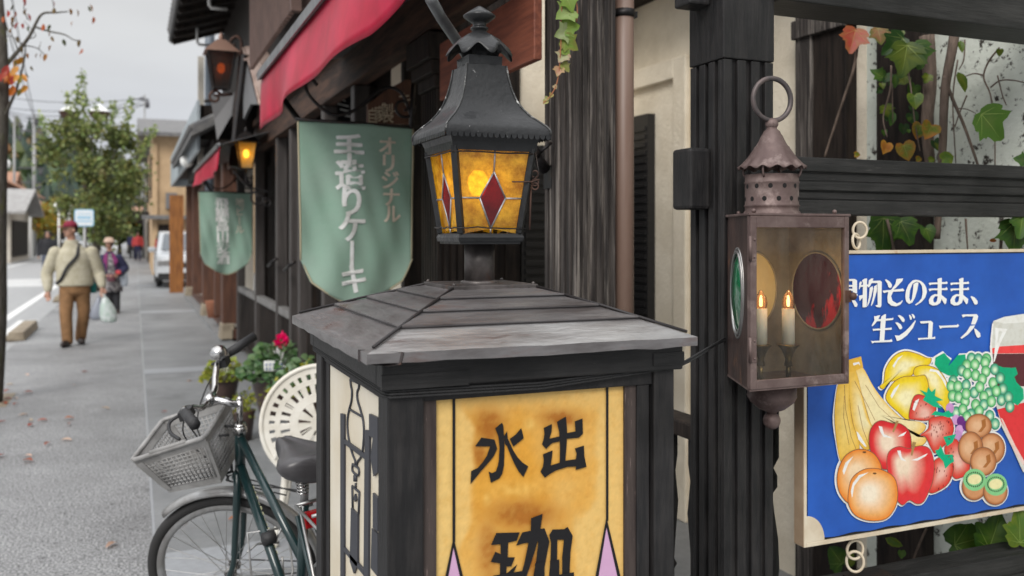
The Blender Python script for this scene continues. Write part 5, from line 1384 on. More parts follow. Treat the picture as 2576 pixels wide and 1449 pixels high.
ivy('wall_vine', 'climbing vine with red and green autumn leaves framed between head beam and middle rail',
    [([V(940, 150, 2.52), V(930, 230, 2.50), V(895, 420, 2.49), V(885, 560, 2.48), V(880, 720, 2.48), V(868, 900, 2.48), V(850, 1200, 2.5)], .017), ([V(450, 230, 2.5), V(430, 350, 2.48), V(380, 500, 2.47), V(320, 680, 2.46), V(285, 790, 2.45)], .006),
     ([V(885, 380, 2.48), V(930, 500, 2.5), V(990, 640, 2.52), V(1060, 840, 2.52)], .0065), ([V(620, 330, 2.44), V(615, 450, 2.44), V(580, 590, 2.44), V(600, 690, 2.44)], .0035), ([V(705, 350, 2.44), V(720, 450, 2.44), V(740, 620, 2.43), V(765, 760, 2.44)], .003), ([V(625, 420, 2.45), V(628, 620, 2.45)], .002),
     ([V(800, 180, 2.55), V(815, 420, 2.56), V(800, 640, 2.56), V(820, 850, 2.56)], .026), ([V(955, 300, 2.6), V(930, 500, 2.6), V(945, 820, 2.6)], .003)], wl, 2.45)
ivy('wall_vine', 'thin vine creeping over the spotted plaster with one large drooping green leaf',
    [([V(1165, 240, 2.66), V(1110, 310, 2.66), V(1085, 390, 2.66), V(1120, 480, 2.66), V(1140, 640, 2.66), V(1142, 830, 2.66)], .0035), ([V(1085, 380, 2.66), V(1040, 370, 2.66), V(990, 385, 2.66)], .003), ([V(1120, 440, 2.67), V(1170, 405, 2.67), V(1240, 405, 2.67), V(1300, 420, 2.67)], .003), ([V(990, 200, 2.66), V(985, 300, 2.66), V(960, 350, 2.66)], .003), ([V(950, 545, 2.6), V(1000, 550, 2.55), V(1045, 570, 2.5)], .002), ([V(1155, 380, 2.67), V(1180, 480, 2.67), V(1200, 530, 2.67)], .0025), ([V(1000, 480, 2.66), V(960, 580, 2.66), V(940, 640, 2.66)], .003)],
    [(V(1115, 625, 2.45), .150, DN + .75, (.05, .12, .008), GR, LEAF_STAR)], 2.6)
lowl = []
for cx, cy, s, a, c1, c2, sh in ((580, 1170, .18, DN, DG, GR, LEAF_STAR), (690, 1160, .12, DN + .4, DG, GR, LEAF_STAR), (805, 1180, .075, DN + .2, GR, DG, LEAF_HEART), (1240, 1180, .13, DN, DG, GR, LEAF_STAR), (1275, 1130, .10, DN - .3, GR, DG, LEAF_STAR), (1130, 1210, .03, 0, OR, RD, LEAF_OVAL), (1180, 1140, .06, DN, DG, GR, LEAF_OVAL)):
    lowl.append((V(cx, cy, 2.42), s, a, c1, c2, sh))
def VB(px, py, X): return on_x(px, py, X)
for px, py, s, a, c1, c2, sh in ((2105, 1400, .12, 2.2, GR, DG, LEAF_HEART), (2140, 1410, .08, 1.6, YG, GR, LEAF_OVAL), (2245, 1362, .075, -.4, GR, YG, LEAF_OVAL), (2268, 1395, .035, DN, GR, GR, LEAF_HEART), (2385, 1345, .04, DN, GR, GR, LEAF_OVAL), (2440, 1360, .17, .3, GR, DG, LEAF_HEART), (2500, 1345, .15, 1.2, GR, DG, LEAF_STAR), (2565, 1330, .14, 1.5, GR, YG, LEAF_STAR), (2470, 1330, .08, -1, YG, GR, LEAF_OVAL)):
    lowl.append((VB(px, py, 2.35), s, a, c1, c2, sh))
ivy('wall_vine', 'low leafy vine peeping out above and below the blue sign', [([V(1180, 1110, 2.5), V(1170, 1250, 2.5), V(1150, 1500, 2.5)], .006), ([V(995, 1100, 2.62), V(1005, 1260, 2.62)], .004), ([VB(2330, 1330, 2.4), VB(2300, 1400, 2.4), VB(2290, 1449, 2.4)], .004), ([VB(2420, 1330, 2.4), VB(2440, 1400, 2.4)], .005), ([V(600, 1105, 2.43), V(640, 1300, 2.43), V(660, 1600, 2.45), V(640, 2000, 2.4)], .005)], lowl, 2.45)
# hanging spray in front of the column
hv = thing('hanging_vine', 'slender hanging vine of small green leaves with reddish stem before the weathered column', 'vine', (1.2, 2.3, 2.0))
hp = [on_y(px, py, 2.35) for px, py in ((1418, -40), (1412, 40), (1411, 110), (1408, 160), (1405, 190), (1397, 220), (1383, 243), (1366, 260))]
hp2 = [on_y(px, py, 2.35) for px, py in ((1440, -40), (1452, 20), (1450, 55))]
sm_ = mat('reddish_vine_stem', (.33, .12, .05), .7)
for p_ in (hp, hp2): q = MB(); q.tube(smooth_path(p_, 4), .0017, 6); q.build('stem', sm_, hv)
for i, (px, py, s, a, c1, c2) in enumerate(((1425, 32, .066, -2.6, (.27, .36, .12), (.20, .30, .06)), (1430, 5, .055, -1.2, (.20, .30, .05), (.16, .28, .03)), (1432, 68, .055, .2, (.18, .28, .03), (.14, .25, .03)), (1418, 82, .056, -2.7, (.36, .42, .22), (.25, .33, .10)), (1430, 108, .055, -.6, (.17, .27, .03), (.25, .20, .05)), (1416, 142, .042, -2.3, (.36, .38, .20), (.36, .2, .14)), (1424, 130, .03, -.6, (.2, .3, .05), (.2, .3, .05)), (1421, 168, .032, -.9, (.26, .30, .06), (.3, .25, .1)), (1406, 178, .032, -2.0, (.46, .22, .14), (.36, .28, .1)), (1397, 219, .014, -1, (.45, .34, .2), (.4, .3, .15)), (1386, 240, .016, -2, (.35, .33, .1), (.4, .25, .1)), (1371, 257, .018, -2.4, (.36, .32, .12), (.3, .3, .08)), (1377, 248, .015, 0, (.33, .33, .12), (.3, .3, .08)), (1448, 45, .018, -1, (.4, .18, .1), (.35, .2, .1)))):
    q = MB(); p = on_y(px, py, 2.35); t = V3((math.cos(a), -.2, math.sin(a))); leaf(q, p - t * s * .4, s, t, (-.3 + .3 * math.sin(i * 2.1), -1, .2 * math.cos(i)), c1, c2, LEAF_STAR if s > .03 else LEAF_HEART, .3, i); q.build('leaf', MT['leaf'], hv, recalc=False)

# ================================================================== cafe front along the street
FX = 1.22
cafe = thing('cafe_front', 'dark timber cafe front with fluted posts and pale topped railings behind the banners', 'building', (1.6, 9, 0))
q = MB(); q.box(1.62, 1.8, 4.81, 13.1, 0, 3.0); q.build('dark_interior_backing', MT['dark_wood'], cafe)  # dark sheet stands in for the shaded interior behind the posts
q = MB(); q.box(1.32, 1.618, 4.9, 13.1, .004, .10); q.build('step', MT['kerbstone'], cafe)
q = MB()
for y in (4.95, 5.7, 6.4, 7.35, 7.75, 8.55, 10.2, 11.95): q.box(1.545, 1.6195, y, y + .12, .1, 2.6)
for k in range(70): q.box(1.585, 1.6196, 5.0 + k * .115, 5.05 + k * .115, .1, 2.4)
q.build('timber', MT['dark_wood'], cafe)
parts('porch_post', [(FX, FX + .10, y, y + .10, 0, 2.43) for y in (12.05, 10.15, 8.55, 7.75, 7.3, 6.3, 5.35)], mat('grey_brown_painted_post', (.062, .053, .05), .6, col2=(.04, .034, .032), scale=6, stretch=(5, 5, .5)), cafe, bevel=.008)
parts('pale_rail', [(FX + .01, FX + .09, a, b, .78, .85) for a, b in ((10.251, 12.049), (8.651, 10.149), (7.851, 8.549), (6.401, 7.299), (5.451, 6.299))], mat('worn_grey_rail_top', (.21, .205, .20), .7, col2=(.15, .145, .14), scale=8), cafe, bevel=.006)
for a, b in ((10.26, 12.04), (8.66, 10.14), (7.86, 8.54), (6.41, 7.29), (5.46, 6.29)):
    q = MB(); q.box(FX + .02, FX + .08, a, b, .1, .16)
    n = int((b - a) / .11)
    for k in range(n): q.box(FX + .03, FX + .06, a + .04 + k * .11, a + .085 + k * .11, .16, .779)
    q.build('railing_slats', MT['dark_wood'], cafe)
q = MB()
for px, y in ((700, 8.45), (726, 7.45)):
    q.tube([(FX - .01, y, 1.30), (FX - .05, y + .02, 1.27), (FX - .06, y + .25, 1.22)], .014, 6)
q.build('iron_hook', MT['iron'], cafe)
q = MB(); q.box(1.15, 1.62, 2.6, 13.2, 2.661, 2.72); q.build('lintel_board', MT['soffit'], cafe)
# upper storey
q = MB(); q.box(1.25, 6.0, 4.9, 14.6, 3.07, 5.6); q.build('upper_wall', MT['dark_wood'], cafe)
bal = q = MB()
q.box(1.02, 1.24, 6.3, 6.38, 3.1, 4.1); q.box(1.0, 1.06, 6.2, 9.0, 4.02, 4.1)
q.box(0.98, 1.05, 6.2, 6.27, 3.05, 4.12)
for k in range(26): q.box(1.01, 1.05, 6.32 + k * .1, 6.37 + k * .1, 3.1, 4.019)
q.build('balcony_railing', mat('brown_balcony_wood', (.14, .085, .07), .7, col2=(.10, .06, .05), scale=6), cafe)
ev = thing('tiled_eaves', 'dark overhanging upper eaves with white rafter hooks against the sky', 'roof eaves', (.85, 10, 4.6))
q = MB(); EXx = 0.50
q.prism([(EXx, 14.55, 4.42), (EXx - .02, 14.55, 4.56), (1.6, 14.55, 4.96), (1.6, 14.55, 4.84)], (0, -10.5, 0)); q.build('roof', MT['dark_wood'], ev)
q = MB()
for k in range(40): q.tube([(EXx - .045, 14.4 - k * .26, 4.575), (EXx + .2, 14.4 - k * .26, 4.65), (1.55, 14.4 - k * .26, 5.0)], .055, 8)
q.box(EXx - .03, EXx + .01, 4.05, 14.6, 4.46, 4.55)
q.build('tile_row', MT['tile'], ev)
q = MB()
for y in (13.2, 11.0, 9.2):
    q.tube([(.80, y, 4.40), (.80, y, 4.20), (.82, y, 4.17), (1.0, y, 4.17)], .02, 6)
q.build('white_hook', MT['white_post'], ev)
for k in range(20): q = MB(); q.bar((EXx + .02, 14.3 - k * .5, 4.39), (1.3, 14.3 - k * .5, 4.66), .07, .06); q.build('rafter', MT['dark_wood'], ev)
gp = thing('drainpipe', 'grey blue drainpipe running up the far end of the dark upper storey', 'drainpipe', (1.1, 14.2, 0))
p = on_y(528, 300, 14.9); q = MB(); q.cyl((p.x, 14.9, 2.2), (p.x, 14.9, 6.5), .075, 16); q.build('pipe', MT['pipe_grey'], gp)
q = MB(); q.cyl((p.x, 14.9, 3.6), (p.x, 14.9, 3.65), .085, 16); q.build('clamp', MT['iron'], gp)
q = MB(); q.box(p.x - .17, p.x - .08, 15.0, 15.1, 2.4, 4.35); tag(q.build('white_board', MT['white_wall']), 'narrow white boarded wall end beside the grey blue drainpipe', 'wall')

# ---- awnings
def awning(label, xf, y0, y1, zb, zt, seed, near_tear):
    r2 = random.Random(seed)
    root = thing('awning', label, 'awning', (xf, (y0 + y1) / 2, zb), 'crimson awnings of the cafe')
    q = MB(); n, m = 40, 8; vs = []
    for j in range(m + 1):
        for i in range(n + 1):
            t = i / n; u = j / m
            y = y0 + (y1 - y0) * t + (.05 * (1 - u) if t == 1 else 0)
            z = zt + (zb - zt) * (1 - u)
            if near_tear: z += (1 - u) * (0.10 * max(0, 1 - t / .12) ** 1.0 * .6)
            x = xf + .018 * math.sin(t * 17 + seed) * (1 - u) + .03 * math.sin(t * 6 + 2 * seed) * (1 - u) ** 1.5 - .02 * (1 - u)
            vs.append((x, y, z))
    q.add(vs, [(j * (n + 1) + i, j * (n + 1) + i + 1, (j + 1) * (n + 1) + i + 1, (j + 1) * (n + 1) + i) for j in range(m) for i in range(n)], 0, True)
    q.build('valance', MT['awning'], root, recalc=False, solid=.003)
    q = MB(); q.tube([(xf, y0, zt + .015), (xf, y1 + .02, zt + .015)], .022, 10); q.box(xf - .028, xf - .02, y0, y1, zt - .02, zt + .03)
    for y in (y0 + .1, y1): q.sphere((xf, y, zt + .015), .032, 10, 6)
    q.build('front_bar', MT['awning_bar'], root)
    q = MB(); q.prism([(xf + .01, y0, zt + .02), (xf + .01, y1, zt + .02), (1.30, y1, zt + .19), (1.30, y0, zt + .19)], (0, 0, .006)); q.build('top_sheet', MT['awning_bar'], root)
    q = MB()
    a, b, c = V3((xf + .02, y1 - .05, zt)), V3((.98, y1 - .02, zt - .30)), V3((FX, y1 + .02, zt - .62))
    q.tube([a, c], .019, 8); q.sphere(b, .03, 8, 6)
    q.tube(spiral(b + V3((.02, 0, -.08)), .045, .012, 1.2, 1.6, (.6, .8, 0), (0, 0, 1), 14), .009, 6)
    q.build('folding_arm', MT['iron'], root)
    return root
A1 = awning('crimson awning valance hanging above the big green banner', .71, 2.45, 5.60, 2.165, 2.475, 1, True)
A2 = awning('smaller crimson awning strip above the far green banner', .745, 8.95, 12.75, 2.13, 2.36, 3, False)
arm = thing('awning_strut', 'grey steel awning strut running down to a bracket on the weathered column', 'strut', (1.24, 2.6, 1.7))
pa, pb, pc = on_x(1110, 45, .80), on_y(1341, 385, 2.62), on_y(1384, 445, 2.66)
q = MB(); q.tube([on_x(1082, -5, .72), pa, pb], .016, 10); q.build('rod', MT['awning_bar'], arm)
q = MB(); q.tube([pb, pb.lerp(pc, .7)], .02, 8); q.sphere(pb, .026, 8, 6); q.obox(pc, (.02, .06, .075)); q.tube([pb + V3((.02, 0, 0)), pb + V3((.06, -.01, .035))], .006, 6); q.build('bracket', MT['iron'], arm)

# ---- banners on scrolled brackets
def banner(label, xr, y, ztop, big, small, width, height, seed):
    xl = xr - width
    root = thing('cloth_banner', label, 'banner', ((xl + xr) / 2, y, ztop - height), 'green cloth banners on iron brackets')
    def warp_xz(u, v, d=0.0):     # u 0..1 across, v 0..1 down
        lo = 1.0 - .175 * abs(2 * u - 1) ** 1.5 - .02 * max(0, abs(2 * u - 1) - .85) / .15 * 4
        zz_ = ztop - height * min(v, lo) - .014 * u * (1 - v)
        xo = .028 * v * (u - .35) * (-1) + .016 * v
        dy = .026 * math.sin(u * 7 + seed + v * 2) * (.25 + .75 * v) + .012 * math.sin(u * 15 + v * 7 + seed * 3) * v + .005 * math.sin(u * 31 - v * 13) * (1 - abs(2 * v - 1)) + .03 * v * v
        return V3((xl + width * u + xo, y + dy - d, zz_))
    n, m = 40, 50; q = MB(); vs = []
    for j in range(m + 1):
        for i in range(n + 1):
            u = i / n; lo = 1.0 - .175 * abs(2 * u - 1) ** 1.5 - .02 * max(0, abs(2 * u - 1) - .85) / .15 * 4
            vs.append(warp_xz(u, lo * j / m))
    q.add(vs, [(j * (n + 1) + i, j * (n + 1) + i + 1, (j + 1) * (n + 1) + i + 1, (j + 1) * (n + 1) + i) for j in range(m) for i in range(n)], 0, True)
    q.build('cloth', MT['banner'], root, recalc=False, solid=.0015)
    q = MB(); pts = [warp_xz(0, v / 14 * .8, .001) for v in range(0, 15)] + [warp_xz(u / 24, 1, .001) for u in range(0, 25)] + [warp_xz(1, .8 - .8 * v / 14, .001) for v in range(0, 15)]
    q.tube(pts, .0042, 6); q.build('piping', MT['banner_edge'], root)
    def text(chars, u0, us, v0, vs_, m, name, bold, cw, dz):
        q = MB()
        for k, ch in enumerate(chars):
            rot = ch == 'ー'
            def wp(x, yy, k=k, rot=rot):
                if rot: x, yy = .44 + (yy - .37), .38 + (.45 - x) * -1 * -1
                u = u0 + us * k + (x - .5) * cw / width; v = v0 + vs_ * k + (.88 - yy) * cw / height * 1.04
                return warp_xz(u, v, .003)
            t_ = text_mb(ch, 1.0, (0, 0, 0), (1, 0, 0), (0, 0, 1), bold=.008, warp=wp)
            join(q, t_)
            for e in range(bold): # heavier strokes
                join(q, text_mb(ch, 1.0, (0, 0, 0), (1, 0, 0), (0, 0, 1), bold=.008, warp=lambda x, yy, e=e: wp(x + (.028, -.028, .014, -.014)[e], yy + (0, 0, .016, -.016)[e]) - V3((0, .0004 * (e + 1), 0))))
        q.build(name, m, root, recalc=False)
    return root, warp_xz, text
b1, w1, t1 = banner('large green cloth banner with white lettering hung from a scrolled iron bracket', 1.275, 4.29, 2.065, None, None, .565, .895, 0.6)
t1('手造りケーキ', .425, .006, .055, .141, MT['banner_white'], 'white_lettering', 4, .150, 0)
t1('オリジナル', .765, .012, .055, .094, MT['banner_faded'], 'faded_lettering', 3, .098, 0)
b2, w2, t2 = banner('far green cloth banner with white lettering under the small awning', 1.275, 10.9, 2.02, None, None, .60, .97, 2.2)
t2('飛騨高山麦酒', .42, .004, .06, .130, MT['white_print'], 'white_lettering', 2, .155, 0)
t2('地ビール', .76, .0, .06, .110, MT['banner_faded'], 'faded_lettering', 0, .105, 0)
for (root, xr, y, zt, w_) in ((b1, 1.275, 4.29, 2.065, .565), (b2, 1.275, 10.9, 2.02, .60)):
    X_, Z_ = (1, 0, 0), (0, 0, 1)
    q = MB()
    q.tube([(xr - w_ - .01, y, zt), (xr + .03, y, zt - .012)], .008, 8)
    main = [V3((xr + .0, y + .005, zt + .01)), V3((xr - .06, y, zt + .155)), V3((xr - .16, y, zt + .17)), V3((xr - .28, y, zt + .065)), V3((xr - .40, y, zt + .03)), V3((xr - .50, y, zt + .10)), V3((xr - .53, y, zt + .165)), V3((xr - .50, y, zt + .19)), V3((xr - .475, y, zt + .165))]
    q.tube(smooth_path(main, 5), .0085, 7)
    q.tube(spiral((xr - .05, y, zt + .085), .058, .014, -1.25, 0.2, X_, Z_, 26), .0075, 7)
    q.tube([(xr - .012, y, zt - .02), (xr - .0, y, zt + .2)], .012, 7)
    q.build('iron_bracket', MT['iron'], root)

# ---- wooden sign behind the bracket
ws = thing('wooden_sign', 'brown carved wooden sign with pale characters behind the banner bracket', 'signboard', (1.15, 4.75, 2.0))
def WS(px, py): return on_y(px, py, 4.50)
q = MB(); q.prism([WS(925, 312), WS(925, 262), WS(970, 228), WS(1020, 200), WS(1034, 200), WS(1034, 312)], (0, .03, 0)); q.build('board', MT['brown_wood'], ws, bevel=.004)
q = MB()
for ch, px, py, s, sx in (('自', 922, 306, .085, .75), ('家', 940, 301, .085, .75), ('製', 957, 304, .11, .65), ('キ', 1000, 262, .075, 1.0), ('ー', 975, 290, .06, 1.0)):
    o = WS(px, py); o.y -= .002
    join(q, text_mb(ch, s, o, (1, 0, 0), (0, 0, 1), bold=.01, sx=sx))
q.build('carved_lettering', mat('buff_lettering', (.50, .41, .31), .8), ws, recalc=False)
q = MB(); p = on_y(865, 275, 6.6); q.obox(p, (.17, .02, .26), Matrix.Rotation(.5, 3, 'Y'))
mb_ = tag(q.build('menu_board', MT['black_print']), 'small tilted black board with pale chalk strokes under the awning', 'board')
q = MB()
for k, (dx, dz) in enumerate(((-.03, .07), (-.01, .03), (.01, -.01), (.03, -.05))): q.obox(p + V3((dx, -.012, dz)), (.085, .002, .012), Matrix.Rotation(.2, 3, 'Y'))
o = q.build('chalk_stroke', MT['white_print'], mb_)

# ---- lit wall lamp with scrolls
def scroll_lamp(name, label, P0, s, wall_x, lit, panes, roofm, xdir=1):
    root = thing(name, label, 'wall lamp', P0)
    x, y, z = P0
    q = MB()
    def ring_(h, zz_): return [V3((x + a * h, y + b * h, z + zz_)) for a, b in ((-1, -1), (1, -1), (1, 1), (-1, 1))]
    A, B = ring_(.055 * s, 0), ring_(.095 * s, .26 * s)
    for k in range(4): q.bar(A[k], B[k], .012 * s, .012 * s)
    for r_ in (A, B): 
        for k in range(4): q.bar(r_[k], r_[(k + 1) % 4], .014 * s, .014 * s)
    q.build('frame', MT['iron'], root)
    q = MB(); A, B = ring_(.052 * s, .004), ring_(.091 * s, .255 * s)
    for k in range(4): q.add([A[k], A[(k + 1) % 4], B[(k + 1) % 4], B[k]], [(0, 1, 2, 3)])
    q.build('glass_pane', panes, root, recalc=False)
    q = MB(); A, B = ring_(.125 * s, .26 * s), ring_(.03 * s, .36 * s)
    for k in range(4): q.add([A[k], A[(k + 1) % 4], B[(k + 1) % 4], B[k]], [(0, 1, 2, 3)])
    q.add(A, [(0, 1, 2, 3)]); q.add(B, [(0, 1, 2, 3)]); q.lathe([(.012 * s, .36 * s), (.02 * s, .385 * s), (.006 * s, .41 * s), (0, .42 * s)], (x, y, z), 10)
    q.build('lamp_roof', roofm, root)
    q = MB(); q.sphere((x, y, z + .15 * s), (.028 * s, .028 * s, .04 * s), 10, 8); q.build('bulb', lit, root)
    return root
L1 = at_depth(619, 425, 8.8)
lm1 = scroll_lamp('bracket_lamp', 'lit yellow carriage lamp on a black scrolled bracket above the far banner', L1, 1.0, FX, MT['bulb_warm'], stained_glass('yellow_lamp_glass', (.9, .55, .08), (.8, .6, .3), 6, thru=.35), MT['iron'])
q = MB(); X_, Z_ = (1, 0, 0), (0, 0, 1)
q.tube([L1 + V3((0, 0, -.005)), L1 + V3((0, 0, -.07)), L1 + V3((.02, 0, -.17))], .012, 7)
q.tube(smooth_path([L1 + V3((-.12, 0, -.02)), L1 + V3((.02, 0, -.17)), L1 + V3((.14, 0, -.20)), V3((FX, L1.y, L1.z - .22))], 6), .012, 7)
q.tube(spiral(L1 + V3((.12, 0, -.29)), .085, .015, 1.4, 1.6, X_, Z_), .01, 6); q.tube(spiral(L1 + V3((.02, 0, -.12)), .04, .01, 1.1, 0, X_, Z_), .008, 6)
q.tube(spiral(L1 + V3((.20, 0, -.33)), .05, .012, -1.3, 2.6, X_, Z_), .009, 6)
q.build('scroll_bracket', MT['iron'], lm1)
pL = bpy.data.lights.new('lamp_glow', 'POINT'); pL.energy = .6; pL.color = (1, .65, .2); pL.shadow_soft_size = .03
po = bpy.data.objects.new('lamp_glow', pL); po.location = (0, 0, .15); COL.objects.link(po); po.parent = lm1
L2 = at_depth(556, 222, 9.7)
lm2 = scroll_lamp('bracket_lamp', 'dim orange lantern with copper roof on a tall scrolled iron bracket under the upper eaves', L2, 1.45, FX, MT['glow_orange'], stained_glass('smoky_lamp_glass', (.12, .07, .05), (.05, .05, .05), 8, thru=.5), MT['pink_roof'])
q = MB()
def PB(px, py): return at_depth(px, py, 9.75)
q.tube(smooth_path([PB(592, 112), PB(580, 116), PB(582, 100), PB(597, 92), PB(607, 108), PB(604, 150), PB(598, 230), PB(592, 300), PB(585, 368)], 5), .018, 7)
q.tube(smooth_path([PB(610, 120), PB(618, 170), PB(612, 230), PB(606, 300)], 5), .014, 7)
q.tube([PB(585, 236), PB(560, 240), PB(548, 238)], .016, 6); q.tube(spiral(PB(541, 245), .075, .02, 1.3, .3, X_, Z_), .016, 6)
q.build('scroll_bracket', MT['rust_iron'], lm2)
hoodb = thing('copper_canopy', 'pale copper bay canopy with dark side posts between the lantern and the crimson awning', 'canopy', (1.0, 9.2, 2.2))
def CP(px, py, D): return at_depth(px, py, D)
q = MB()
a, b, c, d = CP(613, 122, 9.6), CP(702, 118, 9.3), CP(700, 225, 7.9), CP(655, 262, 8.0)
q.prism([a, b, c, d], (.02, .02, .03)); q.tube([a, CP(634, 170, 9.0), d], .02, 6)
q.tube([CP(614, 150, 9.2), CP(690, 150, 9.0)], .012, 5); q.tube([CP(640, 190, 8.8), CP(690, 190, 8.6)], .012, 5)
q.build('canopy_sheet', MT['copper_hood'], hoodb)
q = MB(); q.prism([CP(613, 125, 9.7), CP(648, 262, 8.2), CP(630, 262, 8.6), CP(612, 300, 9.0)], (.03, .05, 0)); q.build('side_cheek', MT['grey_sheet'], hoodb)
q = MB(); q.bar(CP(622, 140, 9.3), CP(590, 420, 9.2), .07, .10); q.bar(CP(634, 200, 9.4), CP(606, 400, 9.6), .16, .10); q.build('side_post', MT['iron'], hoodb)
q = MB(); q.prism([CP(528, 238, 10.6), CP(590, 233, 10.2), CP(582, 290, 10.2), CP(547, 352, 10.6), CP(540, 300, 10.8)], (.0, .04, 0))
tag(q.build('grey_board', MT['grey_cone']), 'plain grey tapered board hanging below the orange lantern', 'board')
gl = thing('globe_lamp', 'white round globe lamp under the tiled lower eaves', 'wall lamp', at_depth(470, 405, 15.2))
p = at_depth(470, 405, 15.2)
q = MB(); q.sphere(p, .11, 16, 10); q.build('globe', MT['globe'], gl); q = MB(); q.cyl(p + V3((.08, 0, .05)), p + V3((.35, 0, .12)), .015, 8); q.build('arm', MT['iron'], gl)

# ---- next houses along the row
nb = thing('timber_house', 'low timber house with brown posts, white panels and a long tiled lower roof', 'house', (1.2, 18, 0))
def row(x, y0, y1, z0, z1, m, name, par, d=.1): q = MB(); q.box(x, x + d, y0, y1, z0, z1); return q.build(name, m, par)
row(1.36, 13.2, 23.5, 0, 2.9, MT['white_wall'], 'white_wall', nb, .2)
q = MB()
for y, w_ in ((13.25, .3), (14.6, .16), (17.2, .32), (20.3, .2), (22.9, .3)): q.box(1.14, 1.359, y, y + w_, .25, 2.7)
q.box(1.26, 1.3595, 13.2, 23.4, 1.02, 1.16); q.box(1.26, 1.3595, 13.2, 23.4, .0, .18); q.box(1.26, 1.3594, 13.2, 23.4, 2.3, 2.5)
q.build('brown_post', MT['brown_wood'], nb, bevel=.01)
for y, w_ in ((13.2, .4), (17.15, .42), (22.85, .4)): q = MB(); q.prism([(1.10, y, 0), (1.3, y, 0), (1.3, y, .26), (1.13, y, .26)], (0, w_, 0)); q.build('stone_base', MT['kerbstone'], nb, bevel=.02)
q = MB(); q.box(1.1, 1.355, 13.2, 23.4, .004, .045); q.build('doorstep', MT['paver'], nb)
q = MB(); q.prism([(.70, 12.9, 2.86), (.72, 12.9, 2.98), (1.5, 12.9, 3.42), (1.5, 12.9, 3.30)], (0, 6.8, 0)); q.build('lower_roof', MT['tile'], nb)
q = MB()
for k in range(34): q.tube([(.68, 12.95 + k * .2, 2.97), (1.5, 12.95 + k * .2, 3.42)], .045, 7)
q.build('tile_row', MT['tile'], nb)
q = MB(); q.box(1.0, 1.4, 13.1, 19.6, 2.55, 2.85); q.build('eaves_beam', MT['dark_wood'], nb)
q = MB(); q.box(.82, .86, 13.6, 24.0, 2.72, 3.45); q.box(.8601, 1.4, 23.9, 24.0, 2.72, 3.45); q.build('fascia_panel', MT['blue_grey_panel'], nb)
q = MB(); q.box(.87, 1.5, 13.7, 23.8, 2.9, 3.4); q.build('upper_block', MT['dark_wood'], nb)
wp_ = thing('timber_gatepost', 'amber wooden post with a slatted screen beside the parked white car', 'post', (1.0, 23.7, 0))
p = on_z(443, 736); row(p.x - .16, p.y - .1, p.y + .18, 0, 2.55, MT['orange_wood'], 'post', wp_, .34)
q = MB()
for k in range(24): q.box(p.x + .2 + k * .025, p.x + .21 + k * .025, p.y - 1.4, p.y - 1.38, 0.1, 2.4)
for k in range(26): q.box(p.x + .2, p.x + .8, p.y - 1.379, p.y - 1.36, .1 + k * .09, .12 + k * .09)
q.build('slatted_screen', mat('pale_slats', (.24, .19, .15), .8), wp_)
q = MB(); q.prism([(1.19, 14.75, 0), (1.25, 14.75, 0), (1.25, 15.0, 0), (1.19, 15.0, 0)], (0, 0, .02)); q.lathe([(0, 0), (.09, 0), (.13, .25), (.14, .27), (.12, .27), (.11, .2), (0, .2)], (1.17, 15.2, .18), 16)
tag(q.build('terracotta_pot', MT['terracotta']), 'terracotta pot standing against the white panel between brown posts', 'plant pot')

# ================================================================== bicycle
FH = at_depth(599, 1424, 3.28)              # front hub
YAW, LEAN, STEER = R(12), R(5.5), R(56)
bk = thing('bicycle', 'dark green city bicycle with grey basket, front wheel turned towards the pavement', 'bicycle', (FH.x + .15, FH.y - .5, 0.004))
RW = .306
# local frame: x forward, y left, z up, origin on the ground under the bottom bracket line's middle; front hub at (.56,0,RW)
def bmat():
    m = Matrix.Rotation(R(90) + YAW, 4, 'Z') @ Matrix.Rotation(-LEAN, 4, 'X')
    h = m @ V3((.56, 0, RW)); return Matrix.Translation(V3((FH.x - h.x, FH.y - h.y, .004))) @ m
BM = bmat()
# steering about the head axis
HA, HB_ = V3((.53, 0, RW + .0)), V3((.375, 0, .86))
ax = (HB_ - HA).normalized()
SM = Matrix.Translation(HA) @ Matrix.Rotation(STEER, 4, ax) @ Matrix.Translation(-HA)
FM = BM @ SM
def bike_part(q, name, m, steer=False, parent=None, **k): q.xf(FM if steer else BM); return q.build(name, m, parent or bk, **k)
def wheel(c, steer, nm='wheel'):
    q = MB(); q.torus(c, RW - .019, .019, (0, 1, 0), 72, 12); w_ = bike_part(q, nm, MT['tyre'], steer)
    q = MB()
    n = 72; prof = [(-.011, .024), (-.0125, .037), (-.007, .048), (.007, .048), (.0125, .037), (.011, .024)]
    vs = [c + V3((math.cos(t) * (RW - .012 - d), y, math.sin(t) * (RW - .012 - d))) for t in (2 * math.pi * i / n for i in range(n)) for y, d in prof]
    q.add(vs, [(i * 6 + j, i * 6 + j + 1, ((i + 1) % n) * 6 + j + 1, ((i + 1) % n) * 6 + j) for i in range(n) for j in range(5)], 0, True)
    bike_part(q, 'rim', MT['alu'], steer, w_)
    q = MB()
    for i in range(32):
        a = 2 * math.pi * i / 32; sgn = 1 if i % 2 else -1; off = (1 if (i // 2) % 2 else -1) * 1.1
        h = c + V3((.019 * math.cos(a + off), sgn * .026, .019 * math.sin(a + off))); r_ = c + V3(((RW - .058) * math.cos(a), sgn * .002, (RW - .058) * math.sin(a)))
        q.tube([h, r_], .0013, 5, cap=False)
    bike_part(q, 'spoke', MT['alu'], steer, w_)
    q = MB(); q.cyl(c + V3((0, -.045, 0)), c + V3((0, .045, 0)), .009, 12); q.cyl(c + V3((0, -.03, 0)), c + V3((0, .03, 0)), .016, 14)
    for s in (-1, 1): q.cyl(c + V3((0, s * .026, 0)), c + V3((0, s * .03, 0)), .023, 16)
    bike_part(q, 'hub', MT['chrome'], steer, w_)
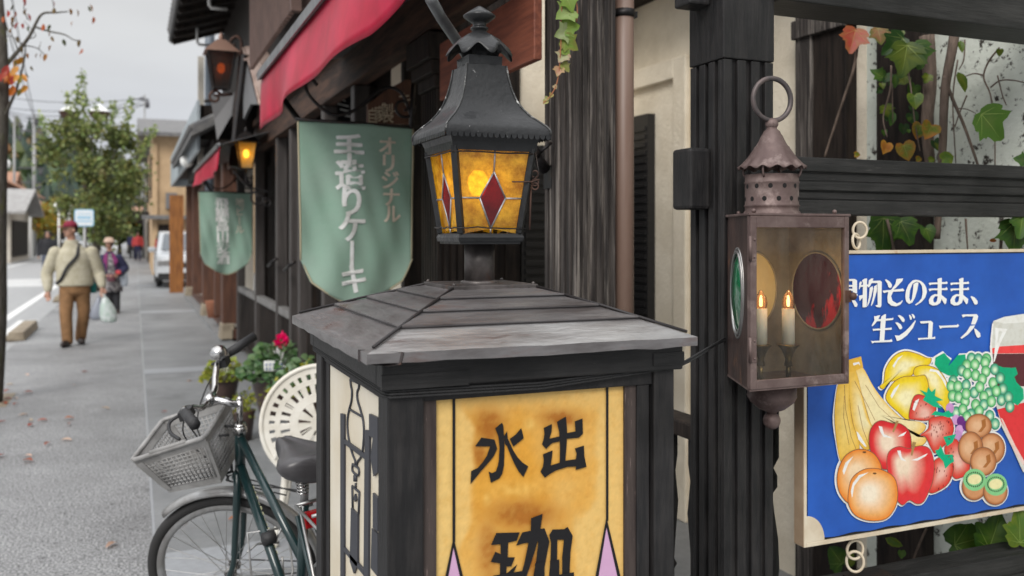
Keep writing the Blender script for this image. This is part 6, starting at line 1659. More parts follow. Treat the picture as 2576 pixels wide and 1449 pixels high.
FHl, RHl = V3((.56, 0, RW)), V3((-.46, 0, RW))
wheel(FHl, True); wheel(RHl, False)
# fork and mudguard turn with the wheel
q = MB()
crown = V3((.455, 0, .685)) - V3((.0, 0, 0))
crown = HA + ax * .36
for s in (-1, 1):
    q.tube(smooth_path([crown + V3((0, s * .012, .03)), crown + V3((.004, s * .045, -.02)), HA + ax * .18 + V3((.004, s * .052, 0)), HA + ax * .06 + V3((.012, s * .05, 0)), FHl + V3((0, s * .05, 0))], 5), [.0145] * 8 + [.0125] * 6 + [.0105] * 7, 8)
q.sphere(crown + V3((0, 0, .02)), (.024, .034, .022), 12, 8)
bike_part(q, 'fork', MT['bike_green'], True)
def guard(c, a0, a1, steer, name):
    q = MB(); n = 34; prof = [(-.026, -.012), (-.02, 0), (-.008, .005), (.008, .005), (.02, 0), (.026, -.012)]
    vs = [c + V3((math.cos(t) * (RW + .022 + d), y, math.sin(t) * (RW + .022 + d))) for t in (R(a0 + (a1 - a0) * i / n) for i in range(n + 1)) for y, d in prof]
    q.add(vs, [(i * 6 + j, i * 6 + j + 1, i * 6 + 7 + j, i * 6 + 6 + j) for i in range(n) for j in range(5)], 0, True)
    for t in (a0, ): pass
    return bike_part(q, name, MT['alu'], steer, solid=.0015)
guard(FHl, 58, 205, True, 'mudguard'); guard(RHl, 20, 190, False, 'mudguard')
q = MB()
for s in (-1, 1):
    q.tube([FHl + V3((0, s * .055, 0)), FHl + V3((math.cos(R(190)) * (RW + .02), s * .026, math.sin(R(190)) * (RW + .02)))], .0025, 5)
bike_part(q, 'stay', MT['bike_black'], True)
# frame
BB, ST, HT, HL = V3((-.03, 0, .275)), V3((-.175, 0, .72)), HA + ax * .56, HA + ax * .40
q = MB()
q.tube([HL - ax * .012, HT], .0185, 12)
q.tube([HL + ax * .02, BB], .0165, 10); q.tube([HT - ax * .03, ST.lerp(BB, .42)], .0145, 10); q.tube([BB, ST], .0150, 10); q.cyl(BB + V3((0, -.035, 0)), BB + V3((0, .035, 0)), .02, 12)
for s in (-1, 1):
    q.tube([BB + V3((-.02, s * .03, 0)), RHl + V3((0, s * .06, 0))], .009, 8); q.tube([ST.lerp(BB, .08) + V3((0, s * .02, 0)), RHl + V3((0, s * .06, 0))], .0075, 8)
fr = bike_part(q, 'frame', MT['bike_green'])
q = MB()
dv = (BB - (HL + ax * .02)).normalized(); sdv = V3((0, 1, 0)).cross(dv)
for k in range(13):
    c = (HL + ax * .02) + dv * (.10 + k * .021); q.obox(c + V3((0, -.0145, 0)) + sdv * (.002 * (k % 3 - 1)), (.012, .006, .0085 if k % 4 else .014), Matrix((dv, V3((0, 1, 0)), sdv)).transposed())
bike_part(q, 'frame_decal', MT['decal_cream'], False, fr)
q = MB()
c = (HL + ax * .02) + dv * .33
q.tube([c + V3((.0, -.022, .02)), c + V3((.035, -.075, .07)), c + V3((.05, -.085, .03)), c + V3((.0, -.07, -.10)), c + V3((-.02, -.03, -.16)), c + V3((-.025, -.03, -.03))], .004, 6)
q.tube([c + V3((.02, -.04, .05)), c + V3((.06, .05, .05)), c + V3((.03, .06, -.1)), c + V3((-.01, -.0, -.15))], .004, 6)
q.tube([c + V3((.05, -.05, -.01)), c + V3((.07, .02, .0)), c + V3((.05, .06, -.01))], .004, 6)
bike_part(q, 'bottle_cage', MT['alu'])
q = MB(); q.cyl(c + V3((-.0, -.02, .035)), c + V3((.0, .02, .035)), .022, 12); bike_part(q, 'cage_strap', MT['bike_black'])
# seat
SP_ = ST + (ST - BB).normalized() * .10
q = MB(); q.tube([ST, SP_], .0125, 10); q.cyl(ST + V3((0, -.025, -.005)), ST + V3((0, .025, -.005)), .008, 8); bike_part(q, 'seat_post', MT['alu'])
q = MB(); r_ = [(.19, .018, .012), (.15, .03, .022), (.07, .045, .024), (-.02, .085, .024), (-.08, .118, .03), (-.13, .122, .04), (-.16, .09, .042)]
rings = []
for x, hw, up in r_:
    rings.append([SP_ + V3((x, hw * math.cos(t), .05 + up * .55 + (.036 if math.sin(t) > 0 else .062) * math.sin(t) * (1 if math.sin(t) < 0 else .55 + .45 * abs(math.cos(t)) ** .6))) for t in (2 * math.pi * i / 16 for i in range(16))])
vs = [p for a in rings for p in a]
q.add(vs, [(k * 16 + i, k * 16 + (i + 1) % 16, (k + 1) * 16 + (i + 1) % 16, (k + 1) * 16 + i) for k in range(len(rings) - 1) for i in range(16)] + [tuple(range(16)), tuple((len(rings) - 1) * 16 + i for i in range(16))], 0, True)
sd_ = bike_part(q, 'saddle', MT['saddle'], subsurf=1)
q = MB()
for s in (-1, 1): q.tube([SP_ + V3((.12, s * .015, .04)), SP_ + V3((0, s * .03, .0)), SP_ + V3((-.12, s * .06, .02))], .004, 6)
for s in (-1, 1): q.tube([SP_ + V3((-.115, s * .055, .03 - .045 * k / 24)) + V3((.016 * math.cos(k * 1.3), .016 * math.sin(k * 1.3), 0)) for k in range(25)], .0028, 5)
bike_part(q, 'saddle_spring', MT['chrome'], False, sd_)
q = MB(); q.obox(ST.lerp(RHl, .10) + V3((-.05, 0, .02)), (.03, .075, .045)); bike_part(q, 'rear_reflector', MT['red_lens'], bevel=.006)
q = MB()
for s in (-1, 1): q.tube([ST + V3((-.10, s * .05, .03)), RHl + V3((-.02, s * .07, 0))], .005, 6); q.tube([ST + V3((-.08, s * .055, .03)), RHl + V3((-.12, s * .06, RW + .09))], .005, 6)
for k in range(4): q.tube([ST + V3((-.08 - .12 * k, -.055, .03)), ST + V3((-.08 - .12 * k, .055, .03))], .005, 6)
bike_part(q, 'rear_rack', MT['alu'])
q = MB(); q.torus(BB, .09, .004, (0, 1, 0), 36, 6); q.cyl(BB + V3((0, -.06, 0)), BB + V3((0, .06, 0)), .011, 10); q.bar(BB + V3((0, -.06, 0)), BB + V3((.10, -.075, -.12)), .012, .018); q.bar(BB + V3((0, .06, 0)), BB + V3((-.10, .075, .12)), .012, .018); bike_part(q, 'crank', MT['alu'])
q = MB(); q.obox(BB + V3((.10, -.12, -.12)), (.075, .08, .02)); q.obox(BB + V3((-.10, .12, .12)), (.075, .08, .02)); bike_part(q, 'pedal', MT['bike_black'])
q = MB(); q.tube([RHl + V3((.02, .07, -.02)), RHl + V3((.03, .17, -RW + .01))], .007, 8); bike_part(q, 'kickstand', MT['alu'])
# stem, handlebar
SB = HT + ax * .10
q = MB(); q.cyl(HT - ax * .012, HT + ax * .014, .024, 16); q.cyl(HT + ax * .012, HT + ax * .022, .020, 16); q.tube([HT, SB + ax * .012], .0115, 12); q.sphere(SB + ax * .014, .0115, 10, 6)
CL = SB + V3((.095, 0, .035)); q.tube([SB + V3((0, 0, -.008)), CL], .0125, 10); q.cyl(CL + V3((0, -.022, 0)), CL + V3((0, .022, 0)), .019, 14)
bike_part(q, 'stem', MT['chrome'], True)
hb = {}
q = MB()
half = lambda s: [CL, CL + V3((.005, s * .07, .004)), CL + V3((.01, s * .12, .03)), CL + V3((.01, s * .18, .056)), CL + V3((-.015, s * .235, .066)), CL + V3((-.075, s * .33, .07))]
pts = half(-1)[::-1] + half(1)[1:]
q.tube(smooth_path(pts, 6), .0112, 10); bike_part(q, 'handlebar', MT['chrome'], True)
for s in (-1, 1): q = MB(); q.tube([CL + V3((-.012, s * .232, .066)), CL + V3((-.082, s * .345, .071))], [.0165, .0175], 14); bike_part(q, 'grip', MT['bike_black'], True)
for s in (-1, 1): q = MB(); q.tube(smooth_path([CL + V3((.0, s * .20, .055)), CL + V3((.05, s * .22, .04)), CL + V3((.03, s * .28, .03)), CL + V3((-.02, s * .34, .03))], 4), .0055, 6); q.obox(CL + V3((.0, s * .20, .05)), (.035, .05, .03)); bike_part(q, 'brake_lever', MT['bike_black'], True)
q = MB(); b0 = CL + V3((.0, -.185, .095)); q.lathe([(.026, -.02), (.030, -.012), (.031, 0), (.027, .014), (.015, .022), (0, .024)], b0, 20); q.cyl(b0 + V3((0, 0, -.03)), b0 + V3((0, 0, -.012)), .014, 12); bike_part(q, 'bell', MT['chrome'], True)
q = MB()
for k, (s, e) in enumerate(((1, .10), (-1, .07), (1, .02))): q.tube(smooth_path([CL + V3((.0, s * .22, .04)), CL + V3((.05, s * .12, .0)), CL + V3((.07 + .02 * k, s * .03, -.12)), CL + V3((.02, .02, -.28)), HL + V3((.03, .02 * s, -.03)), HL + V3((-.12 - e, .02, -.12))], 5), .0027, 5)
bike_part(q, 'cable', MT['bike_black'], True)
# basket on the turned front
q = MB()
bx0, bx1 = CL.x - .005, CL.x + .255
zr0, zr1 = .905, .87          # rim height, rear to front
zb_ = .715
def bk_pt(u, v, h):            # u 0 rear..1 front, v -1..1 across, h 0 floor..1 rim
    x = bx0 + (bx1 - bx0) * u; zr = zr0 + (zr1 - zr0) * u
    sh = .80 + .20 * h
    return V3((bx0 + .02 + (x - bx0 - .02) * (.70 + .30 * h), v * .142 * sh, zb_ + (zr - zb_) * h))
def wall(f, nu, nh, h0=.16, h1=.82, uw=(.05, .95)):
    for i in range(nu + 1): 
        u = uw[0] + (uw[1] - uw[0]) * i / nu; q.tube([f(u, h0), f(u, h1)], .0030, 5)
    for j in range(nh + 1):
        h = h0 + (h1 - h0) * j / nh; q.tube([f(uw[0], h), f((uw[0] + uw[1]) / 2, h), f(uw[1], h)], .0026, 5)
for s in (-1, 1): wall(lambda u, h, s=s: bk_pt(u, s, h), 13, 8)
wall(lambda u, h: bk_pt(1, 2 * u - 1, h), 15, 8)
wall(lambda u, h: bk_pt(0, 2 * u - 1, h), 15, 8)
wall(lambda u, h: bk_pt(h, 2 * u - 1, 0.0), 12, 9, .02, .98)
rim = [bk_pt(0, -1, 1), bk_pt(0, 1, 1), bk_pt(1, 1, 1), bk_pt(1, -1, 1)]
def band(h0, h1, t=.004):
    for (a, b) in (((0, -1), (0, 1)), ((0, 1), (1, 1)), ((1, 1), (1, -1)), ((1, -1), (0, -1))):
        A, B, C_, D_ = bk_pt(*a, h0), bk_pt(*b, h0), bk_pt(*b, h1), bk_pt(*a, h1)
        n = (B - A).cross(D_ - A).normalized() * t; q.prism([A, B, C_, D_], n)
band(.82, .99); band(0, .16)
for (a, b) in (((0, -1), (.08, -1)), ((1, -1), (.9, -1)), ((0, 1), (.08, 1)), ((1, 1), (.9, 1)), ((0, -1), (0, -.9)), ((0, 1), (0, .9)), ((1, -1), (1, -.9)), ((1, 1), (1, .9))):
    A, B, C_, D_ = bk_pt(*a, .1), bk_pt(*b, .1), bk_pt(*b, .9), bk_pt(*a, .9); n = (B - A).cross(D_ - A)
    if n.length > 1e-9: q.prism([A, B, C_, D_], n.normalized() * .0035)
pts = []
for i in range(4): pts += [rim[i].lerp(rim[(i + 1) % 4], t) for t in (.04, .35, .65, .96)]
q.tube(pts, .0085, 8, closed=True)
q.tube([bk_pt(.25, -1, .97) + V3((0, 0, .012)), bk_pt(.75, -1, .97) + V3((0, 0, .012))], .008, 6); q.tube([bk_pt(.25, 1, .97) + V3((0, 0, .012)), bk_pt(.75, 1, .97) + V3((0, 0, .012))], .008, 6)
bike_part(q, 'basket', MT['bike_grey'], True)
q = MB()
for s in (-1, 1): q.tube([bk_pt(.6, s * .5, 0) - V3((0, 0, .006)), bk_pt(.1, s * .5, 0) - V3((0, 0, .006)), CL + V3((.02, s * .04, -.12)), HT + V3((.03, s * .03, 0))], .0055, 6)
q.tube([bk_pt(.1, -.5, 0), HL + V3((.03, 0, .0)), bk_pt(.1, .5, 0)], .0055, 6)
bike_part(q, 'basket_support', MT['bike_black'], True)

# ================================================================== white cast chair
CC = V3((1.02, 4.60, 0))
CC = at_depth(804, 1075, 4.35); CC.z = 0
ch = thing('garden_chair', 'white cast metal garden chair with round pierced back behind the bicycle', 'chair', CC)
face = Matrix.Rotation(R(-12), 3, 'Z')
q = MB()
BR_, bz = .272, .61
def back_pt(r_, t, d): return CC + face @ V3((r_ * math.cos(t), .03 * (1 - (r_ * math.sin(t) / BR_)) * -1 + d, bz + r_ * math.sin(t)))
rc = random.Random(8)
rings_ = [(0, .035, 1, 0), (.040, .10, 10, .35), (.105, .135, 22, .0), (.140, .185, 26, .42), (.190, .205, 40, .0), (.208, .238, 34, .45), (.241, .272, 1, 0)]
for r0, r1, n, gap in rings_:
    for k in range(n):
        a0, a1 = 2 * math.pi * k / n, 2 * math.pi * (k + 1 - (gap * rc.uniform(.8, 1.15))) / n
        m = max(3, int((a1 - a0) * 12) + 2)
        A = [back_pt(r0, a0 + (a1 - a0) * i / m, 0) for i in range(m + 1)]; B = [back_pt(r1, a0 + (a1 - a0) * i / m, 0) for i in range(m + 1)]
        th = face @ V3((0, .007, 0))
        vs = A + B + [p + th for p in A + B]; K = m + 1
        fs = []
        for i in range(m): fs += [(i, i + 1, K + i + 1, K + i), (2 * K + i, 3 * K + i, 3 * K + i + 1, 2 * K + i + 1), (K + i, K + i + 1, 3 * K + i + 1, 3 * K + i), (i + 1, i, 2 * K + i, 2 * K + i + 1)]
        fs += [(0, K, 3 * K, 2 * K), (m, 2 * K + m, 3 * K + m, K + m)]
        q.add(vs, fs)
for r_ in (.0375, .1025, .1375, .1875, .2065, .2395): q.tube([back_pt(r_, 2 * math.pi * i / 48, .003) for i in range(48)], .0042, 5, closed=True)
for k in range(12): q.tube([back_pt(.03, k * math.pi / 6, .004), back_pt(.24, k * math.pi / 6, .004)], .0035, 5)
q.tube([back_pt(BR_, 2 * math.pi * i / 48, .003) for i in range(48)], .012, 8, closed=True)
q.build('backrest', MT['white_iron'], ch)
q = MB(); sc = CC + face @ V3((0, .22, 0))
q.lathe([(0, .425), (.20, .425), (.215, .43), (.215, .445), (.20, .45), (0, .447)], sc, 40); q.torus(sc + V3((0, 0, .437)), .215, .013, (0, 0, 1), 40, 8); q.build('seat', MT['white_iron'], ch)
for a, b in ((-.16, .06), (.16, .06), (-.15, .36), (.15, .36)):
    q = MB(); t = face @ V3((a, b, 0)); e = face @ V3((a * 1.35, (b - .2) * 1.3 + .2, 0))
    q.tube(smooth_path([CC + t + V3((0, 0, .43)), CC + t * 1.05 + V3((0, 0, .30)), CC + (t + e) / 2 + V3((0, 0, .15)), CC + e + V3((0, 0, .03)), CC + e * 1.04 + V3((0, 0, .016))], 4), [.019] * 6 + [.015] * 6 + [.017] * 5, 8); q.sphere(CC + e * 1.02 + V3((0, 0, .018)), (.028, .024, .016), 10, 6); q.build('leg', MT['white_iron'], ch)
q = MB()
for s in (-1, 1): q.tube([CC + face @ V3((s * .17, .02, .43)), CC + face @ V3((s * .19, 0, .52)), back_pt(.265, R(-38 if s > 0 else 218), 0)], .014, 8)
q.build('back_support', MT['white_iron'], ch)

# ================================================================== planters
def planter(name, label, c, r_, h, m, leaves, lsize, cols, spread, top, flowers=None, shape='round'):
    root = thing(name, label, 'planter', c)
    c = V3(c)
    q = MB(); q.lathe([(0, 0), (r_ * .62, 0), (r_ * .80, h * .35), (r_ * .95, h * .8), (r_ * 1.0, h), (r_ * 1.05, h), (r_ * 1.05, h * 1.06), (r_ * .93, h * 1.06), (r_ * .9, h * .9), (0, h * .9)], c, 32); q.build('pot', m, root)
    q = MB(); r2 = random.Random(int(r_ * 1000) + leaves)
    for i in range(leaves):
        a, d = r2.uniform(0, 6.28), math.sqrt(r2.random()) * spread
        z = h + (top * (1 - (d / spread) ** 2) + .02) * r2.uniform(.15, 1) 
        p = c + V3((d * math.cos(a), d * math.sin(a), z)); t = V3((math.cos(a), math.sin(a), r2.uniform(-.4, .8))) + rvec(r2) * .6
        leaf(q, p, lsize * r2.uniform(.6, 1.2), t, rvec(r2) * .6 + V3((0, -.5, 1)), shade(r2.choice(cols), r2), None, LEAF_HEART if lsize > .035 else LEAF_OVAL, .3, i)
    for i in range(14):
        a, d = r2.uniform(0, 6.28), r2.uniform(0, spread * .7); q.tube([c + V3((0, 0, h * .9)), c + V3((d * .6 * math.cos(a), d * .6 * math.sin(a), h + top * .5)), c + V3((d * math.cos(a), d * math.sin(a), h + top * .8))], .003, 4)
    q.build('foliage', MT['leaf'], root, recalc=False)
    if flowers:
        q = MB()
        for p, s in flowers:
            for k in range(26):
                d = rvec(r2); leaf(q, V3(p) + d * s * .55, s * .9, d, rvec(r2), (.8, 0, .13), None, LEAF_HEART, .4, k)
        q.build('flower', MT['petal'], root, recalc=False)
    return root
P1 = at_depth(700, 1000, 7.4); P1.z = .004
P2 = at_depth(563, 1000, 8.1); P2.z = .004
P3 = at_depth(775, 1000, 6.7); P3.z = .004
GC = [(.10, .20, .07), (.06, .15, .045), (.16, .27, .13), (.20, .30, .17)]
YC = [(.28, .30, .03), (.36, .36, .05), (.20, .25, .03)]
planter('flower_planter', 'big brown bowl planter of geranium leaves with one pink bloom', P1, .215, .34, MT['pot'], 470, .06, GC, .32, .30, [(P1 + V3((.02, -.05, .64)), .05), (P1 + V3((.03, -.05, .70)), .02)])
rp = planter('flower_planter', 'lower brown pot of yellow green trailing leaves left of the geranium bowl', P2, .135, .20, MT['pot'], 340, .04, YC, .20, .20)
planter('flower_planter', 'leafy planter pot half hidden between the white chair back and the box sign', P3, .19, .36, MT['pot'], 380, .06, GC + YC[:1], .28, .22)
p3 = at_depth(612, 985, 6.6)
q = MB(); r2 = random.Random(12)
for i in range(170):
    d = rvec(r2); leaf(q, (p3.x + r2.gauss(0, .07), p3.y + r2.gauss(0, .05), max(.02, .27 + r2.gauss(0, .05))), .035, d, rvec(r2), shade(r2.choice(YC), r2), None, LEAF_OVAL, .3, i)
root = thing('flower_planter', 'small pot of yellow green leaves just behind the bicycle handlebar', 'planter', (p3.x, p3.y, .004))
q.build('foliage', MT['leaf'], root, recalc=False)
q = MB(); q.lathe([(0, 0), (.06, 0), (.085, .2), (.09, .22), (.075, .22), (0, .19)], (p3.x, p3.y, .004), 20); q.build('pot', MT['pot'], root)
p = at_depth(688, 918, 7.22)
q = MB(); q.box(p.x - .075, p.x + .075, p.y - .02, p.y + .02, p.z - .05, p.z + .035)
tb = tag(q.build('tile_ornament', MT['white_print'], bevel=.01), 'small white and blue tile ornament on the rim of the geranium bowl', 'ornament')
q = MB()
for k in range(5):
    for j in range(2): q.box(p.x - .065 + k * .03, p.x - .055 + k * .03, p.y - .0225, p.y - .0201, p.z - .035 + j * .035, p.z - .022 + j * .035)
q.build('blue_square', MT['blue_print'], tb)

# ================================================================== people
def loft(q, secs, n=20):
    """stacked level ellipses: (centre, half width, half depth)"""
    vs = [V3(c) + V3((rx * math.cos(t), ry * math.sin(t), 0)) for c, rx, ry in secs for t in (2 * math.pi * i / n for i in range(n))]
    k = len(secs)
    return q.add(vs, [(j * n + i, j * n + (i + 1) % n, (j + 1) * n + (i + 1) % n, (j + 1) * n + i) for j in range(k - 1) for i in range(n)] + [tuple(range(n))[::-1], tuple((k - 1) * n + i for i in range(n))], 0, True)
def limb(q, pts, n=12):
    P_ = [V3(p) for p, r_ in pts]; sp_ = smooth_path(P_, 4); rs = [r_ for p, r_ in pts]
    rr = [rs[min(i // 4, len(rs) - 2)] + (rs[min(i // 4 + 1, len(rs) - 1)] - rs[min(i // 4, len(rs) - 2)]) * (i % 4) / 4 for i in range(len(sp_) - 1)] + [rs[-1]]
    q.tube(sp_, rr, n); q.sphere(P_[0], rs[0], n, 8); q.sphere(P_[-1], rs[-1], n, 8)
def fuse(q, name, m, parent, vox=.01, smooth=4):
    """welds overlapping volumes into one continuous skin"""
    o = q.build(name, m, parent)
    r_ = o.modifiers.new('one_skin', 'REMESH'); r_.mode = 'VOXEL'; r_.voxel_size = vox; r_.use_smooth_shade = True
    if smooth: s_ = o.modifiers.new('relax', 'SMOOTH'); s_.factor = .5; s_.iterations = smooth
    return o
def person(label, P, H, J, vox=.009, hands=True):
    root = thing('person', label, 'person', P)
    g = lambda k: V3(P) + V3(J[k]); h = H / 1.72; up = V3((0, 0, 1))
    fd = V3(J['face']).normalized(); sd = fd.cross(up).normalized(); hd = g('head'); q = MB()
    Mh = Matrix((sd, fd, up)).transposed()
    q.sphere(hd + up * .03 * h - fd * .008 * h, (.074 * h, .092 * h, .085 * h), 18, 12, m3=Mh)          # skull
    q.sphere(hd - up * .045 * h + fd * .016 * h, (.058 * h, .066 * h, .072 * h), 16, 10, m3=Mh)           # jaw
    q.sphere(hd + fd * .090 * h - up * .018 * h, (.014 * h, .018 * h, .024 * h), 10, 8, m3=Mh)            # nose
    for s in (-1, 1): q.sphere(hd + sd * s * .076 * h - up * .012 * h - fd * .012 * h, (.012 * h, .020 * h, .032 * h), 10, 8, m3=Mh)
    limb(q, [(g('neck').lerp(g('chest'), .3), .058 * h), (hd - up * .07 * h - fd * .015 * h, .052 * h)])
    pe, ch_ = g('pelvis'), g('chest')
    loft(q, [(pe + up * -.08 * h, .10 * h, .08 * h), (pe, .145 * h, .10 * h), (pe.lerp(ch_, .45), .125 * h, .09 * h), (ch_ + up * .02, .155 * h, .105 * h), (ch_ + up * .11 * h, .14 * h, .085 * h), (g('neck') - up * .01, .06 * h, .055 * h)])
    for s in 'lr':
        limb(q, [(g('sh_' + s), .055 * h), (g('el_' + s), .04 * h), (g('wr_' + s), .028 * h)])
        w_ = g('wr_' + s); f = V3(J['hand_' + s]).normalized(); side = f.cross(V3((0, 1, .1))).normalized() * (1 if s == 'l' else -1)
        limb(q, [(w_, .027 * h), (w_ + f * .05 * h, .030 * h), (w_ + f * .085 * h, .027 * h)])
        if hands:
            for k in range(4):
                b = w_ + f * .085 * h + side * (.024 - .016 * k) * h; L_ = (.066, .076, .070, .054)[k] * h
                limb(q, [(b, .0098 * h), (b + f * L_ * .5 + V3((0, -.008, 0)), .0092 * h), (b + f * L_ * .9 + V3((0, -.024, 0)), .008 * h)], 8)
            limb(q, [(w_ + f * .03 * h + side * .022 * h, .012 * h), (w_ + f * .065 * h + side * .045 * h + V3((0, -.012, 0)), .0105 * h), (w_ + f * .095 * h + side * .048 * h + V3((0, -.022, 0)), .009 * h)], 8)
        limb(q, [(g('hip_' + s), .085 * h), (g('kn_' + s), .056 * h), (g('kn_' + s).lerp(g('an_' + s), .35), .055 * h), (g('an_' + s), .038 * h)])
        ft = V3(J['foot_' + s]); limb(q, [(g('an_' + s) + V3((0, 0, -.03)), .036 * h), (g('an_' + s) + ft * .85 + V3((0, 0, -.05)), .03 * h)])
    body = fuse(q, 'body', MT['skin'], root, vox, 3)
    q = MB()
    for s in (-1, 1): q.sphere(hd + fd * .082 * h + sd * s * .031 * h + up * .010 * h, (.014 * h, .010 * h, .006 * h), 8, 5, m3=Mh); q.sphere(hd + fd * .085 * h + sd * s * .031 * h + up * .031 * h, (.02 * h, .008 * h, .0045 * h), 8, 5, m3=Mh)
    q.sphere(hd + fd * .082 * h - up * .058 * h, (.024 * h, .010 * h, .0045 * h), 8, 5, m3=Mh)
    q.build('eyes_and_mouth', MT['hair'], body)
    return root, g, fd, sd, h
def coat(g, m, root, name, hem, wid, dep, arm, h=1.0, vox=.012, sm=4):
    q = MB(); pe, ch_, nk = g('pelvis'), g('chest'), g('neck'); up = V3((0, 0, 1))
    loft(q, [(pe + up * hem, wid * .98, dep), (pe + up * (hem + .03), wid * 1.03, dep * 1.03), (pe.lerp(ch_, .5), wid, dep), (ch_, wid * .98, dep), (ch_ + up * .09 * h, wid * .92, dep * .9), (ch_ + up * .15 * h, wid * .68, dep * .72), (nk - up * .015, wid * .42, dep * .62), (nk + up * .035 * h, wid * .36, dep * .56)], 26)
    for s in 'lr': limb(q, [(g('sh_' + s), arm), (g('sh_' + s).lerp(g('el_' + s), .5), arm * .98), (g('el_' + s), arm * .90), (g('el_' + s).lerp(g('wr_' + s), .5), arm * .82), (g('wr_' + s) + (g('el_' + s) - g('wr_' + s)) * .06, arm * .62)], 14)
    return fuse(q, name, m, root, vox, sm)
def slacks(g, m, root, name, wid, dep, r1, r2_, r3, vox=.012):
    q = MB(); pe = g('pelvis'); up = V3((0, 0, 1))
    loft(q, [(pe + up * .10, wid * .92, dep * .95), (pe, wid, dep), (pe - up * .09, wid * .95, dep), (pe - up * .13, wid * .7, dep * .7)], 22)
    for s in 'lr': limb(q, [(g('hip_' + s) - up * .03, r1), (g('hip_' + s).lerp(g('kn_' + s), .5), (r1 + r2_) / 2), (g('kn_' + s), r2_), (g('kn_' + s).lerp(g('an_' + s), .6), (r2_ + r3) / 2), (g('an_' + s) + up * -.02, r3)], 14)
    return fuse(q, name, m, root, vox, 3)
mp = on_z(185, 868); MPo = V3((mp.x, mp.y, 0))
def px_to(px, py, c=180, s=182.9, y=0, base=870): return ((px - c) / s, y, (base - py) / s)
JM = dict(pelvis=px_to(183, 722), chest=px_to(180, 655), neck=px_to(175, 612), head=(px_to(172, 580)[0], -.02, px_to(172, 580)[2]), face=(-.80, -.60, .02),
          sh_r=px_to(139, 637), el_r=px_to(120, 690, y=.03), wr_r=px_to(124, 730, y=-.06), hand_r=(.05, -.25, -1), sh_l=px_to(221, 637), el_l=px_to(238, 688, y=.04), wr_l=px_to(246, 722, y=-.06), hand_l=(0, -.15, -1),
          hip_r=px_to(166, 728), kn_r=px_to(164, 792, y=-.10), an_r=px_to(168, 853, y=-.14), foot_r=(-.05, -.17, -.01), hip_l=px_to(200, 728), kn_l=px_to(203, 792, y=.03), an_l=px_to(195, 851, y=.12), foot_l=(.03, -.17, -.02))
man, g, fd, sd, h = person('man in cream fleece, tan trousers and maroon cap walking with shopping bags', MPo, 1.72, JM)
coat(g, MT['jacket'], man, 'fleece_jacket', .005, .225, .15, .086, sm=3)
slacks(g, MT['trousers'], man, 'trousers', .195, .135, .105, .082, .072)
def shoes(root, g, J, m, s=1.0):
    for k in 'lr':
        q = MB(); a = g('an_' + k); f = V3(J['foot_' + k]); f.z = 0; f.normalize(); sdd = f.cross(V3((0, 0, 1)))
        m3 = Matrix((sdd, f, V3((0, 0, 1)))).transposed(); c = V3((a.x, a.y, 0)) + f * .07 * s
        q.sphere(c + V3((0, 0, .045 * s)), (.050 * s, .145 * s, .050 * s), 14, 10, m3=m3); q.tube([a + V3((0, 0, -.05 * s)), a + V3((0, 0, .02))], .045 * s, 10)
        for i, p in enumerate(q.v): q.v[i] = V3((p.x, p.y, max(p.z, .004)))
        q.build('shoe', m, root)
shoes(man, g, JM, MT['shoe'])
hd = g('head')
q = MB(); q.sphere(hd + V3((0, 0, .052)) - fd * .008, (.094, .094, .078), 18, 12)
for i, p in enumerate(q.v):
    if p.z < hd.z + .042: q.v[i] = V3((p.x, p.y, hd.z + .042))
c = hd + V3((0, 0, .045))
q.prism([c + fd * .07 + sd * .075, c + fd * .15 + sd * .055 + V3((0, 0, -.012)), c + fd * .172 + V3((0, 0, -.015)), c + fd * .15 - sd * .055 + V3((0, 0, -.012)), c + fd * .07 - sd * .075], (0, 0, .008)); q.build('cap', MT['cap'], man)
q = MB(); q.sphere(hd - fd * .034 + V3((0, 0, .015)), (.078, .078, .072), 14, 10); q.build('hair', MT['hair'], man)
q = MB(); q.tube(smooth_path([g('neck') + V3((.085, -.05, -.02)), g('chest') + V3((.05, -.158, .06)), g('chest') + V3((-.07, -.170, -.10)), g('pelvis') + V3((-.165, -.135, .10)), g('pelvis') + V3((-.225, -.06, .04))], 5), .02, 6, flat=.45); q.build('shoulder_strap', MT['strap'], man)
def bag(label, pts, m, P, name='shopping_bag', handle=None, tilt=0):
    root = thing(name, label, 'bag', P); P = V3(P)
    q = MB(); n = 18; r2 = random.Random(len(label)); vs = []
    for wx, wy, z in pts:
        for i in range(n):
            t = 2 * math.pi * i / n; k = 1 + r2.uniform(-.16, .16); vs.append(P + V3((wx * k * math.cos(t) + tilt * z, wy * k * math.sin(t), z)))
    q.add(vs, [(k * n + i, k * n + (i + 1) % n, (k + 1) * n + (i + 1) % n, (k + 1) * n + i) for k in range(len(pts) - 1) for i in range(n)] + [tuple(range(n)), tuple((len(pts) - 1) * n + i for i in range(n))], 0, True)
    q.build('sack', m, root, subsurf=1)
    if handle: q = MB(); q.tube([P + V3((tilt * pts[-1][2], 0, pts[-1][2])), V3(handle)], .008, 5); q.build('handle', m, root)
    return root
hl = g('wr_l') + V3((0, -.03, -.11))
bag('white patterned plastic bag hanging from the man in the cream fleece', [(.06, .05, 0), (.115, .07, .03), (.11, .07, .15), (.075, .05, .27), (.02, .02, .37)], MT['plastic'], hl + V3((.10, -.04, -.40)), handle=hl, tilt=-.18)
bag('grey plastic bag hanging between the walking man and the white bag', [(.06, .05, 0), (.10, .07, .04), (.085, .06, .16), (.04, .03, .27), (.015, .015, .33)], MT['plastic_grey'], hl + V3((-.08, .02, -.36)), handle=hl, tilt=.12)
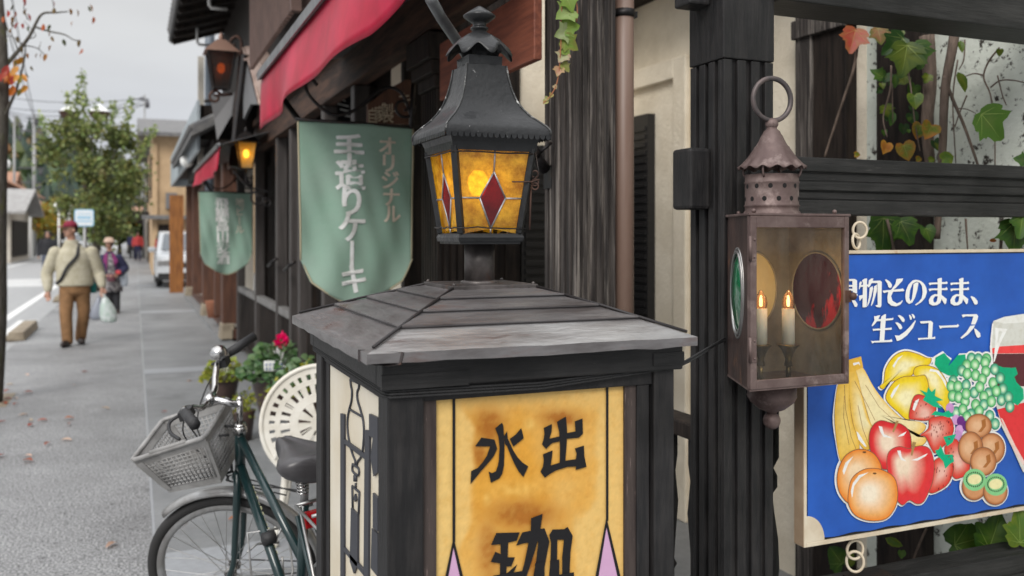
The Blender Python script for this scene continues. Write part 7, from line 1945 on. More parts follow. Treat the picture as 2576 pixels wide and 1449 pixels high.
tg = MPo + V3(px_to(223, 742, y=.10)); bag('small teal bag at the hip of the man in the cream fleece', [(.05, .04, 0), (.055, .045, .02), (.055, .045, .13), (.045, .04, .15)], MT['teal'], tg, handle=tg + V3((-.02, -.02, .26)))
# woman
wq = on_z(284, 787); WP = V3((wq.x, wq.y, 0))
def wp(px, py, y=0): return ((px - 278) / 130.3, y, (788 - py) / 130.3)
JW = dict(pelvis=wp(277, 712), chest=wp(273, 664), neck=wp(270, 636), head=(wp(269, 613)[0], -.03, wp(269, 613)[2]), face=(-.35, -.92, -.1),
          sh_r=wp(256, 650), el_r=wp(247, 682, .02), wr_r=wp(262, 692, -.20), hand_r=(.7, -.5, -.1), sh_l=wp(292, 650), el_l=wp(307, 676, .02), wr_l=wp(293, 690, -.2), hand_l=(-.6, -.5, -.1),
          hip_r=wp(268, 716), kn_r=wp(270, 750, -.02), an_r=wp(274, 777, .08), foot_r=(-.01, -.16, 0), hip_l=wp(286, 716), kn_l=wp(287, 750, -.05), an_l=wp(288, 778, -.1), foot_l=(.03, -.16, 0))
wom, g, fd, sd, h = person('woman in navy jacket with purple collar and beige hat following the man', WP, 1.5, JW)
coat(g, MT['navy'], wom, 'navy_jacket', .02, .19, .125, .082, .87)
q = MB(); loft(q, [(g('pelvis') + V3((0, -.02, -.17)), .19, .15), (g('pelvis') + V3((0, -.02, -.02)), .18, .14), (g('chest') + V3((0, -.05, -.12)), .10, .10), (g('chest') + V3((0, -.05, .05)), .085, .095), (g('neck') + V3((0, -.02, -.01)), .05, .06)], 20); q.build('tunic', MT['tunic'], wom)
q = MB()
for s in (-1, 1): q.prism([g('neck') + V3((s * .03, -.085, .02)), g('neck') + V3((s * .09, -.08, -.03)), g('chest') + V3((s * .13, -.12, .06)), g('chest') + V3((s * .085, -.135, -.02)), g('pelvis') + V3((s * .11, -.14, .2)), g('chest') + V3((s * .055, -.135, .03))], (0, -.014, 0))
q.build('purple_collar', MT['purple'], wom)
slacks(g, MT['black_cloth'], wom, 'leggings', .15, .11, .085, .064, .055)
shoes(wom, g, JW, MT['shoe'], .85)
hd = g('head')
q = MB(); q.sphere(hd - fd * .022 + V3((0, 0, .0)), (.078, .078, .085), 14, 10); q.build('hair', MT['hair'], wom)
q = MB(); q.lathe([(.108, .028), (.112, .035), (.092, .045), (.088, .08), (.06, .115), (0, .125)], hd - fd * .005, 24); q.build('hat', MT['hat'], wom)
bag('pale grey bag hanging from the arm of the woman in navy', [(.06, .05, 0), (.09, .06, .05), (.085, .06, .25), (.05, .04, .38)], mat('pale_bag_cloth', (.45, .50, .56), .7), WP + V3(wp(303, 722, -.05)), handle=g('el_l') + V3((0, -.05, 0)))
bag('small dark handbag held in front by the woman in navy', [(.06, .035, 0), (.085, .04, .03), (.08, .04, .12), (.05, .03, .16)], mat('plum_leather', (.12, .035, .05), .5), WP + V3(wp(275, 708, -.24)), 'handbag', handle=g('wr_r') + V3((.05, -.02, 0)))
q = MB(); q.obox(WP + V3(wp(291, 684, -.26)), (.09, .05, .07)); tag(q.build('red_purse', mat('red_purse_leather', (.55, .05, .06), .5), bevel=.012), 'small red purse in the hand of the woman in navy', 'purse')

# ================================================================== street trees
def limb_tree(name, label, base, trunk, limbs, group=None):
    root = thing(name, label, 'tree', base, group)
    q = MB()
    for pts, r0, r1 in [trunk]: sp_ = smooth_path(pts, 5); q.tube(sp_, [r0 + (r1 - r0) * i / (len(sp_) - 1) for i in range(len(sp_))], 10)
    q.build('trunk', MT['bark'], root)
    q = MB()
    for pts, r0, r1 in limbs: sp_ = smooth_path(pts, 5); q.tube(sp_, [r0 + (r1 - r0) * i / (len(sp_) - 1) for i in range(len(sp_))], 6)
    q.build('branch', MT['bark'], root)
    return root
D0 = 8.1
def T(px, py, dd=0.0): return at_depth(px, py, D0 + dd)
tb_ = T(-30, 960); tb_.z = 0
limbs = [([T(8, 172), T(50, 123, .1), T(76, 88, .15), T(104, 37, .2), T(140, 32, .2), T(172, 29, .25)], .022, .005),
         ([T(89, 68, .15), T(125, 79, .2), T(162, 87, .1), T(185, 100, 0), T(203, 102, 0)], .010, .004),
         ([T(10, 296), T(35, 240, -.1), T(50, 197, -.1), T(62, 143, -.15), T(64, 110, -.2)], .018, .005),
         ([T(70, 98, .1), T(90, 88, .2), T(60, 52, .3)], .006, .002), ([T(66, 115, 0), T(95, 122, .1), T(118, 145, .2)], .006, .002), ([T(98, 122, .1), T(103, 105, .15)], .004, .002),
         ([T(45, 125, 0), T(28, 80, -.1), T(35, 60, -.1)], .006, .002), ([T(55, 110), T(30, 92), T(12, 90)], .005, .002), ([T(20, 185), T(34, 205), T(45, 215)], .006, .003), ([T(-5, 120), T(-30, 60), T(-60, 0)], .03, .01),
         ([T(70, 50, .1), T(60, 20, .1), T(64, 0)], .005, .002), ([T(136, 32, .2), T(134, 10, .2), T(130, -8)], .004, .002), ([T(-14, 180), T(-60, 120), T(-110, 60)], .025, .008), ([T(5, 250), T(-50, 160, .3), T(-80, 60, .5)], .02, .006)]
rt = limb_tree('autumn_tree', 'slim mossy street tree with few red and orange leaves at the pavement edge', tb_,
     ([tb_, T(-16, 800), T(-13, 640), T(-8, 430), T(0, 250), T(0, 120), T(-5, 20), T(-10, -60)], .12, .04), limbs)
q = MB(); r2 = random.Random(21)
spots = [(30, 15), (37, 30), (28, 55), (15, 28), (8, 45), (45, 60), (55, 62), (65, 25), (68, 38), (57, 30), (108, 64), (118, 70), (125, 66), (119, 82), (62, 7), (60, 0), (136, 24), (174, 25), (180, 58), (157, 102), (127, 95), (126, 118), (68, 137), (63, 184), (45, 140), (41, 95), (102, 137), (115, 139), (92, 138), (36, 157), (75, 170), (220, 20), (234, 46), (205, 126), (200, 104), (12, 66), (10, 98), (32, 45), (48, 118), (133, 6), (192, 27), (224, 14), (26, 75), (70, 70), (18, 30)]
for i, (px, py) in enumerate(spots):
    d = V3((r2.uniform(-.5, .5), r2.uniform(-.5, .5), -1)); leaf(q, T(px + 2, py - 4, r2.uniform(-.1, .2)), r2.uniform(.045, .075), d, rvec(r2), shade(r2.choice([(.10, .11, .05), (.30, .13, .03), (.42, .10, .03), (.16, .12, .05), (.34, .03, .02)]), r2), None, LEAF_OVAL, .5, i)
for i in range(34):
    px, py = r2.gauss(18, 17), r2.gauss(190, 20); d = V3((r2.uniform(-.8, .8), r2.uniform(-.5, .5), -1)); leaf(q, T(px, py, r2.uniform(-.3, .2)), r2.uniform(.07, .12), d, V3((r2.uniform(-.5, .5), -1, .2)), shade(r2.choice([(.55, .16, .02), (.60, .28, .03), (.50, .06, .05), (.25, .24, .05), (.45, .06, .03)]), r2), None, LEAF_OVAL, .4, i)
q.build('foliage', MT['leaf'], rt, recalc=False)

def crown_tree(name, label, base, htr, r_tr, lobes, n, lsize, cols, seed, sprigs=(), mt='bark', group=None):
    root = thing(name, label, 'tree', base, group); b = V3(base); r2 = random.Random(seed)
    q = MB(); q.tube([b, b + V3((.03, 0, htr * .5)), b + V3((0, 0, htr)), b + V3((.05, .0, htr * 1.5))], [r_tr * 1.2, r_tr, r_tr * .85, r_tr * .5], 10)
    q.build('trunk', MT[mt], root)
    q = MB()
    for c, rad in lobes: q.tube(bez(b + V3((0, 0, htr * .9)), b + V3((0, 0, htr * 1.2)), b + V3(c), 6), [r_tr * .5 * (1 - i / 8) for i in range(7)], 6)
    q.build('branch', MT[mt], root)
    q = MB(); pts = []
    vol = sum(max(r_) ** 2 if isinstance(r_, tuple) else r_ ** 2 for _, r_ in lobes)
    for c, rad in lobes:
        rad = rad if isinstance(rad, tuple) else (rad,) * 3
        m = int(n * max(rad) ** 2 / vol)
        clumps = [rvec(r2) * r2.uniform(.55, 1.0) for _ in range(22)]
        for i in range(m):
            k = r2.choice(clumps); p = k + rvec(r2) * abs(r2.gauss(0, .24))
            pts.append(b + V3(c) + V3((p.x * rad[0], p.y * rad[1], p.z * rad[2])))
    leaf_quads(q, pts, lsize, cols, r2, .7)
    for a, c, w_ in sprigs:
        a, c = V3(a), V3(c)
        pts = [a.lerp(c, r2.random() ** .8) + rvec(r2) * w_ * r2.random() for _ in range(int((c - a).length * 95))]
        leaf_quads(q, pts, lsize, cols[-2:], r2, .7)
    q.build('crown', MT['leaf'], root, recalc=False)
    return root
DT = 24.0
def Q(px, py, dd=0): return at_depth(px, py, DT + dd)
mb = Q(240, 700); mb.z = 0
def rel(p): return V3(p) - mb
mg = [(.12, .14, .04), (.13, .16, .05), (.075, .10, .035), (.17, .19, .055), (.20, .19, .05), (.22, .27, .08), (.27, .33, .11)]
crown_tree('maple_tree', 'bushy green maple on the pavement with loose upright shoots behind the walking couple', mb, 1.5, .10,
    [(rel(Q(245, 470)), (1.15, 1.0, 1.05)), (rel(Q(200, 400)), (.95, .9, .75)), (rel(Q(290, 410)), (.85, .9, .8)), (rel(Q(230, 350)), (1.05, .8, .6)), (rel(Q(280, 520)), (.75, .8, .7)), (rel(Q(200, 510)), (.6, .7, .5)), (rel(Q(170, 330)), (.5, .5, .45)), (rel(Q(300, 340)), (.45, .5, .5)), (rel(Q(325, 450)), (.4, .5, .5)), (rel(Q(265, 570)), (.7, .6, .45))],
    9500, .115, mg, 5,
    [(Q(210, 340), Q(208, 178), .13), (Q(180, 350), Q(172, 235), .13), (Q(285, 360), Q(283, 250), .12), (Q(310, 370), Q(330, 245), .12), (Q(240, 340), Q(243, 255), .12), (Q(160, 380), Q(100, 290), .15), (Q(340, 420), Q(390, 318), .12), (Q(200, 320), Q(190, 225), .12), (Q(255, 330), Q(260, 290), .15), (Q(140, 400), Q(115, 340), .2)])
ob = at_depth(322, 640, 70); ob.z = 0
crown_tree('orange_maple_tree', 'small orange maple far down the street right of the woman', ob, 1.2, .08, [((0, 0, 2.0), (.9, .9, .8)), ((.5, 0, 2.6), (.6, .6, .5)), ((-.6, 0, 1.6), (.6, .6, .5))], 1500, .2, [(.45, .16, .02), (.50, .22, .03), (.38, .25, .04)], 9)
yb = at_depth(112, 640, 60); yb.z = 0
crown_tree('yellow_maple_tree', 'small yellow and green maple across the street before the far houses', yb, 1.6, .07, [((0, 0, 2.9), (.9, .9, .8)), ((.4, 0, 2.2), (.8, .7, .5)), ((-.5, 0, 2.4), (.6, .6, .6))], 1600, .22, [(.38, .28, .03), (.30, .30, .05), (.42, .22, .03)], 10)
gb = at_depth(40, 640, 60); gb.z = 0
crown_tree('green_shrub', 'bright green slender shrub at the porch columns across the street', gb, .8, .05, [((0, 0, 3.0), (.6, .6, .6)), ((.2, 0, 2.2), (.45, .5, .8)), ((.25, 0, 1.4), (.3, .3, .6))], 1400, .18, [(.18, .33, .05), (.22, .40, .07)], 11)
for i, (px, D, h_, c_, lb) in enumerate(((150, 75, 4.6, [(.28, .26, .05), (.2, .2, .06), (.34, .22, .05)], 'yellowing tree behind the far houses left of the maple'), (300, 60, 3.2, [(.10, .16, .05), (.14, .18, .05)], 'round green tree far down the street behind the maple'), (250, 85, 4.5, [(.12, .13, .05), (.2, .16, .06)], 'olive tree at the far end of the street'))):
    b_ = at_depth(px, 640, D); b_.z = 0
    crown_tree('background_tree', lb, b_, h_ * .35, .14, [((0, 0, h_ * .7), (1.7, 1.5, h_ * .32)), ((1.0, 0, h_ * .5), (1.2, 1.2, h_ * .2)), ((-1.0, 0, h_ * .55), (1.2, 1.2, h_ * .25))], 2200, .32, c_, 30 + i)

# ================================================================== street furniture
sp0 = at_depth(213, 700, 17.0); sp0.z = 0
st = thing('bus_stop_sign', 'pale blue and white square sign on a grey post behind the walking man', 'street sign', sp0)
q = MB(); q.cyl(sp0, sp0 + V3((0, 0, 2.0)), .028, 12); q.build('post', MT['grey_post'], st)
c = at_depth(212, 548, 17.0)
def rrect(c, w_, h_, r_, y): 
    out = []
    for sx_, sz_, a0 in ((1, 1, 0), (-1, 1, 90), (-1, -1, 180), (1, -1, 270)):
        for k in range(5): a = R(a0 + 22.5 * k); out.append(V3((c.x + sx_ * (w_ - r_) + r_ * math.cos(a), y, c.z + sz_ * (h_ - r_) + r_ * math.sin(a))))
    return out
q = MB(); q.prism(rrect(c, .168, .162, .04, c.y - .03), (0, -.012, 0)); q.build('blue_plate', MT['sign_blue'], st)
q = MB(); q.prism(rrect(c, .150, .144, .03, c.y - .0425), (0, -.002, 0)); q.build('white_face', MT['sign_white'], st)
q = MB(); q.box(c.x - .13, c.x + .13, c.y - .047, c.y - .0446, c.z - .075, c.z - .055); q.box(c.x - .11, c.x + .11, c.y - .047, c.y - .0446, c.z + .07, c.z + .08)
for k in range(5): q.box(c.x - .11 + k * .046, c.x - .075 + k * .046, c.y - .047, c.y - .0446, c.z - .02, c.z + .03)
q.build('sign_lettering', MT['sign_blue'], st)
# twin bowl street lamp
lp = at_depth(215, 700, 27); lp.z = 0
sl = thing('street_lamp', 'tall street lamp with two bowl shades rising out of the green maple', 'street lamp', lp)
za = at_depth(215, 300, 27).z
q = MB(); q.cyl(lp, V3((lp.x, lp.y, za - .1)), .05, 10)
for px in (176, 250):
    p = at_depth(px, 300, 27); q.tube(bez(V3((lp.x, lp.y, za - .6)), V3((p.x, p.y, za - .7)), p + V3((0, 0, -.1)), 8), .03, 6)
q.build('pole', MT['rust_iron'], sl)
for px in (176, 250):
    p = at_depth(px, 300, 27); q = MB(); q.lathe([(.05, -.12), (.13, -.06), (.24, .06), (.31, .2), (.32, .22), (.30, .22)], p, 20); s_ = q.build('lamp_shade', MT['rust_iron'], sl)
    q = MB(); q.lathe([(.30, .221), (.2, .32), (.08, .39), (.03, .45), (0, .46)], p, 20); q.build('cover', MT['globe'], s_)
# poles and wires across the street
def pole(px, D, ytop, lab, arms, r_=.15):
    b_ = at_depth(px, 650, D); b_.z = 0; zt = at_depth(px, ytop, D).z
    root = thing('utility_pole', lab, 'utility pole', b_, None)
    q = MB(); q.tube([b_, V3((b_.x, b_.y, zt))], [r_, r_ * .7], 10); q.build('pole', MT['grey_post'], root)
    for f, w_ in arms: q = MB(); z = zt * f; q.box(b_.x - w_, b_.x + w_ * .6, b_.y - .05, b_.y + .05, z - .05, z + .05); q.cyl((b_.x + w_ * .4, b_.y, z - .5), (b_.x + w_ * .4, b_.y, z - .1), .12, 8); q.build('crossarm', MT['wire'], root)
    return V3((b_.x, b_.y, zt))
t1_ = pole(86, 62, 287, 'tall concrete utility pole across the street left of the maple', ((.97, .5), (.88, .9), (.62, 1.0), (.52, .8)))
t2_ = pole(36, 95, 292, 'distant utility pole with crossarms above the far left houses', ((.95, 1.3), (.85, 1.1)))
t3_ = pole(364, 55, 238, 'slim pole with crossbars rising above the tan house roof', ((.97, .4), (.78, .5), (.70, .6)), .07)
q = MB()
def wire(a, b, sag): m = (a + b) / 2 - V3((0, 0, sag)); q.tube(bez(a, m, b, 14), .022, 4)
for dz in (-.1, -.35, -.6): wire(t1_ + V3((0, 0, dz)), at_depth(-160, 190 + dz * 30, 30), .7); wire(t1_ + V3((0, 0, dz)), t3_ + V3((0, 0, dz)), .9)
for dz in (-.2, -.5): wire(t2_ + V3((0, 0, dz)), t1_ + V3((0, 0, dz - .5)), .8)
wire(t1_, at_depth(20, -60, 30), .3); wire(t1_ + V3((0, 0, -.3)), at_depth(10, 40, 30), .3); wire(t3_ + V3((0, 0, -.2)), at_depth(-100, 220, 60), 1.2); wire(t3_ + V3((0, 0, -.6)), at_depth(-100, 250, 60), 1.2)
tag(q.build('power_line', MT['wire']), 'sagging power lines strung over the street between the poles', 'power line')
wl_ = at_depth(14, 412, 30)
q = MB(); q.sphere(wl_, .16, 12, 8); q.cyl(wl_, V3((wl_.x, wl_.y, 0)), .04, 8); tag(q.build('globe_street_lamp', MT['globe']), 'white globe street lamp beside the autumn tree trunk', 'street lamp')
for i, (px, py, D) in enumerate(((210, 520, 48), (175, 525, 60), (168, 545, 60))):
    p = at_depth(px if i else 148, py, D); q = MB(); q.sphere(p, .26, 10, 8); q.cyl(V3((p.x, p.y, 0)), p, .05, 8)
    tag(q.build('globe_street_lamp', MT['globe']), ['distant white globe lamp above the man in the maroon cap', 'taller of two far globe lamps beside the maple', 'lower of two far globe lamps beside the maple'][i], 'street lamp', 'far globe lamps')

# ================================================================== white car
cb = at_depth(405, 723, 25.4); 
def car(label, x0, y0, m, w_=1.72, L_=3.9, H_=1.62):
    root = thing('parked_car', label, 'car', (x0 + w_ / 2, y0 + L_ / 2, 0))
    q = MB()
    prof = [(0, .35), (.0, .78), (.06, .92), (.75, 1.02), (1.35, H_ - .06), (1.7, H_), (3.1, H_), (3.75, 1.05), (3.88, .9), (3.9, .35)]
    pts = [V3((x0 + .0, y0 + a, z)) for a, z in prof]
    secs = [(.0, .96), (.10, 1.0), (w_ - .10, 1.0), (w_, .96)]
    for (u0, s0), (u1, s1) in zip(secs[:-1], secs[1:]):
        pass
    vs = []
    for u, s_ in ((0, .0), (.14, 1.), (w_ - .14, 1.), (w_, .0)):
        for a, z in prof: vs.append(V3((x0 + u + (0 if 0 < u < w_ else (.12 if u == 0 else -.12) * max(0, (z - .9) / .7)), y0 + a + (.05 if (u in (0, w_) and a < .1) else 0), z - (.03 if u in (0, w_) else 0))))
    n = len(prof)
    q.add(vs, [(k * n + i, k * n + i + 1, (k + 1) * n + i + 1, (k + 1) * n + i) for k in range(3) for i in range(n - 1)] + [tuple(range(n)), tuple(3 * n + i for i in range(n)), (0, n, 2 * n, 3 * n), (n - 1, 2 * n - 1, 3 * n - 1, 4 * n - 1)], 0, False)
    body = q.build('body', m, root, bevel=.05)
    q = MB(); q.add([(x0 + .16, y0 + .80, 1.05), (x0 + w_ - .16, y0 + .80, 1.05), (x0 + w_ - .24, y0 + 1.30, H_ - .10), (x0 + .24, y0 + 1.30, H_ - .10)], [(0, 1, 2, 3)]); q.v = [p + V3((0, -.035, .02)) for p in q.v]; q.build('windscreen', MT['car_glass'], root, recalc=False)
    q = MB(); q.add([(x0 - .0 + .01, y0 + 1.0, 1.0), (x0 + .07, y0 + 1.5, H_ - .12), (x0 + .07, y0 + 3.0, H_ - .12), (x0 + .01, y0 + 3.4, 1.0)], [(0, 1, 2, 3)]); q.v = [p + V3((-.01, 0, 0)) for p in q.v]; q.build('side_window', MT['car_glass'], root, recalc=False)
    q = MB(); q.box(x0 + .05, x0 + w_ - .05, y0 - .05, y0 + .1, .22, .42); q.box(x0 + .5, x0 + w_ - .5, y0 - .02, y0 + .02, .56, .72); q.build('bumper', MT['black_plastic'], root, bevel=.03)
    for sx_ in (0, 1):
        xx = x0 + (.04 if sx_ == 0 else w_ - .44)
        q = MB(); q.box(xx, xx + .40, y0 - .015, y0 + .08, .62, .80); q.build('headlight', MT['alu'], root, bevel=.03)
        q = MB(); q.obox((x0 - .1 if sx_ == 0 else x0 + w_ + .1, y0 + 1.05, 1.08), (.2, .1, .15)); q.build('wing_mirror', m, root, bevel=.03)
        for yy in (.75, 3.15):
            q = MB(); xa = x0 + (.10 if sx_ == 0 else w_ - .10); q.torus((xa, y0 + yy, .32), .24, .09, (1, 0, 0), 28, 10); wv_ = q.build('wheel', MT['tyre'], root); q = MB(); q.cyl((xa - .06, y0 + yy, .32), (xa + .06, y0 + yy, .32), .2, 18); q.build('rim', MT['alu'], wv_)
    q = MB(); q.box(x0 + w_ / 2 - .18, x0 + w_ / 2 + .18, y0 - .062, y0 - .051, .44, .55) ; q.build('number_plate', MT['sign_white'], root)
    return root
car('white car parked nose out beside the amber wooden post', cb.x - .13, cb.y, MT['white_paint'])

# ================================================================== houses further along
def house(name, label, x0, x1, y0, y1, h, m, rise, roofm, over=.6, axis='y', windows=(), extra=None):
    root = thing(name, label, 'house', ((x0 + x1) / 2, (y0 + y1) / 2, 0))
    q = MB(); q.box(x0, x1, y0, y1, -.1, h)
    if axis == 'y': q.prism([(x0, y0 + .02, h), (x1, y0 + .02, h), ((x0 + x1) / 2, y0 + .02, h + rise * .96)], (0, y1 - y0 - .04, 0))
    else: q.prism([(x0 + .02, y0, h), (x0 + .02, y1, h), (x0 + .02, (y0 + y1) / 2, h + rise * .96)], (x1 - x0 - .04, 0, 0))
    q.build('wall', m, root)
    q = MB()
    if axis == 'y':
        xm = (x0 + x1) / 2; sl_ = rise / ((x1 - x0) / 2)
        for s in (-1, 1):
            e = xm + s * ((x1 - x0) / 2 + over); q.prism([(xm, y0 - over, h + rise), (e, y0 - over, h - sl_ * over), (e, y0 - over, h - sl_ * over + .14), (xm, y0 - over, h + rise + .14)], (0, y1 - y0 + 2 * over, 0))
    else:
        ym = (y0 + y1) / 2; sl_ = rise / ((y1 - y0) / 2)
        for s in (-1, 1):
            e = ym + s * ((y1 - y0) / 2 + over); q.prism([(x0 - over, ym, h + rise), (x0 - over, e, h - sl_ * over), (x0 - over, e, h - sl_ * over + .14), (x0 - over, ym, h + rise + .14)], (x1 - x0 + 2 * over, 0, 0))
    q.build('roof', roofm, root)
    for i, (bx, m2, nm) in enumerate(windows):
        q = MB(); q.box(*bx); q.build(nm, m2, root)
    return root
tp_ = at_depth(392, 600, 34)
hx = tp_.x
house('tan_house', 'tan plastered house with grey tiled gable beyond the parked white car', hx - .1, hx + 6, tp_.y, tp_.y + 8, 5.35, MT['tan_wall'], .9, MT['tile'], .55, 'x',
      [((hx - .16, hx - .09, tp_.y + 1.0, tp_.y + 3.0, 3.0, 4.6), MT['dark_wood'], 'window'), ((hx + .1, hx + .9, tp_.y - .06, tp_.y + .01, .1, 1.9), MT['dark_wood'], 'door'), ((hx - .5, hx + 1.6, tp_.y - .5, tp_.y - .001, 2.1, 2.25), MT['tile'], 'porch_roof'), ((hx - .14, hx + .05, tp_.y - .12, tp_.y - .001, 0, 5.0), MT['tan_wall'], 'corner_pier'), ((hx + .35, hx + .75, tp_.y - .3, tp_.y - .001, 2.5, 3.1), MT['grey_sheet'], 'air_conditioner')])
for i, (px, D, yt, m, rf, lb) in enumerate(((376, 46, 372, 'tan_wall', 'tile', 'narrow tan house with dark window just past the bigger tan house'), (366, 56, 432, 'white_wall', 'tile', 'pale house with blue grey roof further down the row'), (362, 68, 500, 'dark_wood', 'tile', 'dark low timber shop at the far right of the street'), (352, 84, 540, 'brown_wood', 'tile_brown', 'brown shop front closing the far right row'))):
    p = at_depth(px, 600, D); ht = at_depth(px, yt, D).z
    house('row_house', lb, p.x, p.x + 7, p.y, p.y + 8 + i * 2, ht, MT[m], .8, MT[rf], .7, 'x', [((p.x - .05, p.x + .01, p.y + 1, p.y + 4, ht * .55, ht * .85), MT['dark_wood'], 'window'), ((p.x - .9, p.x, p.y + .2, p.y + 7, ht * .42, ht * .45), MT['dark_wood'], 'porch_roof'), ((p.x - .06, p.x + .005, p.y + .5, p.y + 6, .1, ht * .38), MT['dark_wood'], 'shop_front'), ((p.x + .05, p.x + 1.0, p.y - .04, p.y + .0, ht * .5, ht * .8), MT['dark_wood'], 'end_window')])
# across the street
for i, (pxa, D, yt, wd, m, rf, rise, lb) in enumerate(((26, 48, 528, 6, 'white_wall', 'pale_roof', 1.2, 'pale shop with grey roof across the street at the picture edge'), (60, 75, 478, 7, 'brown_wood', 'tile_brown', 1.9, 'house with orange brown metal roof across the street'), (128, 82, 535, 6, 'brown_wood', 'tile_brown', 2.2, 'brown gabled house with orange roof behind the yellow maple'), (170, 110, 560, 7, 'dark_wood', 'tile', 1.5, 'dark house at the far left end of the street'), (20, 110, 470, 9, 'white_wall', 'tile_brown', 2.0, 'big pale house with brown roof below the wooded hill'))):
    p = at_depth(pxa, 600, D); ht = at_depth(pxa, yt, D).z
    house('far_house', lb, p.x - wd, p.x, p.y, p.y + 9, ht, MT[m], rise, MT[rf], .8, 'y' if i in (1, 2) else 'x', [((p.x - wd + .6, p.x - .6, p.y - .06, p.y + .0, .3, 2.3), MT['dark_wood'], 'shop_front'), ((p.x, p.x + .06, p.y + .5, p.y + 8, .3, 2.3), MT['dark_wood'], 'side_window')])
for i, px in enumerate((46, 66, 74)):
    p = at_depth(px + 4, 640, 56 + 3 * i); q = MB(); q.box(p.x - .22, p.x + .22, p.y - .22, p.y + .22, 0, 3.6 - .2 * i); tag(q.build('porch_pillar', MT['white_post']), ['thick white porch pillar across the street left of the utility pole', 'middle white porch pillar across the street by the utility pole', 'right hand white porch pillar across the street by the utility pole'][i], 'pillar', 'white porch pillars across the street')
# hill beyond the town
q = MB(); r2 = random.Random(17); n, m = 70, 16; vs = []
for j in range(m + 1):
    for i in range(n + 1):
        u = i / n; x = -330 + 480 * u; y = 250 + j * 14
        hprof = 52 * math.exp(-((x + 150) / 90) ** 2) + 26 * math.exp(-((x + 40) / 60) ** 2) + 22 * math.exp(-((x - 90) / 80) ** 2)
        t = j / m; vs.append((x, y, hprof * math.sin(math.pi / 2 * min(1, t * 1.25)) * (1 + .15 * mnoise.noise(V3((x * .03, y * .03, 0)))) - .3))
q.add(vs, [(j * (n + 1) + i, j * (n + 1) + i + 1, (j + 1) * (n + 1) + i + 1, (j + 1) * (n + 1) + i) for j in range(m) for i in range(n)], 0, True)
struct(q.build('hill', MT['hill']))
q = MB()
for k in range(3800):
    i = r2.randrange(n); j = r2.randrange(m); p = V3(vs[j * (n + 1) + i]).lerp(V3(vs[(j + 1) * (n + 1) + i + 1]), r2.random()) + V3((r2.uniform(-4, 4), r2.uniform(-4, 4), 0))
    if p.z < .5: continue
    h_ = r2.uniform(4, 9); w_ = h_ * r2.uniform(.2, .34); conif = r2.random() < .6
    c_ = shade(r2.choice([(.030, .058, .040), (.040, .070, .040), (.025, .048, .034), (.075, .11, .045)] + ([] if conif else [(.16, .11, .035), (.12, .13, .04), (.22, .12, .04)])), r2)
    ang = r2.uniform(0, 6.28); ns = 6
    ringp = [p + V3((w_ * math.cos(ang + 2 * math.pi * a / ns), w_ * math.sin(ang + 2 * math.pi * a / ns), h_ * (.12 if conif else .45) + r2.uniform(-.4, .4))) for a in range(ns)]
    vs2 = [p] + ringp + [p + V3((r2.uniform(-.3, .3), 0, h_))]
    q.add(vs2, [(0, 1 + (a + 1) % ns, 1 + a) for a in range(ns)] + [(1 + a, 1 + (a + 1) % ns, ns + 1) for a in range(ns)], 0, False, [c_] * len(vs2))
stuff(q.build('hill_forest', MT['leaf']), 'wooded hillside of dark conifers beyond the roofs', 'forest')

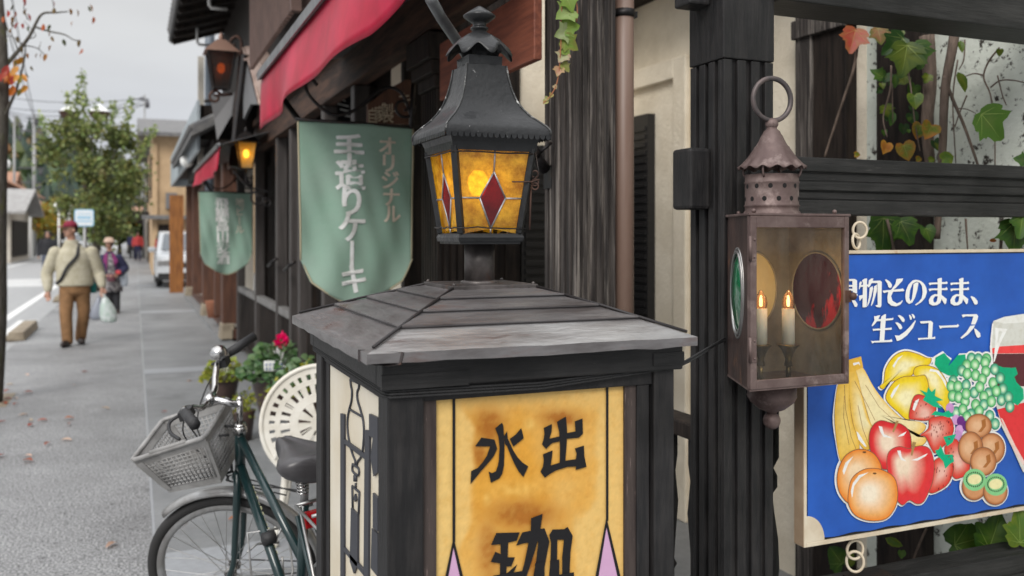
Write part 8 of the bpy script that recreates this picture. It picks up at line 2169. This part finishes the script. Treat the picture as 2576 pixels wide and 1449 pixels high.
# ================================================================== far traffic and passers-by
def far_person(label, px, py, D, hgt, top, bottom):
    b_ = at_depth(px, 640, D); b_.z = 0; s = hgt / 1.7
    J = {k: V3(v) * s for k, v in dict(pelvis=(0, 0, .9), chest=(0, 0, 1.25), neck=(0, 0, 1.46), head=(0, -.02, 1.59), sh_l=(.2, 0, 1.36), el_l=(.26, .02, 1.1), wr_l=(.27, -.05, .87), sh_r=(-.2, 0, 1.36), el_r=(-.26, .02, 1.1), wr_r=(-.27, -.05, .87),
         hip_l=(.09, 0, .87), kn_l=(.10, -.08, .47), an_l=(.11, -.12, .09), hip_r=(-.09, 0, .87), kn_r=(-.10, .02, .47), an_r=(-.11, .14, .09)).items()}
    J.update(face=(-.2, -1, 0), hand_l=(0, -.2, -1), hand_r=(0, -.2, -1), foot_l=(0, -.16, 0), foot_r=(0, -.16, 0))
    root, g, fd, sd, h = person(label, b_, hgt, J, .02, False)
    coat(g, top, root, 'jacket', 0, .19, .13, .085, s, .025); slacks(g, bottom, root, 'trousers', .16, .12, .095, .075, .065, .025)
    q = MB(); q.sphere(g('head') + V3((0, .02, .03)), .095 * s, 10, 8); q.build('hair', MT['hair'], root); shoes(root, g, J, MT['shoe'])
cl = lambda n, c_: mat(n, c_, .85)
far_person('distant person in dark clothes and blue cap crossing the road left of the man', 120, 0, 29, 1.62, MT['black_cloth'], cl('blue_grey_cloth', (.08, .09, .12)))
far_person('distant person in a red top far down the pavement', 347, 0, 52, 1.65, cl('red_cloth', (.45, .05, .05)), MT['navy'])
far_person('distant person in navy walking on the pavement far behind the woman', 333, 0, 56, 1.65, MT['navy'], MT['black_cloth'])
far_person('distant person in grey on the far pavement near the white car', 356, 0, 62, 1.6, cl('grey_cloth', (.25, .25, .27)), MT['black_cloth'])
far_person('person sitting low in orange and navy across the street by the pillars', 45, 0, 60, 1.2, cl('orange_cloth', (.5, .2, .08)), MT['navy'])
p = at_depth(196, 640, 60)
car('pale car waiting far down the road behind the sign post', p.x - .9, p.y, MT['white_paint'])
def beacon(label, px, py, D, r_, m):
    p = at_depth(px, py, D); root = thing('signal_lamp', label, 'signal light', (p.x, p.y, 0))
    q = MB(); q.cyl((p.x, p.y + .1, 0), (p.x, p.y + .1, p.z + .1), .04, 8); q.obox(p + V3((0, .08, 0)), (r_ * 2.6, .12, r_ * 2.6)); q.build('post', MT['black_plastic'], root)
    q = MB(); q.sphere(p - V3((0, .02, 0)), (r_, .04, r_), 12, 8); q.build('lens', m, root)
beacon('red signal light far down the street', 345, 601, 58, .14, MT['red_light'])
beacon('orange light right of the red signal far down the street', 359, 606, 58, .11, MT['orange_light'])
beacon('orange light beside the walking woman far behind', 197, 620, 50, .14, MT['orange_light'])
